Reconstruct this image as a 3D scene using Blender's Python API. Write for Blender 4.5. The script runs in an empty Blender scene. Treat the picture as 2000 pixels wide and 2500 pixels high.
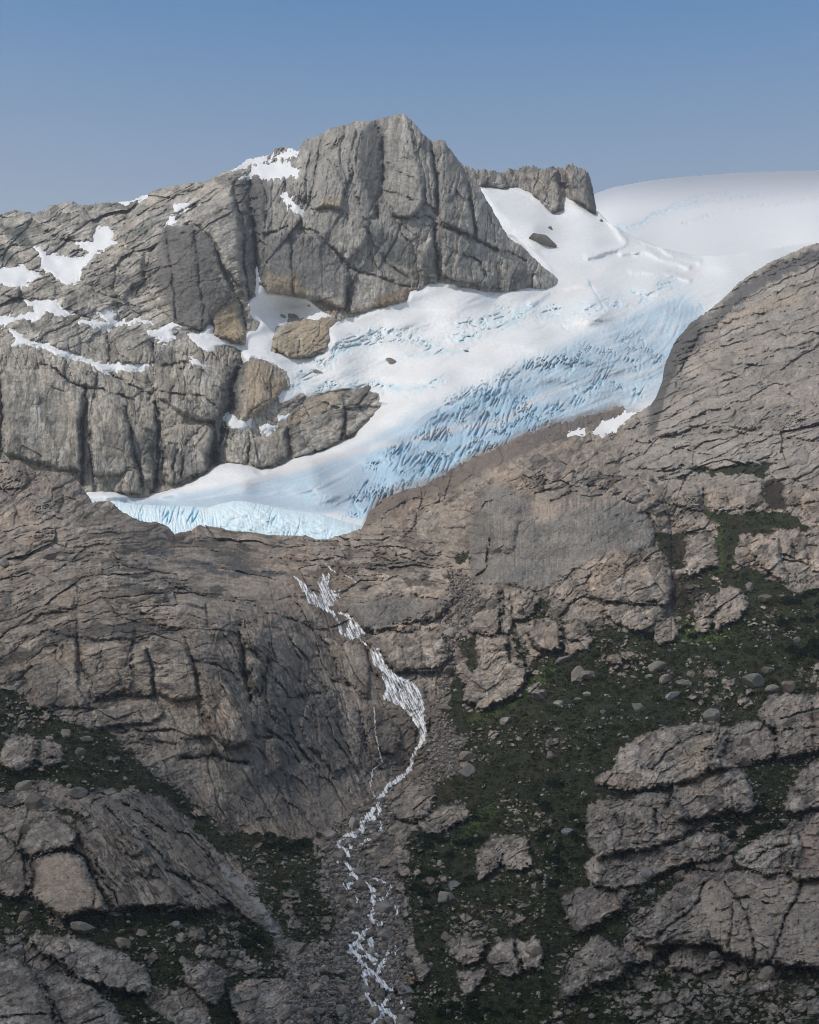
import bpy, math, random, time
import numpy as np

# ------------------------------------------------------------------ camera, sky, sun, exposure
C = bpy.context.scene
COL = C.collection
R = math.radians
PITCH = R(14.0)
FPX = 1250.0 / math.tan(R(14.0))          # focal length in pixels of the 2000 x 2500 photograph
cam_d = bpy.data.cameras.new('camera')
cam_d.sensor_fit = 'VERTICAL'
cam_d.sensor_height = 24.0
cam_d.lens = 12.0 / math.tan(R(14.0))
cam_d.clip_start = 1.0
cam_d.clip_end = 120000.0
cam = bpy.data.objects.new('camera', cam_d)
cam.rotation_euler = (R(90) + PITCH, 0, 0)
COL.objects.link(cam)
C.camera = cam

SUN_EL, SUN_AZ = 46.0, 128.0               # azimuth: degrees anticlockwise from the view direction (+Y), so left and a little behind
S = np.array([-math.sin(R(SUN_AZ)) * math.cos(R(SUN_EL)), math.cos(R(SUN_AZ)) * math.cos(R(SUN_EL)), math.sin(R(SUN_EL))])
W = bpy.data.worlds.new("World")
C.world = W
W.use_nodes = True
wn = W.node_tree
wn.nodes.clear()
sky = wn.nodes.new('ShaderNodeTexSky')
sky.sky_type = 'NISHITA'
sky.sun_disc = False
sky.sun_elevation = R(SUN_EL)
sky.sun_rotation = math.atan2(S[0], S[1])
sky.altitude = 300
sky.air_density = 1.0
sky.dust_density = 1.0
sky.ozone_density = 2.0
bg = wn.nodes.new('ShaderNodeBackground')
bg.inputs['Strength'].default_value = 0.12
wo = wn.nodes.new('ShaderNodeOutputWorld')
# paler towards the horizon, as on a hazy summer day
wtc = wn.nodes.new('ShaderNodeTexCoord'); wsx = wn.nodes.new('ShaderNodeSeparateXYZ'); wmr = wn.nodes.new('ShaderNodeMapRange')
wcr = wn.nodes.new('ShaderNodeMix'); wcr.data_type = 'RGBA'; wmu = wn.nodes.new('ShaderNodeVectorMath'); wmu.operation = 'MULTIPLY'
wmr.inputs['From Min'].default_value = 0.37; wmr.inputs['From Max'].default_value = 0.48
wcr.inputs['A'].default_value = (2.30, 1.78, 1.36, 1); wcr.inputs['B'].default_value = (0.38, 1.11, 1.43, 1)
wn.links.new(wtc.outputs['Generated'], wsx.inputs[0]); wn.links.new(wsx.outputs['Z'], wmr.inputs['Value']); wn.links.new(wmr.outputs[0], wcr.inputs['Factor'])
wn.links.new(sky.outputs[0], wmu.inputs[0]); wn.links.new(wcr.outputs['Result'], wmu.inputs[1]); # and whiter overhead, added to take blue out of the fill light
wm2 = wn.nodes.new('ShaderNodeMapRange'); wm2.inputs['From Min'].default_value = 0.52; wm2.inputs['From Max'].default_value = 0.75
wc2 = wn.nodes.new('ShaderNodeMix'); wc2.data_type = 'RGBA'; wc2.inputs['B'].default_value = (1.9, 1.43, 1.04, 1)
wn.links.new(wsx.outputs['Z'], wm2.inputs['Value']); wn.links.new(wm2.outputs[0], wc2.inputs['Factor']); wn.links.new(wcr.outputs['Result'], wc2.inputs['A'])
wm3 = wn.nodes.new('ShaderNodeMapRange'); wm3.inputs['From Min'].default_value = 0.08; wm3.inputs['From Max'].default_value = 0.34
wc3 = wn.nodes.new('ShaderNodeMix'); wc3.data_type = 'RGBA'; wc3.inputs['A'].default_value = (1.65, 1.45, 1.30, 1)
wn.links.new(wsx.outputs['Z'], wm3.inputs['Value']); wn.links.new(wm3.outputs[0], wc3.inputs['Factor']); wn.links.new(wc2.outputs['Result'], wc3.inputs['B'])
wn.links.new(wc3.outputs['Result'], wmu.inputs[1]); wn.links.new(wmu.outputs[0], bg.inputs[0])
wn.links.new(bg.outputs[0], wo.inputs[0])
sun_d = bpy.data.lights.new('sun', 'SUN')
sun_d.energy = 2.9
sun_d.angle = R(0.6)
sun_d.color = (1.0, 0.95, 0.88)
sun = bpy.data.objects.new('sun', sun_d)
sun.rotation_euler = (R(90) - R(SUN_EL), 0, math.atan2(S[0], -S[1]))
COL.objects.link(sun)
C.view_settings.view_transform = 'Standard'
C.view_settings.look = 'None'
C.view_settings.gamma = 1
C.view_settings.use_curve_mapping = False
C.view_settings.exposure = 0.0
try:
    C.cycles.max_bounces = 5
    C.cycles.diffuse_bounces = 3
    C.cycles.transparent_max_bounces = 16
    C.cycles.volume_bounces = 0
    C.cycles.filter_width = 1.0
    C.cycles.use_denoising = True
    C.cycles.denoiser = 'OPENIMAGEDENOISE'
    C.cycles.denoising_prefilter = 'NONE'
    C.cycles.denoising_input_passes = 'RGB_ALBEDO_NORMAL'
except Exception:
    pass

STEP = 1.6
HAZE = 5e-5
f32 = np.float32
rng = np.random.default_rng(7)
random.seed(7)
T0 = time.time()

# ------------------------------------------------------------------ small helpers
def T(ox, oy, pts, k=700.0 / 1725.0):
    return [(ox + x * k, oy + y * k) for x, y in pts]

def tag(o, label=None, cat=None, group=None, kind=None):
    for k, v in (('label', label), ('category', cat), ('group', group), ('kind', kind)):
        if v:
            o[k] = v
    return o

def sstep(a, b, x):
    t = np.clip((x - a) / (b - a), 0, 1)
    return t * t * (3 - 2 * t)

def _hash(ix, iy, seed):
    n = (ix.astype(np.int64) * 374761393 + iy.astype(np.int64) * 668265263 + seed * 974634777) & 0xffffffff
    n = n.astype(np.uint32)
    n = (n ^ (n >> np.uint32(13))) * np.uint32(1274126177)
    n = n ^ (n >> np.uint32(16))
    n = n * np.uint32(2246822519)
    return n ^ (n >> np.uint32(15))

def _r(h, k):
    h = h * np.uint32(2654435761 + 2 * k * 40503)
    h = h ^ (h >> np.uint32(14))
    return (h & np.uint32(0xffff)).astype(f32) / f32(65535)

def gnoise(x, y, seed=0):
    """gradient noise, about -1..1"""
    x = np.asarray(x, f32); y = np.asarray(y, f32)
    ix = np.floor(x).astype(np.int32); iy = np.floor(y).astype(np.int32)
    fx = x - ix; fy = y - iy
    u = fx * fx * fx * (fx * (fx * 6 - 15) + 10); v = fy * fy * fy * (fy * (fy * 6 - 15) + 10)
    out = None
    res = []
    for dx, dy in ((0, 0), (1, 0), (0, 1), (1, 1)):
        a = _r(_hash(ix + dx, iy + dy, seed), 1) * f32(2 * math.pi)
        res.append(np.cos(a) * (fx - dx) + np.sin(a) * (fy - dy))
    a = res[0] + u * (res[1] - res[0]); b = res[2] + u * (res[3] - res[2])
    return (a + v * (b - a)) * f32(1.5)

def fbm(x, y, n=4, seed=0, gain=0.5):
    s = 0; a = 1.0; t = 0
    for i in range(n):
        s = s + a * gnoise(x * 2 ** i + 17.3 * i, y * 2 ** i - 9.1 * i, seed + i); t += a; a *= gain
    return s / t

def ridged(x, y, n=4, seed=0, gain=0.5):
    s = 0; a = 1.0; t = 0
    for i in range(n):
        s = s + a * (1 - np.abs(gnoise(x * 2 ** i + 7.7 * i, y * 2 ** i + 3.1 * i, seed + i)) * 1.6); t += a; a *= gain
    return s / t

def voro(x, y, seed=0, jit=0.9):
    """F1, F2-F1, random values of the nearest cell and the offset from its seed"""
    x = np.asarray(x, f32); y = np.asarray(y, f32)
    ix = np.floor(x).astype(np.int32); iy = np.floor(y).astype(np.int32)
    f1 = np.full(x.shape, 9, f32); f2 = np.full(x.shape, 9, f32)
    hh = np.zeros(x.shape, np.uint32); ox = np.zeros(x.shape, f32); oy = np.zeros(x.shape, f32)
    for dx in (-1, 0, 1):
        for dy in (-1, 0, 1):
            h = _hash(ix + dx, iy + dy, seed)
            px = x - (ix + dx + 0.5 + jit * (_r(h, 1) - 0.5)); py = y - (iy + dy + 0.5 + jit * (_r(h, 2) - 0.5))
            d = np.sqrt(px * px + py * py)
            nb = d < f1
            f2 = np.where(nb, f1, np.minimum(f2, d))
            f1 = np.where(nb, d, f1)
            hh = np.where(nb, h, hh); ox = np.where(nb, px, ox); oy = np.where(nb, py, oy)
    return f1, f2 - f1, hh, ox, oy

def facet(x, y, seed, crack=0.0, cw=0.08, tilt=0.5, off=0.25):
    f1, e, h, ox, oy = voro(x, y, seed)
    z = (_r(h, 3) - 0.5) * 2 * off + ((_r(h, 4) - 0.5) * ox + (_r(h, 5) - 0.5) * oy) * 2 * tilt
    if crack:
        z = z - crack * (1 - sstep(0, cw, e)) * (0.35 + _r(h, 6))
    return z

def blur(a, n, it=2):
    n = int(max(1, n))
    for _ in range(it):
        for ax in (0, 1):
            p = np.pad(a, [(n, n) if k == ax else (0, 0) for k in (0, 1)], mode='edge')
            c = np.cumsum(p, axis=ax, dtype=np.float64)
            if ax == 0:
                c = np.vstack([np.zeros((1, c.shape[1])), c]); a = ((c[2 * n + 1:] - c[:-2 * n - 1]) / (2 * n + 1)).astype(f32)
            else:
                c = np.hstack([np.zeros((c.shape[0], 1)), c]); a = ((c[:, 2 * n + 1:] - c[:, :-2 * n - 1]) / (2 * n + 1)).astype(f32)
    return a

def inside(poly, x, y):
    c = np.zeros(x.shape, bool)
    n = len(poly)
    for i in range(n):
        x0, y0 = poly[i]; x1, y1 = poly[(i + 1) % n]
        if y0 == y1:
            continue
        c ^= ((y0 > y) != (y1 > y)) & (x < (x1 - x0) * (y - y0) / (y1 - y0) + x0)
    return c

def segdist(pts, x, y, closed=False):
    d = np.full(x.shape, 1e9, f32)
    n = len(pts)
    for i in range(n if closed else n - 1):
        x0, y0 = pts[i]; x1, y1 = pts[(i + 1) % n]
        ex, ey = x1 - x0, y1 - y0
        t = np.clip(((x - x0) * ex + (y - y0) * ey) / (ex * ex + ey * ey + 1e-9), 0, 1)
        d = np.minimum(d, (x - x0 - t * ex) ** 2 + (y - y0 - t * ey) ** 2)
    return np.sqrt(d)

def sdf(poly, x, y):
    d = segdist(poly, x, y, True)
    return np.where(inside(poly, x, y), d, -d)

class TPS:
    def __init__(self, pts, reg=1e-3):
        p = np.array(pts, float)
        self.c = p[:, :2] / 1000.0
        n = len(p)
        K = self.k(self.c[:, None, 0] - self.c[None, :, 0], self.c[:, None, 1] - self.c[None, :, 1])
        A = np.zeros((n + 3, n + 3))
        A[:n, :n] = K + reg * np.eye(n)
        A[:n, n] = 1; A[:n, n + 1:] = self.c
        A[n, :n] = 1; A[n + 1:, :n] = self.c.T
        b = np.zeros(n + 3); b[:n] = np.log(p[:, 2])
        self.w = np.linalg.solve(A, b)
    @staticmethod
    def k(dx, dy):
        r2 = dx * dx + dy * dy
        return 0.5 * r2 * np.log(r2 + 1e-12)
    def __call__(self, u, v):
        u = np.asarray(u, float) / 1000.0; v = np.asarray(v, float) / 1000.0
        n = len(self.c)
        out = self.w[n] + self.w[n + 1] * u + self.w[n + 2] * v
        for i in range(n):
            out = out + self.w[i] * self.k(u - self.c[i, 0], v - self.c[i, 1])
        return np.exp(out).astype(f32)

def ray(u, v):
    a = (np.asarray(u, np.float64) - 1000.0) / FPX
    b = (1250.0 - np.asarray(v, np.float64)) / FPX
    ry = math.cos(PITCH) - b * math.sin(PITCH)
    rz = math.sin(PITCH) + b * math.cos(PITCH)
    return a / ry, rz / ry                      # x and z per metre of depth

def world(u, v, Y):
    a, c = ray(u, v)
    return np.stack([a * Y, Y, c * Y], -1)

def grid_mesh(name, P, keep, col=None, extra=None, mat=None, parent=None, smooth=True):
    """P: rows x cols x 3, keep: (rows-1) x (cols-1) faces"""
    nr, nc = P.shape[:2]
    idx = np.arange(nr * nc, dtype=np.int32).reshape(nr, nc)
    q = np.stack([idx[:-1, :-1], idx[1:, :-1], idx[1:, 1:], idx[:-1, 1:]], -1)[keep]
    used = np.zeros(nr * nc, bool); used[q.ravel()] = True
    remap = np.cumsum(used) - 1
    q = remap[q].astype(np.int32)
    V = P.reshape(-1, 3)[used].astype(f32)
    return raw_mesh(name, V, q, None if col is None else col.reshape(-1, col.shape[-1])[used], mat, parent, smooth,
                    None if not extra else {k: a.reshape(-1)[used] for k, a in extra.items()})

def raw_mesh(name, V, F, col=None, mat=None, parent=None, smooth=True, extra=None, link=True):
    me = bpy.data.meshes.new(name)
    nf, k = F.shape
    me.vertices.add(len(V)); me.vertices.foreach_set('co', np.ascontiguousarray(V, f32).ravel())
    me.loops.add(nf * k); me.loops.foreach_set('vertex_index', np.ascontiguousarray(F, np.int32).ravel())
    me.polygons.add(nf)
    me.polygons.foreach_set('loop_start', np.arange(0, nf * k, k, dtype=np.int32))
    me.polygons.foreach_set('use_smooth', np.full(nf, smooth, bool))
    if col is not None:
        a = me.attributes.new('tone', 'FLOAT_COLOR', 'POINT')
        c4 = np.ones((len(V), 4), f32); c4[:, :3] = col[:, :3]
        a.data.foreach_set('color', c4.ravel())
    for kk, arr in (extra or {}).items():
        a = me.attributes.new(kk, 'FLOAT', 'POINT'); a.data.foreach_set('value', np.ascontiguousarray(arr, f32))
    me.update(calc_edges=True)
    me.validate()
    if mat:
        me.materials.append(mat)
    if not link:
        return me
    o = bpy.data.objects.new(name, me)
    COL.objects.link(o)
    if parent is not None:
        o.parent = parent
    return o

# ------------------------------------------------------------------ materials
class N:
    def __init__(self, name):
        self.m = bpy.data.materials.new(name); self.m.use_nodes = True
        self.t = self.m.node_tree; self.t.nodes.clear()
        self.out = self.t.nodes.new('ShaderNodeOutputMaterial')
    def n(self, kind, **kw):
        x = self.t.nodes.new('ShaderNode' + kind)
        for k, v in kw.items():
            if k.startswith('i_'):
                x.inputs[k[2:].replace('_', ' ')].default_value = v
            else:
                setattr(x, k, v)
        return x
    def l(self, a, b):
        self.t.links.new(a, b)

def mat_rock(name, scale=1.0, bump=0.6, rough=0.92):
    k = N(name)
    at = k.n('Attribute', attribute_name='tone')
    tc = k.n('TexCoord')
    n1 = k.n('TexNoise', i_Scale=0.35 * scale, i_Detail=6.0, i_Roughness=0.7)
    n2 = k.n('TexNoise', i_Scale=0.05 * scale, i_Detail=5.0, i_Roughness=0.65)
    k.l(tc.outputs['Object'], n1.inputs['Vector']); k.l(tc.outputs['Object'], n2.inputs['Vector'])
    r1 = k.n('MapRange', i_From_Min=0.3, i_From_Max=0.7, i_To_Min=0.58, i_To_Max=1.36)
    r2 = k.n('MapRange', i_From_Min=0.3, i_From_Max=0.7, i_To_Min=0.85, i_To_Max=1.14)
    k.l(n1.outputs['Fac'], r1.inputs['Value']); k.l(n2.outputs['Fac'], r2.inputs['Value'])
    mu = k.n('Math', operation='MULTIPLY'); k.l(r1.outputs[0], mu.inputs[0]); k.l(r2.outputs[0], mu.inputs[1])
    mx = k.n('VectorMath', operation='SCALE'); k.l(at.outputs['Color'], mx.inputs[0]); k.l(mu.outputs[0], mx.inputs['Scale'])
    bs = k.n('BsdfPrincipled', i_Roughness=rough)
    bs.inputs['Specular IOR Level'].default_value = 0.25
    k.l(mx.outputs[0], bs.inputs['Base Color'])
    bp = k.n('Bump', i_Strength=bump, i_Distance=2.2 / scale)
    k.l(n1.outputs['Fac'], bp.inputs['Height']); k.l(bp.outputs[0], bs.inputs['Normal'])
    k.l(bs.outputs[0], k.out.inputs['Surface'])
    return k.m

def mat_tone(name, rough=0.6, spec=0.3, bump=0.25, scale=0.12, vary=0.06):
    k = N(name)
    at = k.n('Attribute', attribute_name='tone')
    tc = k.n('TexCoord')
    n1 = k.n('TexNoise', i_Scale=scale, i_Detail=5.0, i_Roughness=0.6)
    k.l(tc.outputs['Object'], n1.inputs['Vector'])
    r1 = k.n('MapRange', i_From_Min=0.3, i_From_Max=0.7, i_To_Min=1 - vary, i_To_Max=1 + vary)
    k.l(n1.outputs['Fac'], r1.inputs['Value'])
    mx = k.n('VectorMath', operation='SCALE'); k.l(at.outputs['Color'], mx.inputs[0]); k.l(r1.outputs[0], mx.inputs['Scale'])
    bs = k.n('BsdfPrincipled', i_Roughness=rough)
    bs.inputs['Specular IOR Level'].default_value = spec
    k.l(mx.outputs[0], bs.inputs['Base Color'])
    bp = k.n('Bump', i_Strength=bump, i_Distance=1.5)
    k.l(n1.outputs['Fac'], bp.inputs['Height']); k.l(bp.outputs[0], bs.inputs['Normal'])
    k.l(bs.outputs[0], k.out.inputs['Surface'])
    return k.m

def mat_foliage(name, c1, c2, scale=0.3):
    k = N(name)
    tc = k.n('NewGeometry')
    n1 = k.n('TexNoise', i_Scale=scale, i_Detail=3.0)
    k.l(tc.outputs['Position'], n1.inputs['Vector'])
    cr = k.n('ValToRGB')
    cr.color_ramp.elements[0].position = 0.35; cr.color_ramp.elements[0].color = (*c1, 1)
    cr.color_ramp.elements[1].position = 0.68; cr.color_ramp.elements[1].color = (*c2, 1)
    k.l(n1.outputs['Fac'], cr.inputs[0])
    d = k.n('BsdfDiffuse'); tr = k.n('BsdfTranslucent'); mx = k.n('MixShader')
    mx.inputs[0].default_value = 0.2
    k.l(cr.outputs[0], d.inputs[0]); k.l(cr.outputs[0], tr.inputs[0])
    k.l(d.outputs[0], mx.inputs[1]); k.l(tr.outputs[0], mx.inputs[2])
    k.l(mx.outputs[0], k.out.inputs['Surface'])
    return k.m

M_ROCK_FAR = mat_rock('mountain_rock', 0.45, 0.7)
M_ROCK = mat_rock('hillside_rock', 1.0, 0.7)
M_STONE = mat_rock('boulder_rock', 1.5, 0.6)
M_SNOW = mat_tone('old_snow', 0.55, 0.2, 0.15, 0.1, 0.04)
M_ICE = mat_tone('glacier_ice', 0.45, 0.35, 0.35, 0.16, 0.07)
M_WATER = mat_tone('white_water', 0.35, 0.4, 0.5, 0.8, 0.12)
_t = M_WATER.node_tree; _o = [n for n in _t.nodes if n.type == 'OUTPUT_MATERIAL'][0]; _b = [n for n in _t.nodes if n.type == 'BSDF_PRINCIPLED'][0]
_a = _t.nodes.new('ShaderNodeAttribute'); _a.attribute_name = 'cover'
_x = _t.nodes.new('ShaderNodeMixShader'); _tr = _t.nodes.new('ShaderNodeBsdfTransparent')
_t.links.new(_a.outputs['Fac'], _x.inputs[0]); _t.links.new(_tr.outputs[0], _x.inputs[1]); _t.links.new(_b.outputs[0], _x.inputs[2]); _t.links.new(_x.outputs[0], _o.inputs['Surface'])
M_SHRUB = mat_foliage('shrub_leaves', (0.009, 0.015, 0.004), (0.080, 0.095, 0.024), 0.22)
M_DARKLEAF = mat_foliage('dark_leaves', (0.009, 0.018, 0.007), (0.024, 0.038, 0.013), 0.2)
M_MIDLEAF = mat_foliage('green_leaves', (0.022, 0.036, 0.010), (0.075, 0.100, 0.026), 0.5)
M_CONIFER = mat_foliage('needle_leaves', (0.014, 0.026, 0.014), (0.030, 0.050, 0.022), 0.4)
M_BARK = mat_rock('bark', 3.0, 0.5)

# ------------------------------------------------------------------ a terrain layer: a grid over directions from the viewpoint, each with its own depth
class Layer:
    def __init__(self, u0, u1, v0, v1, top, pts, step=None, jag=5.0, seed=1, warp=5.0, crest=(30.0, 18.0), reg=1e-3):
        s = step or STEP
        self.s = s
        self.us = np.arange(u0, u1 + s, s, dtype=f32); self.vs = np.arange(v0, v1 + s, s, dtype=f32)
        t = np.array(top, float)
        vt = np.interp(self.us, t[:, 0], t[:, 1]).astype(f32)
        if jag:
            z = self.us * 0
            jag = jag * (np.interp(self.us, [850, 950, 1500, 1560], [1, 2.4, 2.4, 1]).astype(f32) if seed == 51 else 1.0)
            vt = vt + jag * (0.9 * ridged(self.us / 26, z + seed * 3.3, 3, seed) - 0.45) + jag * 0.35 * gnoise(self.us / 5, z, seed + 5)
        self.vt = vt
        U, V = np.meshgrid(self.us, self.vs)
        self.k = np.maximum(0, (vt[None, :] - V) / s)
        self.U = U.astype(f32); self.V = np.maximum(V, vt[None, :]).astype(f32)
        self.tps = TPS(pts, reg)
        self.Y0 = self.tps(self.U, self.V)
        self.Y0 += crest[0] * np.exp(-(self.V - vt[None, :]) / crest[1])
        self.m = self.Y0 / FPX                    # metres in one pixel here
        self.h = np.zeros_like(self.Y0)           # raised towards the viewer, metres
        gy = np.gradient(self.tps(self.U, V.astype(f32)), s, axis=0) / self.m; gx = np.gradient(self.Y0, s, axis=1) / self.m
        self.gs = np.clip(np.sqrt(1 + gy * gy + np.clip(gx, -2, 2) ** 2), 1, 9)   # how slantwise the slope is seen
        self.mg = self.m * np.clip(self.gs, 1, 6.0) ** 1.05
        self.cell = np.zeros_like(self.Y0)
        self.vein = np.zeros_like(self.Y0); self.dome = 0.12; self.over = 0.4; self.grow = 0.0; self.cut = 1.0
        self.calm = np.ones_like(self.Y0)         # how broken the rock is
        w1 = fbm(self.U / 45, self.V / 45, 3, seed + 30); w2 = fbm(self.U / 45 + 50, self.V / 45, 3, seed + 40)
        f3 = fbm(self.U / 13, self.V / 13, 2, seed + 45); f4 = fbm(self.U / 13 + 30, self.V / 13, 2, seed + 47)
        self.wu = self.U + warp * (1.6 * w1 + 0.7 * f3); self.wv = self.V + warp * (1.6 * w2 + 0.7 * f4)
        n = self.Y0.shape + (3,)
        self.col = np.zeros(n, f32)
    def win(self, pts, pad):
        p = np.array(pts); a = p.min(0) - pad; b = p.max(0) + pad
        j0, j1 = np.searchsorted(self.us, a[0]), np.searchsorted(self.us, b[0])
        i0, i1 = np.searchsorted(self.vs, a[1]), np.searchsorted(self.vs, b[1])
        return slice(max(0, i0), max(1, i1)), slice(max(0, j0), max(1, j1))
    def sdf(self, poly, pad=40, warp=True):
        w = self.win(poly, pad + 12)
        x, y = (self.wu[w], self.wv[w]) if warp else (self.U[w], self.V[w])
        return w, sdf(poly, x, y)
    def block(self, poly, H, w=12.0, tilt=(0, 0), warp=True, rag=0.0, foot=0.0):
        """an outcrop: stands H metres proud inside the outline, steep at its edge, gently tilted"""
        ww, d = self.sdf(poly, 3 * w + self.grow, warp)
        d = d + rag * (0.9 * ridged(self.U[ww] / 24, self.V[ww] / 18, 3, 39) - 0.35) if rag else d
        d = d + self.grow
        p = np.array(poly); cx, cy = p.mean(0); rx, ry = (p.max(0) - p.min(0)) / 2 + 1
        q = np.clip(d, 0, None)
        ws = 0.45 * w
        dm = max(float(d.max()), 4.0)
        prof = 0.85 * (1 - np.exp(-(q / ws) ** 1.3)) + self.dome * np.clip(q / dm, 0, 1)
        hh = H * (self.gs[ww] ** self.over) * prof + self.m[ww] * prof * 0.75 * (tilt[0] * (self.U[ww] - cx) + 0.5 * tilt[1] * (self.V[ww] - cy))
        if foot:
            hh = hh * sstep(0, foot, sdf(poly, self.U[ww], self.V[ww] + 0.6 * foot) + 0.4 * foot)
        hh -= 0.06 * H * np.exp(-(np.clip(-d, 0, None) / (0.35 * w)) ** 2) * (d < 0)
        self.h[ww] += hh
        return ww, d
    def crack(self, pts, w, depth, step=0.0, sw=40.0):
        """a cleft along a line; step raises the side to the right of the walking direction"""
        ww = self.win(pts, max(3 * w, sw if step else 0) + 10)
        x, y = self.wu[ww], self.wv[ww]
        d = segdist(pts, x, y)
        d = np.abs(d + 1.6 * gnoise(x / 6, y / 6, 5) - 0.5)
        vary = np.clip(0.65 + 1.1 * fbm(x / 26, y / 26, 3, int(pts[0][0]) % 97), 0.08, 1.5)
        self.h[ww] -= self.cut * depth * vary * (self.gs[ww] ** 0.7) * (0.62 * np.exp(-(d / (0.36 * w + 0.5)) ** 2) + 0.30 * np.exp(-(d / (1.6 * w)) ** 2))
        return ww, d
    def paint(self, w, m, c, k=1.0):
        a = (np.clip(m, 0, 1) * k)[..., None]
        self.col[w] = self.col[w] * (1 - a) + np.array(c, f32) * a
    def depth(self):
        return self.Y0 - self.h
    def points(self, Y=None, back=(7.0, 3.0)):
        Y = self.depth() if Y is None else Y
        P = world(self.U, self.V, Y)
        P[..., 1] += back[0] * self.k
        P[..., 2] -= back[1] * self.k + 0.05 * self.k ** 2
        return P
    def at(self, u, v, A):
        j = np.clip((np.asarray(u) - self.us[0]) / self.s, 0, len(self.us) - 1.001); i = np.clip((np.asarray(v) - self.vs[0]) / self.s, 0, len(self.vs) - 1.001)
        j0 = j.astype(int); i0 = i.astype(int); fj = j - j0; fi = i - i0
        return (A[i0, j0] * (1 - fi) * (1 - fj) + A[i0, j0 + 1] * (1 - fi) * fj + A[i0 + 1, j0] * fi * (1 - fj) + A[i0 + 1, j0 + 1] * fi * fj)
    def rough(self, win, wt, ang, aniso, sizes, amp, seed, cracks=1.0, tilt=0.5, polar=None, warp=12, shelf=0.0, sp=26.0, ribs=0.5):
        """broken rock, long along `ang` (degrees, 0 = level): facets at several sizes, open joints between them, overlapping sheets and fine ribs"""
        U = self.U[win]; V = self.V[win]
        U = U + warp * fbm(U / 70, V / 70, 3, seed + 1); V = V + warp * fbm(U / 70 + 9, V / 70, 3, seed + 2)
        if polar:
            cx, cy, sx = polar
            dx = (U - cx) / sx; dy = V - cy
            rr = np.sqrt(dx * dx + dy * dy)
            a = np.arctan2(dx, -dy) * 380.0; b = rr
        else:
            c, s = math.cos(R(ang)), math.sin(R(ang))
            a = U * c - V * s; b = U * s + V * c
        out = np.zeros(U.shape, f32); tone = np.zeros(U.shape, f32)
        gate = sstep(-0.35, 0.25, fbm(U / 90, V / 90, 2, seed + 4))
        vein = np.zeros(U.shape, f32)
        first = None
        for i, sz in enumerate(sizes):
            f1, e, hh, ox, oy = voro(a / (sz * aniso) + 3.7 * i, b / sz + 1.3 * i, seed + 10 * i)
            if first is None:
                first = hh
                smooth = (0.22 + 0.85 * _r(first, 9) ** 1.5) * (0.45 + 0.75 * sstep(-0.3, 0.4, fbm(U / 130, V / 110, 2, seed + 77)))
            k = amp if np.isscalar(amp) else amp[i]
            z = (_r(hh, 3) - 0.5) * 0.5 + ((_r(hh, 4) - 0.5) * ox + (_r(hh, 5) - 0.5) * oy) * 2 * tilt
            out += z * sz * k * (1.2 if i == 0 else (1.35 if i == 1 else 1.15) * smooth)
            dpx = e * sz * 0.5
            cwd = 1.3 + 0.012 * sz
            on = sstep(0.25, 0.7, _r(hh, 6)) * (gate if i > 1 else 1.0)
            out -= cracks * (1.9 + 0.03 * sz) * np.exp(-(dpx / cwd) ** 2) * on * (1.0 if i < 2 else 0.35 + 0.65 * smooth)
            t7 = _r(hh, 7)
            tone += np.where(t7 > 0.84, -0.40, np.where(t7 < 0.16, 0.20, (t7 - 0.5) * 0.24)) * (1.0 if i in (1, 2) else 0.5)
            if i < 4:
                vein = np.maximum(vein, np.exp(-(dpx / (0.9 + 0.006 * sz)) ** 2) * on * (0.9 if i < 3 else 0.6))
        if shelf:
            q = b / sp + 0.9 * fbm(a / 160, b / 60, 3, seed + 5) + 0.35 * _r(first, 2)
            fr = q - np.floor(q)
            rnd = _r(_hash(np.floor(q).astype(np.int32), np.floor(a / 170 + 0.5 * fbm(a / 60, b / 60, 2, seed + 8)).astype(np.int32), seed), 1)
            out += shelf * sp * 0.5 * (0.25 + rnd) * (fr - 0.5)
            q2 = b / (sp * 0.37) + 1.1 * fbm(a / 70, b / 30, 3, seed + 6); fr2 = q2 - np.floor(q2)
            out += shelf * sp * 0.16 * (fr2 - 0.5) * sstep(-0.1, 0.3, fbm(a / 50, b / 40, 2, seed + 7))
        if ribs:
            out += ribs * smooth * (2.6 * ridged(a / 48, b / 9.0, 3, seed + 60) + 1.5 * gnoise(a / 14, b / 4.2, seed + 70))
        tone += 0.26 * gnoise(a / 34, b / 4.0, seed + 81) + 0.20 * gnoise(a / 9, b / 2.6, seed + 82) + 0.18 * fbm(a / 60, b / 16, 3, seed + 83)
        self.h[win] += (out * self.calm[win] * wt * self.mg[win]).astype(f32)
        self.cell[win] += tone * wt
        self.vein[win] += vein * wt

def gauss(U, V, cx, cy, rx, ry, p=2.0):
    return np.exp(-(((U - cx) / rx) ** 2 + ((V - cy) / ry) ** 2) ** (p / 2))

# ------------------------------------------------------------------ outlines traced from the photograph (pixels of the 2000 x 2500 picture)
def A1(p): return T(0, 250, p)
def A2(p): return T(650, 250, p)
def A3(p): return T(1300, 350, p)
def A4(p): return T(0, 750, p)
def A5(p): return T(600, 750, p)
def A6(p): return T(1300, 850, p)
def B1(p): return T(0, 1300, p)
def B2(p): return T(650, 1300, p)
def B3(p): return T(1300, 1350, p)
def B4(p): return T(0, 1900, p)
def B5(p): return T(650, 1900, p)
def B6(p): return T(1300, 1900, p)

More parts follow.
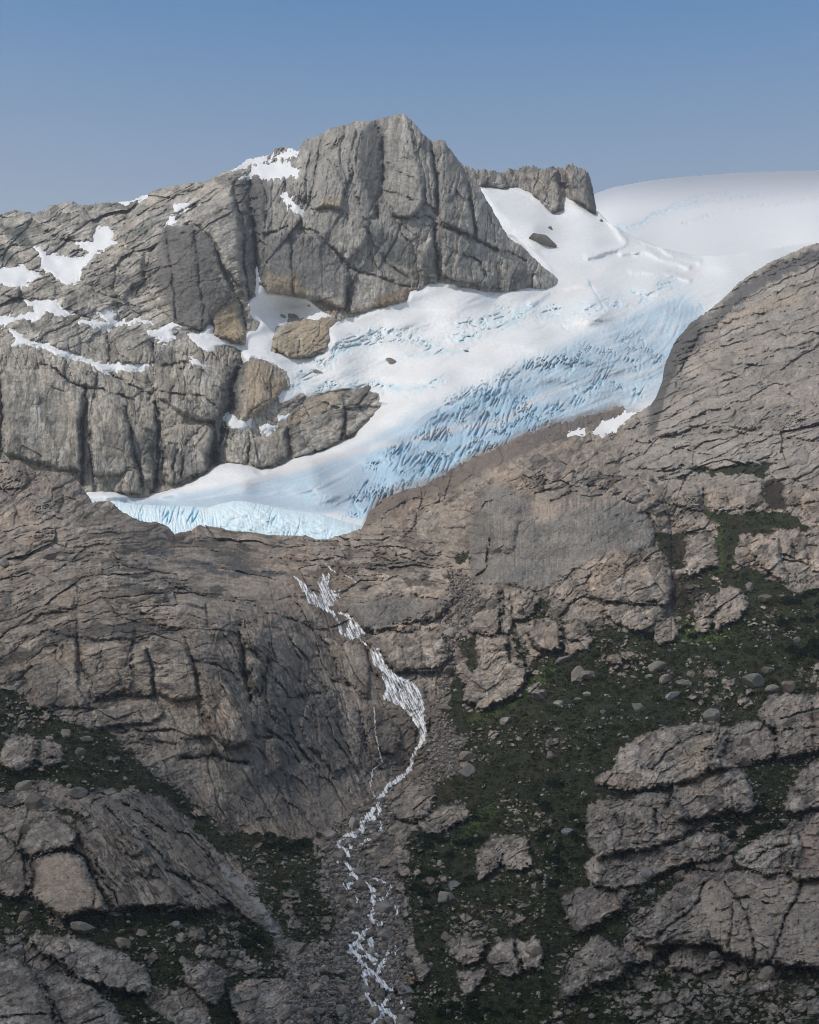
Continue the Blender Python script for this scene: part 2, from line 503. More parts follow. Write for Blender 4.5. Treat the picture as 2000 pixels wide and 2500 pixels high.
TOP_A = [(-260, 560), (-100, 535), (0, 522), (36, 512), (69, 516), (85, 523), (122, 502), (162, 493), (183, 491), (195, 500), (235, 498), (276, 491), (300, 495),
         (357, 475), (385, 461), (438, 450), (499, 443), (540, 422), (572, 412), (600, 390), (633, 382), (665, 378), (670, 362), (700, 360), (717, 362), (727, 368), (743, 341),
         (784, 327), (804, 315), (845, 303), (873, 295), (902, 295), (934, 287), (975, 276), (987, 276), (1009, 295), (1031, 323), (1056, 345), (1068, 339), (1086, 341),
         (1096, 360), (1113, 380), (1129, 404), (1141, 424), (1173, 461), (1198, 502), (1218, 538), (1242, 579), (1279, 603), (1307, 631), (1332, 656), (1350, 668), (1372, 690), (1460, 760)]
TOP_S = [(1090, 392), (1129, 400), (1169, 414), (1234, 420), (1242, 412), (1259, 414), (1299, 402), (1324, 410), (1350, 408), (1365, 413), (1383, 401), (1395, 397), (1438, 421), (1448, 460), (1456, 500), (1458, 529), (1470, 560)]
TOP_B = [(-300, 1060), (-100, 1100), (0, 1121), (53, 1125), (81, 1146), (122, 1150), (175, 1156), (195, 1180), (211, 1204), (226, 1226), (243, 1223), (268, 1221), (284, 1235), (300, 1249), (325, 1263),
         (353, 1273), (390, 1275), (410, 1286), (426, 1302), (467, 1294), (491, 1277), (568, 1280), (600, 1288), (649, 1298), (700, 1300), (742, 1304), (766, 1314), (795, 1318), (827, 1306), (882, 1292),
         (895, 1262), (912, 1228), (937, 1213), (953, 1196), (990, 1184), (1030, 1180), (1050, 1174), (1087, 1156), (1111, 1140), (1140, 1123), (1188, 1099), (1233, 1083), (1257, 1067), (1300, 1054), (1341, 1033),
         (1373, 1029), (1397, 1024), (1422, 1014), (1462, 1006), (1503, 992), (1521, 990), (1532, 1006), (1560, 1006), (1588, 988), (1600, 972), (1617, 931), (1623, 890), (1645, 837), (1685, 788), (1726, 760),
         (1767, 727), (1807, 687), (1868, 646), (1921, 622), (1965, 602), (2000, 593), (2100, 560), (2300, 520)]
GLACIER = [(627, 656), (633, 680), (653, 713), (682, 717), (747, 725), (780, 755), (812, 773), (760, 785), (720, 792), (683, 809), (661, 847), (663, 860), (701, 870), (758, 872), (795, 851), (807, 831),
           (799, 813), (819, 787), (843, 774), (893, 759), (958, 741), (995, 729), (995, 709), (1031, 702), (1040, 688), (1068, 686), (1096, 692), (1117, 690), (1173, 706), (1218, 709), (1283, 700), (1332, 686),
           (1350, 672), (1330, 640), (1250, 570), (1150, 420), (1171, 453), (1202, 459), (1218, 455), (1240, 463), (1255, 453), (1279, 463), (1300, 474), (1330, 500), (1349, 522), (1375, 510), (1361, 490), (1371, 472), (1361, 457),
           (1367, 445), (1385, 451), (1395, 484), (1428, 504), (1456, 530), (1462, 500), (1500, 400), (2300, 400), (2300, 900), (1800, 1100), (1300, 1250), (900, 1420), (150, 1420), (211, 1200), (260, 1209), (316, 1211), (365, 1209), (406, 1194),
           (467, 1172), (507, 1148), (540, 1127), (605, 1133), (637, 1150), (681, 1135), (762, 1107), (827, 1079), (864, 1062), (900, 1022), (925, 1006), (957, 985), (927, 981), (929, 961), (884, 953), (843, 949),
           (799, 955), (756, 969), (734, 963), (710, 981), (681, 985), (683, 975), (673, 963), (706, 949), (708, 929), (699, 912), (681, 896), (649, 880), (621, 878), (605, 886), (588, 853), (560, 841), (523, 845), (528, 858), (507, 864),
           (467, 839), (452, 813), (487, 817), (505, 797), (517, 803), (511, 815), (532, 825), (568, 831), (595, 838), (601, 818), (625, 806), (629, 786), (611, 773), (607, 743), (621, 721), (625, 690)]
SNOW = [
 ('broad snow patch on the shoulder just left of the summit cliff', [(580, 439), (609, 426), (633, 400), (649, 398), (682, 396), (691, 400), (725, 414), (723, 424), (674, 435), (657, 435), (629, 424)]),
 ('thin white snow strip on the skyline below the summit shoulder', [(572, 414), (605, 393), (649, 383), (649, 391), (609, 403), (584, 414)]),
 ('small snow wedge tucked behind the flat skyline block', [(670, 383), (723, 366), (721, 377), (695, 389)]),
 ('narrow snow sliver lying along the long skyline slope', [(298, 497), (357, 476), (351, 484), (304, 502)]),
 ('small bean-shaped snow patch on the upper grey slope', [(420, 504), (426, 500), (467, 495), (459, 503), (442, 511), (422, 515)]),
 ('tiny slanting snow fleck above the dark streaked wall', [(407, 551), (413, 534), (429, 527), (425, 539)]),
 ('slanting snow strip on a ledge halfway up the peak', [(684, 477), (703, 479), (727, 502), (739, 518), (727, 522), (707, 510), (715, 506)]),
 ('large Y-shaped snowfield in the hollow of the far slope', A1([(600, 750), (640, 750), (695, 800), (665, 830), (690, 850), (625, 870), (570, 900), (530, 960), (470, 1030), (470, 1060), (400, 1100), (340, 1050), (300, 1015), (240, 995), (255, 930), (215, 880), (240, 870), (285, 915), (370, 935), (490, 935), (550, 895), (475, 875), (480, 850), (560, 840), (600, 775)])),
 ('flat snow patch cut by the edge of the picture, below the dark green slabs', A1([(-200, 1005), (60, 1000), (120, 990), (200, 1010), (235, 1050), (150, 1070), (170, 1100), (100, 1100), (-200, 1090)])),
 ('snow tongue running down a ramp to the picture edge', A1([(150, 1200), (330, 1195), (350, 1235), (430, 1275), (330, 1270), (265, 1255), (240, 1300), (160, 1295), (100, 1300), (50, 1335), (-150, 1320), (-150, 1280), (80, 1290), (140, 1280), (220, 1260), (200, 1225)])),
 ('branching snow patch on the bench under the streaked wall', A4([(485, 80), (640, 90), (625, 70), (580, 35), (640, 20), (700, 30), (690, 70), (720, 90), (830, 75), (915, 98), (760, 95), (680, 108), (650, 125), (600, 120)])),
 ('ragged snow patch between rock knobs under the streaked wall', A4([(880, 140), (970, 130), (1000, 110), (1080, 100), (1130, 125), (1060, 125), (1030, 150), (1055, 190), (960, 210), (975, 185), (900, 160)])),
 ('long thin band of snow along the ledge above the tall cliff', A4([(60, 135), (110, 160), (190, 205), (250, 215), (330, 250), (470, 300), (560, 330), (700, 350), (900, 350), (870, 370), (740, 385), (620, 385), (560, 350), (440, 310), (330, 285), (260, 240), (150, 215), (75, 230), (95, 185)])),
 ('snow remnant low in the deep dark gully', A4([(1365, 660), (1400, 645), (1440, 690), (1510, 680), (1500, 710), (1440, 740), (1365, 725)])),
 ('short white snow dash above the head of the dark gully', A4([(1140, 320), (1180, 315), (1228, 355), (1165, 345)])),
 ('snow strip on top of the pale block beside the glacier', A5([(85, 725), (130, 703), (195, 718), (100, 752)])),
 ('thin snow dash on the tan slabs beside the glacier', A5([(185, 662), (262, 643), (242, 672), (200, 682)])),
]

# ------------------------------------------------------------------ the far mountain
def rock_tone(L, win, base, tan, grey, seed, tan_k=0.5, warm=(1, 1, 1)):
    U = L.U[win]; V = L.V[win]
    a = fbm(U / 130, V / 130, 4, seed); b = fbm(U / 60 + 20, V / 60, 4, seed + 9); g = fbm(U / 14, V / 14, 3, seed + 15)
    c = np.array(base, f32)[None, None] * np.ones(U.shape + (1,), f32)
    ta = (sstep(-0.05, 0.5, a) * tan_k)[..., None]
    c = c * (1 - ta) + np.array(tan, f32) * ta
    gr = (sstep(0.0, 0.5, b) * 0.6)[..., None]
    c = c * (1 - gr) + np.array(grey, f32) * gr
    c *= (1 + 0.22 * g + 0.12 * fbm(U / 5, V / 5, 2, seed + 31))[..., None]
    c = c * np.array(warm, f32)
    c = c * np.clip(1 + L.cell[win] * 0.9, 0.28, 1.6)[..., None]
    vk = (np.clip(L.vein[win], 0, 1) * 0.5)[..., None]          # darker seams along the joints
    L.col[win] = c * (1 - vk) + np.array((0.075, 0.07, 0.062), f32) * vk

def streaks(L, win, wt, c, seed, su=7.0, sv=120.0, thr=0.15, k=0.6, ang=0.0):
    U = L.U[win]; V = L.V[win]
    cc, s = math.cos(R(ang)), math.sin(R(ang))
    a = U * cc - V * s; b = U * s + V * cc
    n = fbm(a / su + 0.6 * gnoise(a / 30, b / 60, seed + 3), b / sv, 3, seed)
    L.paint(win, sstep(thr, thr + 0.35, n) * wt, c, k)

PTS_A = [(-250, 1250, 2560), (0, 1200, 2600), (250, 1190, 2650), (420, 1190, 2680), (600, 1150, 2700), (800, 1090, 2790), (950, 1000, 2880),
         (0, 1050, 2640), (150, 1000, 2690), (300, 950, 2720), (450, 950, 2760), (560, 950, 2800), (700, 960, 2860), (850, 940, 2930),
         (0, 850, 2740), (150, 870, 2760), (300, 910, 2770), (480, 890, 2810), (620, 900, 2870),
         (0, 790, 2850), (150, 780, 2880), (300, 830, 2870), (430, 850, 2890), (560, 850, 2930),
         (0, 680, 3020), (180, 700, 3010), (330, 720, 2990), (400, 780, 2940), (500, 800, 2950), (600, 800, 2990),
         (0, 560, 3260), (150, 600, 3180), (300, 600, 3120), (400, 650, 3000), (500, 650, 3000), (590, 680, 3020), (-200, 600, 3260), (-200, 850, 2780),
         (150, 500, 3420), (300, 500, 3400), (400, 480, 3350), (500, 460, 3290), (440, 560, 3060), (560, 560, 3060), (560, 450, 3180), (600, 400, 3420), (650, 380, 3480), (700, 400, 3420),
         (640, 600, 3090), (640, 480, 3200), (650, 700, 3040), (700, 770, 3060), (760, 720, 3080), (720, 600, 3100), (720, 500, 3170), (760, 420, 3260), (780, 350, 3380), (820, 560, 3120), (850, 700, 3100),
         (900, 420, 3220), (900, 310, 3340), (940, 560, 3140), (960, 690, 3120), (980, 290, 3340), (980, 420, 3240), (1030, 560, 3150), (1060, 680, 3150), (1060, 400, 3270), (1120, 520, 3220), (1120, 430, 3330),
         (1180, 650, 3210), (1200, 560, 3290), (1260, 690, 3260), (1280, 640, 3320), (1340, 680, 3360), (1450, 800, 3400)]
A = Layer(-240, 1440, 250, 1270, TOP_A, PTS_A, seed=11, jag=6.0, crest=(45, 16))
FULL = (slice(None), slice(None))
U, V = A.U, A.V
# main joint-bounded masses
for poly, H, w, tilt in [
    (A2([(190, 420), (240, 240), (340, 190), (540, 150), (550, 300), (500, 480), (450, 640), (270, 640), (180, 560)]), 22, 12, (0.35, 0.1)),
    (A2([(545, 160), (640, 110), (690, 180), (690, 420), (650, 700), (590, 700), (510, 470)]), 18, 8, (-0.8, 0)),
    (A2([(700, 90), (830, 65), (880, 110), (950, 440), (960, 610), (870, 700), (760, 680), (720, 520), (735, 400), (690, 180)]), 22, 10, (0.5, 0.2)),
    (A2([(880, 110), (990, 250), (1020, 420), (1020, 640), (960, 600), (940, 430)]), 16, 8, (0.2, 0)),
    (A2([(1030, 220), (1080, 225), (1170, 380), (1210, 480), (1250, 800), (1060, 740), (1040, 600)]), 26, 10, (0.3, 0.2)),
    (A2([(1230, 500), (1350, 640), (1400, 760), (1470, 880), (1400, 890), (1260, 820)]), 18, 10, (-0.35, 0.2)),
    (A2([(380, 860), (560, 640), (640, 700), (590, 860), (480, 960)]), 14, 12, (0, 0.3)),
    (A2([(0, 800), (130, 760), (300, 800), (420, 930), (500, 1000), (480, 1240), (280, 1190), (0, 1140)]), 24, 14, (0.1, 0.3)),
    (A2([(500, 1000), (700, 1060), (850, 1120), (840, 1190), (640, 1250), (500, 1270)]), 16, 14, (0, 0.2)),
    (A2([(900, 880), (1010, 800), (1020, 1060), (930, 1040)]), 12, 8, (0, 0)),
    (A2([(1050, 740), (1300, 850), (1500, 960), (1640, 1020), (1400, 1120), (1160, 1080), (1050, 1040)]), 22, 14, (-0.2, 0.3)),
    (A1([(920, 880), (1010, 740), (1200, 750), (1300, 870), (1340, 1010), (1400, 1140), (1300, 1260), (1220, 1380), (1050, 1330), (900, 1180)]), 20, 12, (0.2, 0.3)),
    (A1([(1050, 720), (1230, 640), (1400, 500), (1440, 700), (1460, 900), (1480, 1180), (1350, 1000), (1290, 850), (1200, 750)]), 30, 14, (0.3, 0.2)),
    (A1([(1400, 1120), (1470, 1360), (1480, 1450), (1280, 1410), (1270, 1290)]), 20, 12, (0, 0.2)),
    (A4([(20, 380), (290, 370), (420, 470), (505, 500), (490, 680), (500, 1000), (300, 960), (20, 880)]), 26, 14, (0.1, 0.2)),
    (A4([(530, 560), (640, 540), (760, 640), (790, 780), (830, 950), (740, 1000), (560, 1010), (530, 760)]), 22, 10, (0.0, 0.2)),
    (A4([(850, 610), (940, 590), (940, 760), (860, 720)]), 16, 8, (0, 0)),
    (A4([(740, 990), (830, 930), (860, 1120), (680, 1110)]), 18, 8, (0, 0.2)),
    (A4([(830, 930), (900, 870), (940, 940), (940, 1040), (860, 1050)]), 16, 7, (0, 0.2)),
    (A4([(990, 730), (1110, 700), (1280, 690), (1290, 860), (1250, 980), (1080, 1050), (1000, 1060), (980, 870)]), 26, 14, (0.1, 0.3)),
    (A4([(930, 520), (1000, 430), (1110, 370), (1290, 400), (1380, 470), (1370, 600), (1300, 690), (1120, 660), (960, 560)]), 26, 14, (0.2, 0.2)),
    (A4([(660, 140), (900, 170), (930, 340), (670, 340)]), 14, 10, (0, 0.2)),
    (A4([(950, 220), (1120, 240), (1150, 330), (960, 350)]), 12, 10, (0, 0.2)),
    (A4([(170, 100), (280, 30), (480, 90), (480, 290), (340, 240), (180, 190)]), 14, 12, (0, 0.3)),
    (A4([(1480, 330), (1600, 320), (1690, 380), (1730, 440), (1700, 520), (1500, 680), (1450, 680)]), 24, 12, (0, 0.2)),
    (A5([(20, 800), (240, 730), (250, 900), (90, 980), (20, 930)]), 22, 10, (0, 0.2)),
    (A5([(270, 760), (340, 680), (580, 600), (600, 640), (570, 810), (290, 920)]), 26, 10, (0.1, 0.2)),
    (A5([(600, 630), (780, 620), (700, 700), (600, 790)]), 18, 8, (0, 0.2)),
    (A5([(450, 560), (600, 500), (800, 520), (810, 590), (580, 620)]), 12, 8, (0, 0)),
    (A5([(150, 240), (200, 140), (330, 90), (500, 100), (520, 180), (480, 260), (390, 310), (250, 300)]), 20, 10, (0, 0.2)),
    (A1([(170, 690), (280, 620), (430, 595), (480, 640), (580, 700), (560, 830), (470, 840), (300, 800)]), 20, 16, (0, 0.2)),
    (A1([(480, 1020), (560, 920), (720, 870), (880, 900), (860, 1080), (740, 1190), (600, 1150), (480, 1060)]), 26, 18, (-0.1, 0.2)),
    (A1([(350, 1160), (480, 1080), (620, 1130), (730, 1200), (620, 1260), (500, 1290), (370, 1230)]), 18, 12, (0, 0.2)),
    (A1([(0, 1110), (200, 1080), (330, 1090), (340, 1190), (120, 1190), (0, 1150)]), 14, 10, (0, 0.2)),
]:
    A.block(poly, 0.75 * H, 0.7 * w, tilt)
DARK_A = []
for pts, w, dep, dk in [
    (A2([(985, 240), (1010, 330), (1020, 420), (1035, 520), (1030, 620), (1020, 720), (1020, 850), (1025, 960), (1040, 1070)]), 4.5, 26, 0.6),
    (A2([(870, 110), (885, 200), (910, 330), (935, 450), (945, 560), (945, 610)]), 2.5, 9, 0.3),
    (A2([(665, 120), (690, 200), (705, 310), (710, 430), (690, 540), (660, 690)]), 7, 26, 0.55),  # shade cast beside the buttress, painted dark as well as cut
    (A2([(330, 190), (320, 290), (300, 400), (290, 480), (265, 580), (245, 640)]), 3, 12, 0.4),
    (A2([(545, 170), (520, 280), (500, 380), (495, 480)]), 3, 10, 0.2),
    (A2([(740, 390), (830, 430), (920, 470)]), 2, 5, 0.2), (A2([(710, 540), (800, 560), (900, 590), (960, 600)]), 2.2, 7, 0.3), (A2([(760, 680), (870, 690), (1000, 700)]), 2.5, 9, 0.4),
    (A2([(1215, 480), (1225, 560), (1240, 680), (1250, 800)]), 3, 12, 0.4), (A2([(1330, 640), (1360, 720), (1375, 830)]), 3, 10, 0.3),
    (A2([(0, 790), (140, 745), (230, 750), (300, 790), (400, 880), (470, 970), (560, 1020), (700, 1060), (850, 1110)]), 3, 12, 0.3),
    (A2([(135, 770), (150, 880), (158, 1000), (160, 1150)]), 2.4, 10, 0.8), (A2([(490, 970), (510, 1060), (495, 1150), (485, 1250)]), 4, 10, 0.4),
    (A2([(1060, 720), (1180, 780), (1300, 850), (1420, 890), (1560, 940)]), 3, 12, 0.4), (A2([(590, 730), (650, 850), (740, 980), (860, 1060)]), 3, 8, 0.3),
    (A2([(760, 640), (800, 760), (880, 870), (900, 960)]), 4, 12, 0.3), (A2([(370, 340), (430, 400), (470, 480), (480, 560)]), 3, 8, 0.3),
    (A2([(1080, 980), (1130, 900), (1200, 930), (1290, 960), (1320, 1040)]), 3, 10, 0.5), (A2([(1390, 960), (1390, 1130)]), 3, 8, 0.3),
    (A1([(1505, 470), (1510, 600), (1525, 720), (1530, 850), (1545, 1000)]), 8, 40, 0.9), (A1([(1575, 430), (1590, 520), (1605, 650), (1590, 800)]), 3, 12, 0.4),
    (A1([(1410, 490), (1415, 580), (1455, 700), (1470, 830), (1460, 950), (1480, 1050), (1510, 1200)]), 4, 14, 0.5),
    (A1([(1005, 760), (1000, 880), (1020, 980), (1045, 1100), (1060, 1250), (1070, 1310)]), 3, 9, 0.7), (A1([(1180, 780), (1185, 950), (1200, 1100), (1220, 1200), (1225, 1300), (1210, 1370)]), 3, 9, 0.6),
    (A1([(925, 870), (900, 950), (860, 1080), (820, 1160)]), 3, 10, 0.4), (A1([(1300, 860), (1330, 980), (1400, 1100), (1450, 1240), (1480, 1360)]), 3, 10, 0.4),
    (A1([(700, 960), (700, 1060), (680, 1120)]), 2.5, 6, 0.3), (A1([(640, 760), (800, 690), (980, 620), (1100, 560), (1250, 500)]), 3, 9, 0.1), (A1([(700, 820), (860, 740), (1000, 650)]), 3, 8, 0.3),
    (A4([(0, 400), (8, 600), (5, 870)]), 3.5, 18, 0.8), (A4([(515, 480), (520, 600), (495, 680), (500, 800), (495, 930), (490, 1070)]), 5, 24, 0.9), (A4([(525, 640), (545, 850), (560, 1000), (575, 1110)]), 3, 10, 0.7),
    (A4([(760, 600), (780, 700), (800, 850), (830, 960), (850, 1080)]), 4, 16, 0.7), (A4([(940, 580), (960, 650), (955, 800), (950, 950), (950, 1060), (920, 1120)]), 6.5, 28, 0.85),
    (A4([(870, 370), (920, 500), (900, 560)]), 3.5, 10, 0.5), (A4([(1090, 370), (1050, 470), (1020, 580)]), 3.5, 8, 0.6),
    (A4([(1480, 300), (1430, 380), (1395, 480), (1385, 600), (1345, 720), (1310, 850), (1290, 930)]), 13, 45, 0.8),
    (A4([(240, 330), (330, 370), (420, 460), (500, 480), (620, 500), (800, 560)]), 3.5, 14, 0.3), (A4([(640, 390), (760, 450), (900, 520)]), 3, 9, 0.4), (A4([(930, 510), (1060, 520), (1200, 530), (1300, 590)]), 3, 9, 0.3),
    (A4([(650, 130), (660, 250), (650, 340)]), 4, 12, 0.5), (A4([(930, 210), (930, 330)]), 4, 12, 0.5), (A4([(1280, 700), (1295, 850), (1260, 950)]), 5, 14, 0.7), (A4([(1120, 830), (1200, 730), (1280, 690)]), 4, 10, 0.6),
    (A4([(980, 870), (985, 1060)]), 4, 14, 0.6), (A4([(1500, 760), (1490, 930)]), 3, 10, 0.5), (A5([(250, 740), (262, 850), (268, 930)]), 4, 14, 0.6), (A5([(595, 540), (592, 700), (580, 800)]), 3.5, 10, 0.5),
    (A5([(330, 200), (320, 290)]), 2, 6, 0.3), (A4([(1060, 870), (1040, 1050)]), 3, 10, 0.5), (A4([(1110, 900), (1080, 1050)]), 3, 10, 0.5),
]:
    DARK_A.append((*A.crack(pts, w, dep), w, dk))
for poly, k in [(A2([(700, 100), (830, 70), (940, 440), (950, 600), (760, 680), (730, 400)]), 0.5), (A1([(930, 870), (1010, 740), (1300, 870), (1400, 1130), (1220, 1370), (1050, 1320)]), 0.5), (A1([(1060, 720), (1400, 500), (1460, 900), (1350, 1000)]), 0.55),
                (A2([(0, 800), (420, 930), (480, 1200), (0, 1140)]), 0.45), (A4([(20, 380), (290, 370), (500, 500), (490, 960), (20, 860)]), 0.5), (A4([(530, 560), (760, 640), (830, 950), (560, 1000)]), 0.6), (A5([(20, 800), (240, 730), (600, 630), (780, 620), (600, 790), (90, 980)]), 0.5)]:
    w, d = A.sdf(poly, 40); A.calm[w] *= 1 - (1 - k) * sstep(-10, 12, d)
# broken rock
wp = sstep(560, 700, U) * sstep(1500, 1300, U) * sstep(800, 760, V) + 0.001
wl = sstep(800, 880, V) * sstep(760, 640, U)
wr = np.clip(1 - wp - wl, 0, 1)
A.rough(FULL, wp, 80, 3.2, (74, 32, 14, 6.5, 3.6), (0.22, 0.26, 0.28, 0.28, 0.24), 101, 1.0, 0.6, shelf=0.12, sp=30, ribs=0.9)
A.rough(FULL, wl, 88, 2.4, (66, 28, 12, 6.5, 3.6), (0.20, 0.25, 0.28, 0.28, 0.24), 131, 1.0, 0.55, shelf=0.15, sp=34, ribs=0.6)
A.rough(FULL, wr, 28, 2.6, (60, 26, 12, 6.5, 3.6), (0.22, 0.28, 0.30, 0.28, 0.24), 161, 0.8, 0.55, shelf=0.25, sp=24, ribs=0.8)
A.h += (A.mg * (9 * fbm(U / 60, V / 60, 4, 5) + 2.5 * ridged(U / 22, V / 30, 3, 6))).astype(f32)
# colours of the stone, darker in the clefts
rock_tone(A, FULL, (0.400, 0.380, 0.350), (0.440, 0.370, 0.280), (0.390, 0.382, 0.372), 301, 0.35, (1.02, 1.0, 0.95))
A.paint(FULL, wl * sstep(-0.3, 0.3, fbm(U / 90, V / 120, 3, 310)), (0.430, 0.375, 0.300), 0.45)
gp = gauss(U, V, 900, 470, 330, 200); A.paint(FULL, gp, (0.285, 0.272, 0.255), 0.7)
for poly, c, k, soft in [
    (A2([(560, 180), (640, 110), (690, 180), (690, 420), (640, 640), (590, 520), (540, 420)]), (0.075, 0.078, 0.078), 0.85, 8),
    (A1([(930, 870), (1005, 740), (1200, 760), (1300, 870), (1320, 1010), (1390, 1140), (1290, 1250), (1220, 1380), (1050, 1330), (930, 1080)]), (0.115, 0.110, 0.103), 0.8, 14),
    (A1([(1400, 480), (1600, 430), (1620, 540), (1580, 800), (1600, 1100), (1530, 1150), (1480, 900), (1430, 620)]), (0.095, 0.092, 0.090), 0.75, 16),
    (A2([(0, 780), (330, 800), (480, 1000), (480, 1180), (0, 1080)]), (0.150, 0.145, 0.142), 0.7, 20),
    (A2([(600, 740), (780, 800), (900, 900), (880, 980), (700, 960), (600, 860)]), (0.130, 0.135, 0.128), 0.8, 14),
    (A2([(640, 1190), (780, 1140), (800, 1190), (640, 1250)]), (0.11, 0.12, 0.10), 0.8, 6),
    (A2([(10, 1040), (160, 1040), (270, 1150), (0, 1140)]), (0.44, 0.33, 0.20), 0.7, 14), (A2([(330, 580), (470, 560), (460, 640), (350, 650)]), (0.43, 0.33, 0.20), 0.6, 10),
    (A1([(1290, 1240), (1420, 1200), (1470, 1360), (1470, 1450), (1280, 1400)]), (0.43, 0.315, 0.185), 0.75, 14),
    (A5([(20, 310), (240, 420), (260, 500), (190, 560), (0, 700), (0, 330)]), (0.43, 0.33, 0.215), 0.7, 14), (A5([(150, 230), (300, 80), (520, 60), (510, 200), (400, 310), (160, 280)]), (0.44, 0.345, 0.225), 0.7, 12),
    (A5([(200, 700), (380, 560), (560, 500), (560, 560), (340, 690)]), (0.44, 0.34, 0.235), 0.6, 10), (A2([(740, 1150), (870, 1110), (840, 1190), (640, 1260), (300, 1260), (300, 1220), (600, 1240)]), (0.28, 0.19, 0.12), 0.7, 10),
    (A1([(10, 740), (120, 740), (220, 890), (160, 880), (40, 800)]), (0.085, 0.10, 0.085), 0.85, 8), (A1([(-50, 850), (40, 880), (110, 960), (0, 960)]), (0.085, 0.10, 0.085), 0.8, 8),
    (A1([(720, 820), (900, 720), (980, 680), (880, 780), (760, 830)]), (0.13, 0.14, 0.12), 0.7, 6), (A4([(0, 560), (20, 540), (160, 740), (40, 720)]), (0.25, 0.235, 0.21), 0.4, 20),
    (A4([(840, 760), (950, 760), (960, 1060), (830, 900)]), (0.11, 0.108, 0.105), 0.7, 12), (A4([(480, 620), (530, 620), (560, 1080), (490, 1080)]), (0.12, 0.118, 0.11), 0.6, 12),
    (A4([(1360, 320), (1470, 300), (1440, 640), (1360, 720), (1330, 930), (1230, 940), (1280, 700)]), (0.10, 0.095, 0.09), 0.7, 14), (A4([(1010, 860), (1110, 860), (1210, 960), (1100, 1040), (1040, 980)]), (0.15, 0.15, 0.135), 0.6, 12),
]:
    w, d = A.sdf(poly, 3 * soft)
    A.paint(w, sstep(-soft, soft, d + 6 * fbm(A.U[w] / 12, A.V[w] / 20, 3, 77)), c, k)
for w, d, wd, dk in DARK_A:
    A.paint(w, np.exp(-((d + 1.5 * gnoise(A.U[w] / 5, A.V[w] / 16, 6)) / (1.5 * wd)) ** 2) * np.clip(0.8 + 0.8 * fbm(A.U[w] / 20, A.V[w] / 40, 3, 7), 0, 1), (0.075, 0.072, 0.070), dk)
streaks(A, FULL, np.clip(wl + wp * 0.7 + 0.15, 0, 1), (0.10, 0.097, 0.093), 401, 6, 150, 0.2, 0.55)
streaks(A, FULL, np.clip(wl + wp * 0.5, 0, 1), (0.46, 0.41, 0.35), 431, 9, 160, 0.25, 0.5)
# snow hollows
wG, dG = A.sdf(GLACIER, 60)
A.h[wG] -= np.clip(dG * 1.2, 0, 90)
Yb = blur(A.depth(), 5)
snow_fields = []
for lab, poly in SNOW:
    w, d = A.sdf(poly, 30)
    d = d + 2.0 * gnoise(A.U[w] / 7, A.V[w] / 7, 91)
    snow_fields.append((lab, w, d))
    t = sstep(-4, 1, d)
    A.h[w] = A.h[w] * (1 - t) + t * (A.Y0[w] - Yb[w] - 1.0 - np.clip(0.5 * d, 0, 6))
YA = A.depth()
PA = A.points(YA)
keepA = (A.k[1:, 1:] < 28)
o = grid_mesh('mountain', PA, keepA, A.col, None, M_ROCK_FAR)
tag(o, 'grey granite mountain with a blunt summit cliff and streaked walls', 'mountain', None, 'structure')
for lab, w, d in snow_fields:
    Ys = Yb[w] - np.clip(0.7 * d, -9, 3.0) - 0.8 + 0.5 * gnoise(A.U[w] / 25, A.V[w] / 25, 17)
    P = A.points(None)[0:1] if False else None
    Pw = world(A.U[w], A.V[w], Ys)
    Pw[..., 1] += 7.0 * A.k[w]; Pw[..., 2] -= 3.0 * A.k[w]
    kp = (np.maximum.reduce([d[:-1, :-1], d[1:, :-1], d[1:, 1:], d[:-1, 1:]]) > -8) & (A.k[w][1:, 1:] < 6)
    cs = np.array((0.80, 0.81, 0.82), f32) * np.ones(d.shape + (1,), f32)
    if kp.any():
        o = grid_mesh('snow_patch', Pw, kp, cs, None, M_SNOW)
        tag(o, lab, 'snow patch', 'snow patches on the mountain')
print('mountain', round(time.time() - T0, 1))

# ------------------------------------------------------------------ the spur behind the peak
PTS_S = [(1090, 400, 3950), (1090, 560, 3850), (1250, 420, 4000), (1250, 470, 3950), (1300, 540, 3880), (1390, 400, 3980), (1390, 500, 3900), (1450, 430, 4000), (1450, 540, 3860), (1300, 600, 3800), (1450, 620, 3800)]
SP = Layer(1092, 1468, 385, 600, TOP_S, PTS_S, step=1.4, jag=13, seed=21, crest=(20, 5))
for poly, H, w in [(A3([(205, 130), (340, 175), (380, 430), (320, 390), (235, 330), (210, 240)]), 40, 8), (A3([(-60, 140), (150, 150), (160, 240), (180, 390), (120, 420), (40, 330), (0, 310)]), 30, 10), (A2([(1280, 410), (1440, 425), (1460, 520), (1280, 500)]), 20, 10)]:
    SP.block(poly, H, w)
SP.rough(FULL, 1.0, 80, 2.0, (34, 15, 7), (0.3, 0.34, 0.3), 211, 1.0, 0.6, ribs=0.7)
rock_tone(SP, FULL, (0.29, 0.265, 0.235), (0.34, 0.28, 0.21), (0.27, 0.265, 0.255), 331)
w, d = SP.sdf(A3([(330, 170), (370, 270), (395, 450), (330, 420), (320, 300)]), 20); SP.paint(w, sstep(-4, 4, d), (0.09, 0.088, 0.085), 0.8)  # shaded right side of the tower painted dark
wq, dq = SP.sdf(GLACIER, 60); SP.h[wq] -= np.clip(dq * 2.5, 0, 90)
o = grid_mesh('ridge', SP.points(), SP.k[1:, 1:] < 22, SP.col, None, M_ROCK_FAR)
tag(o, 'jagged grey rock spur rising from the snow behind the peak', 'ridge', None, 'structure')

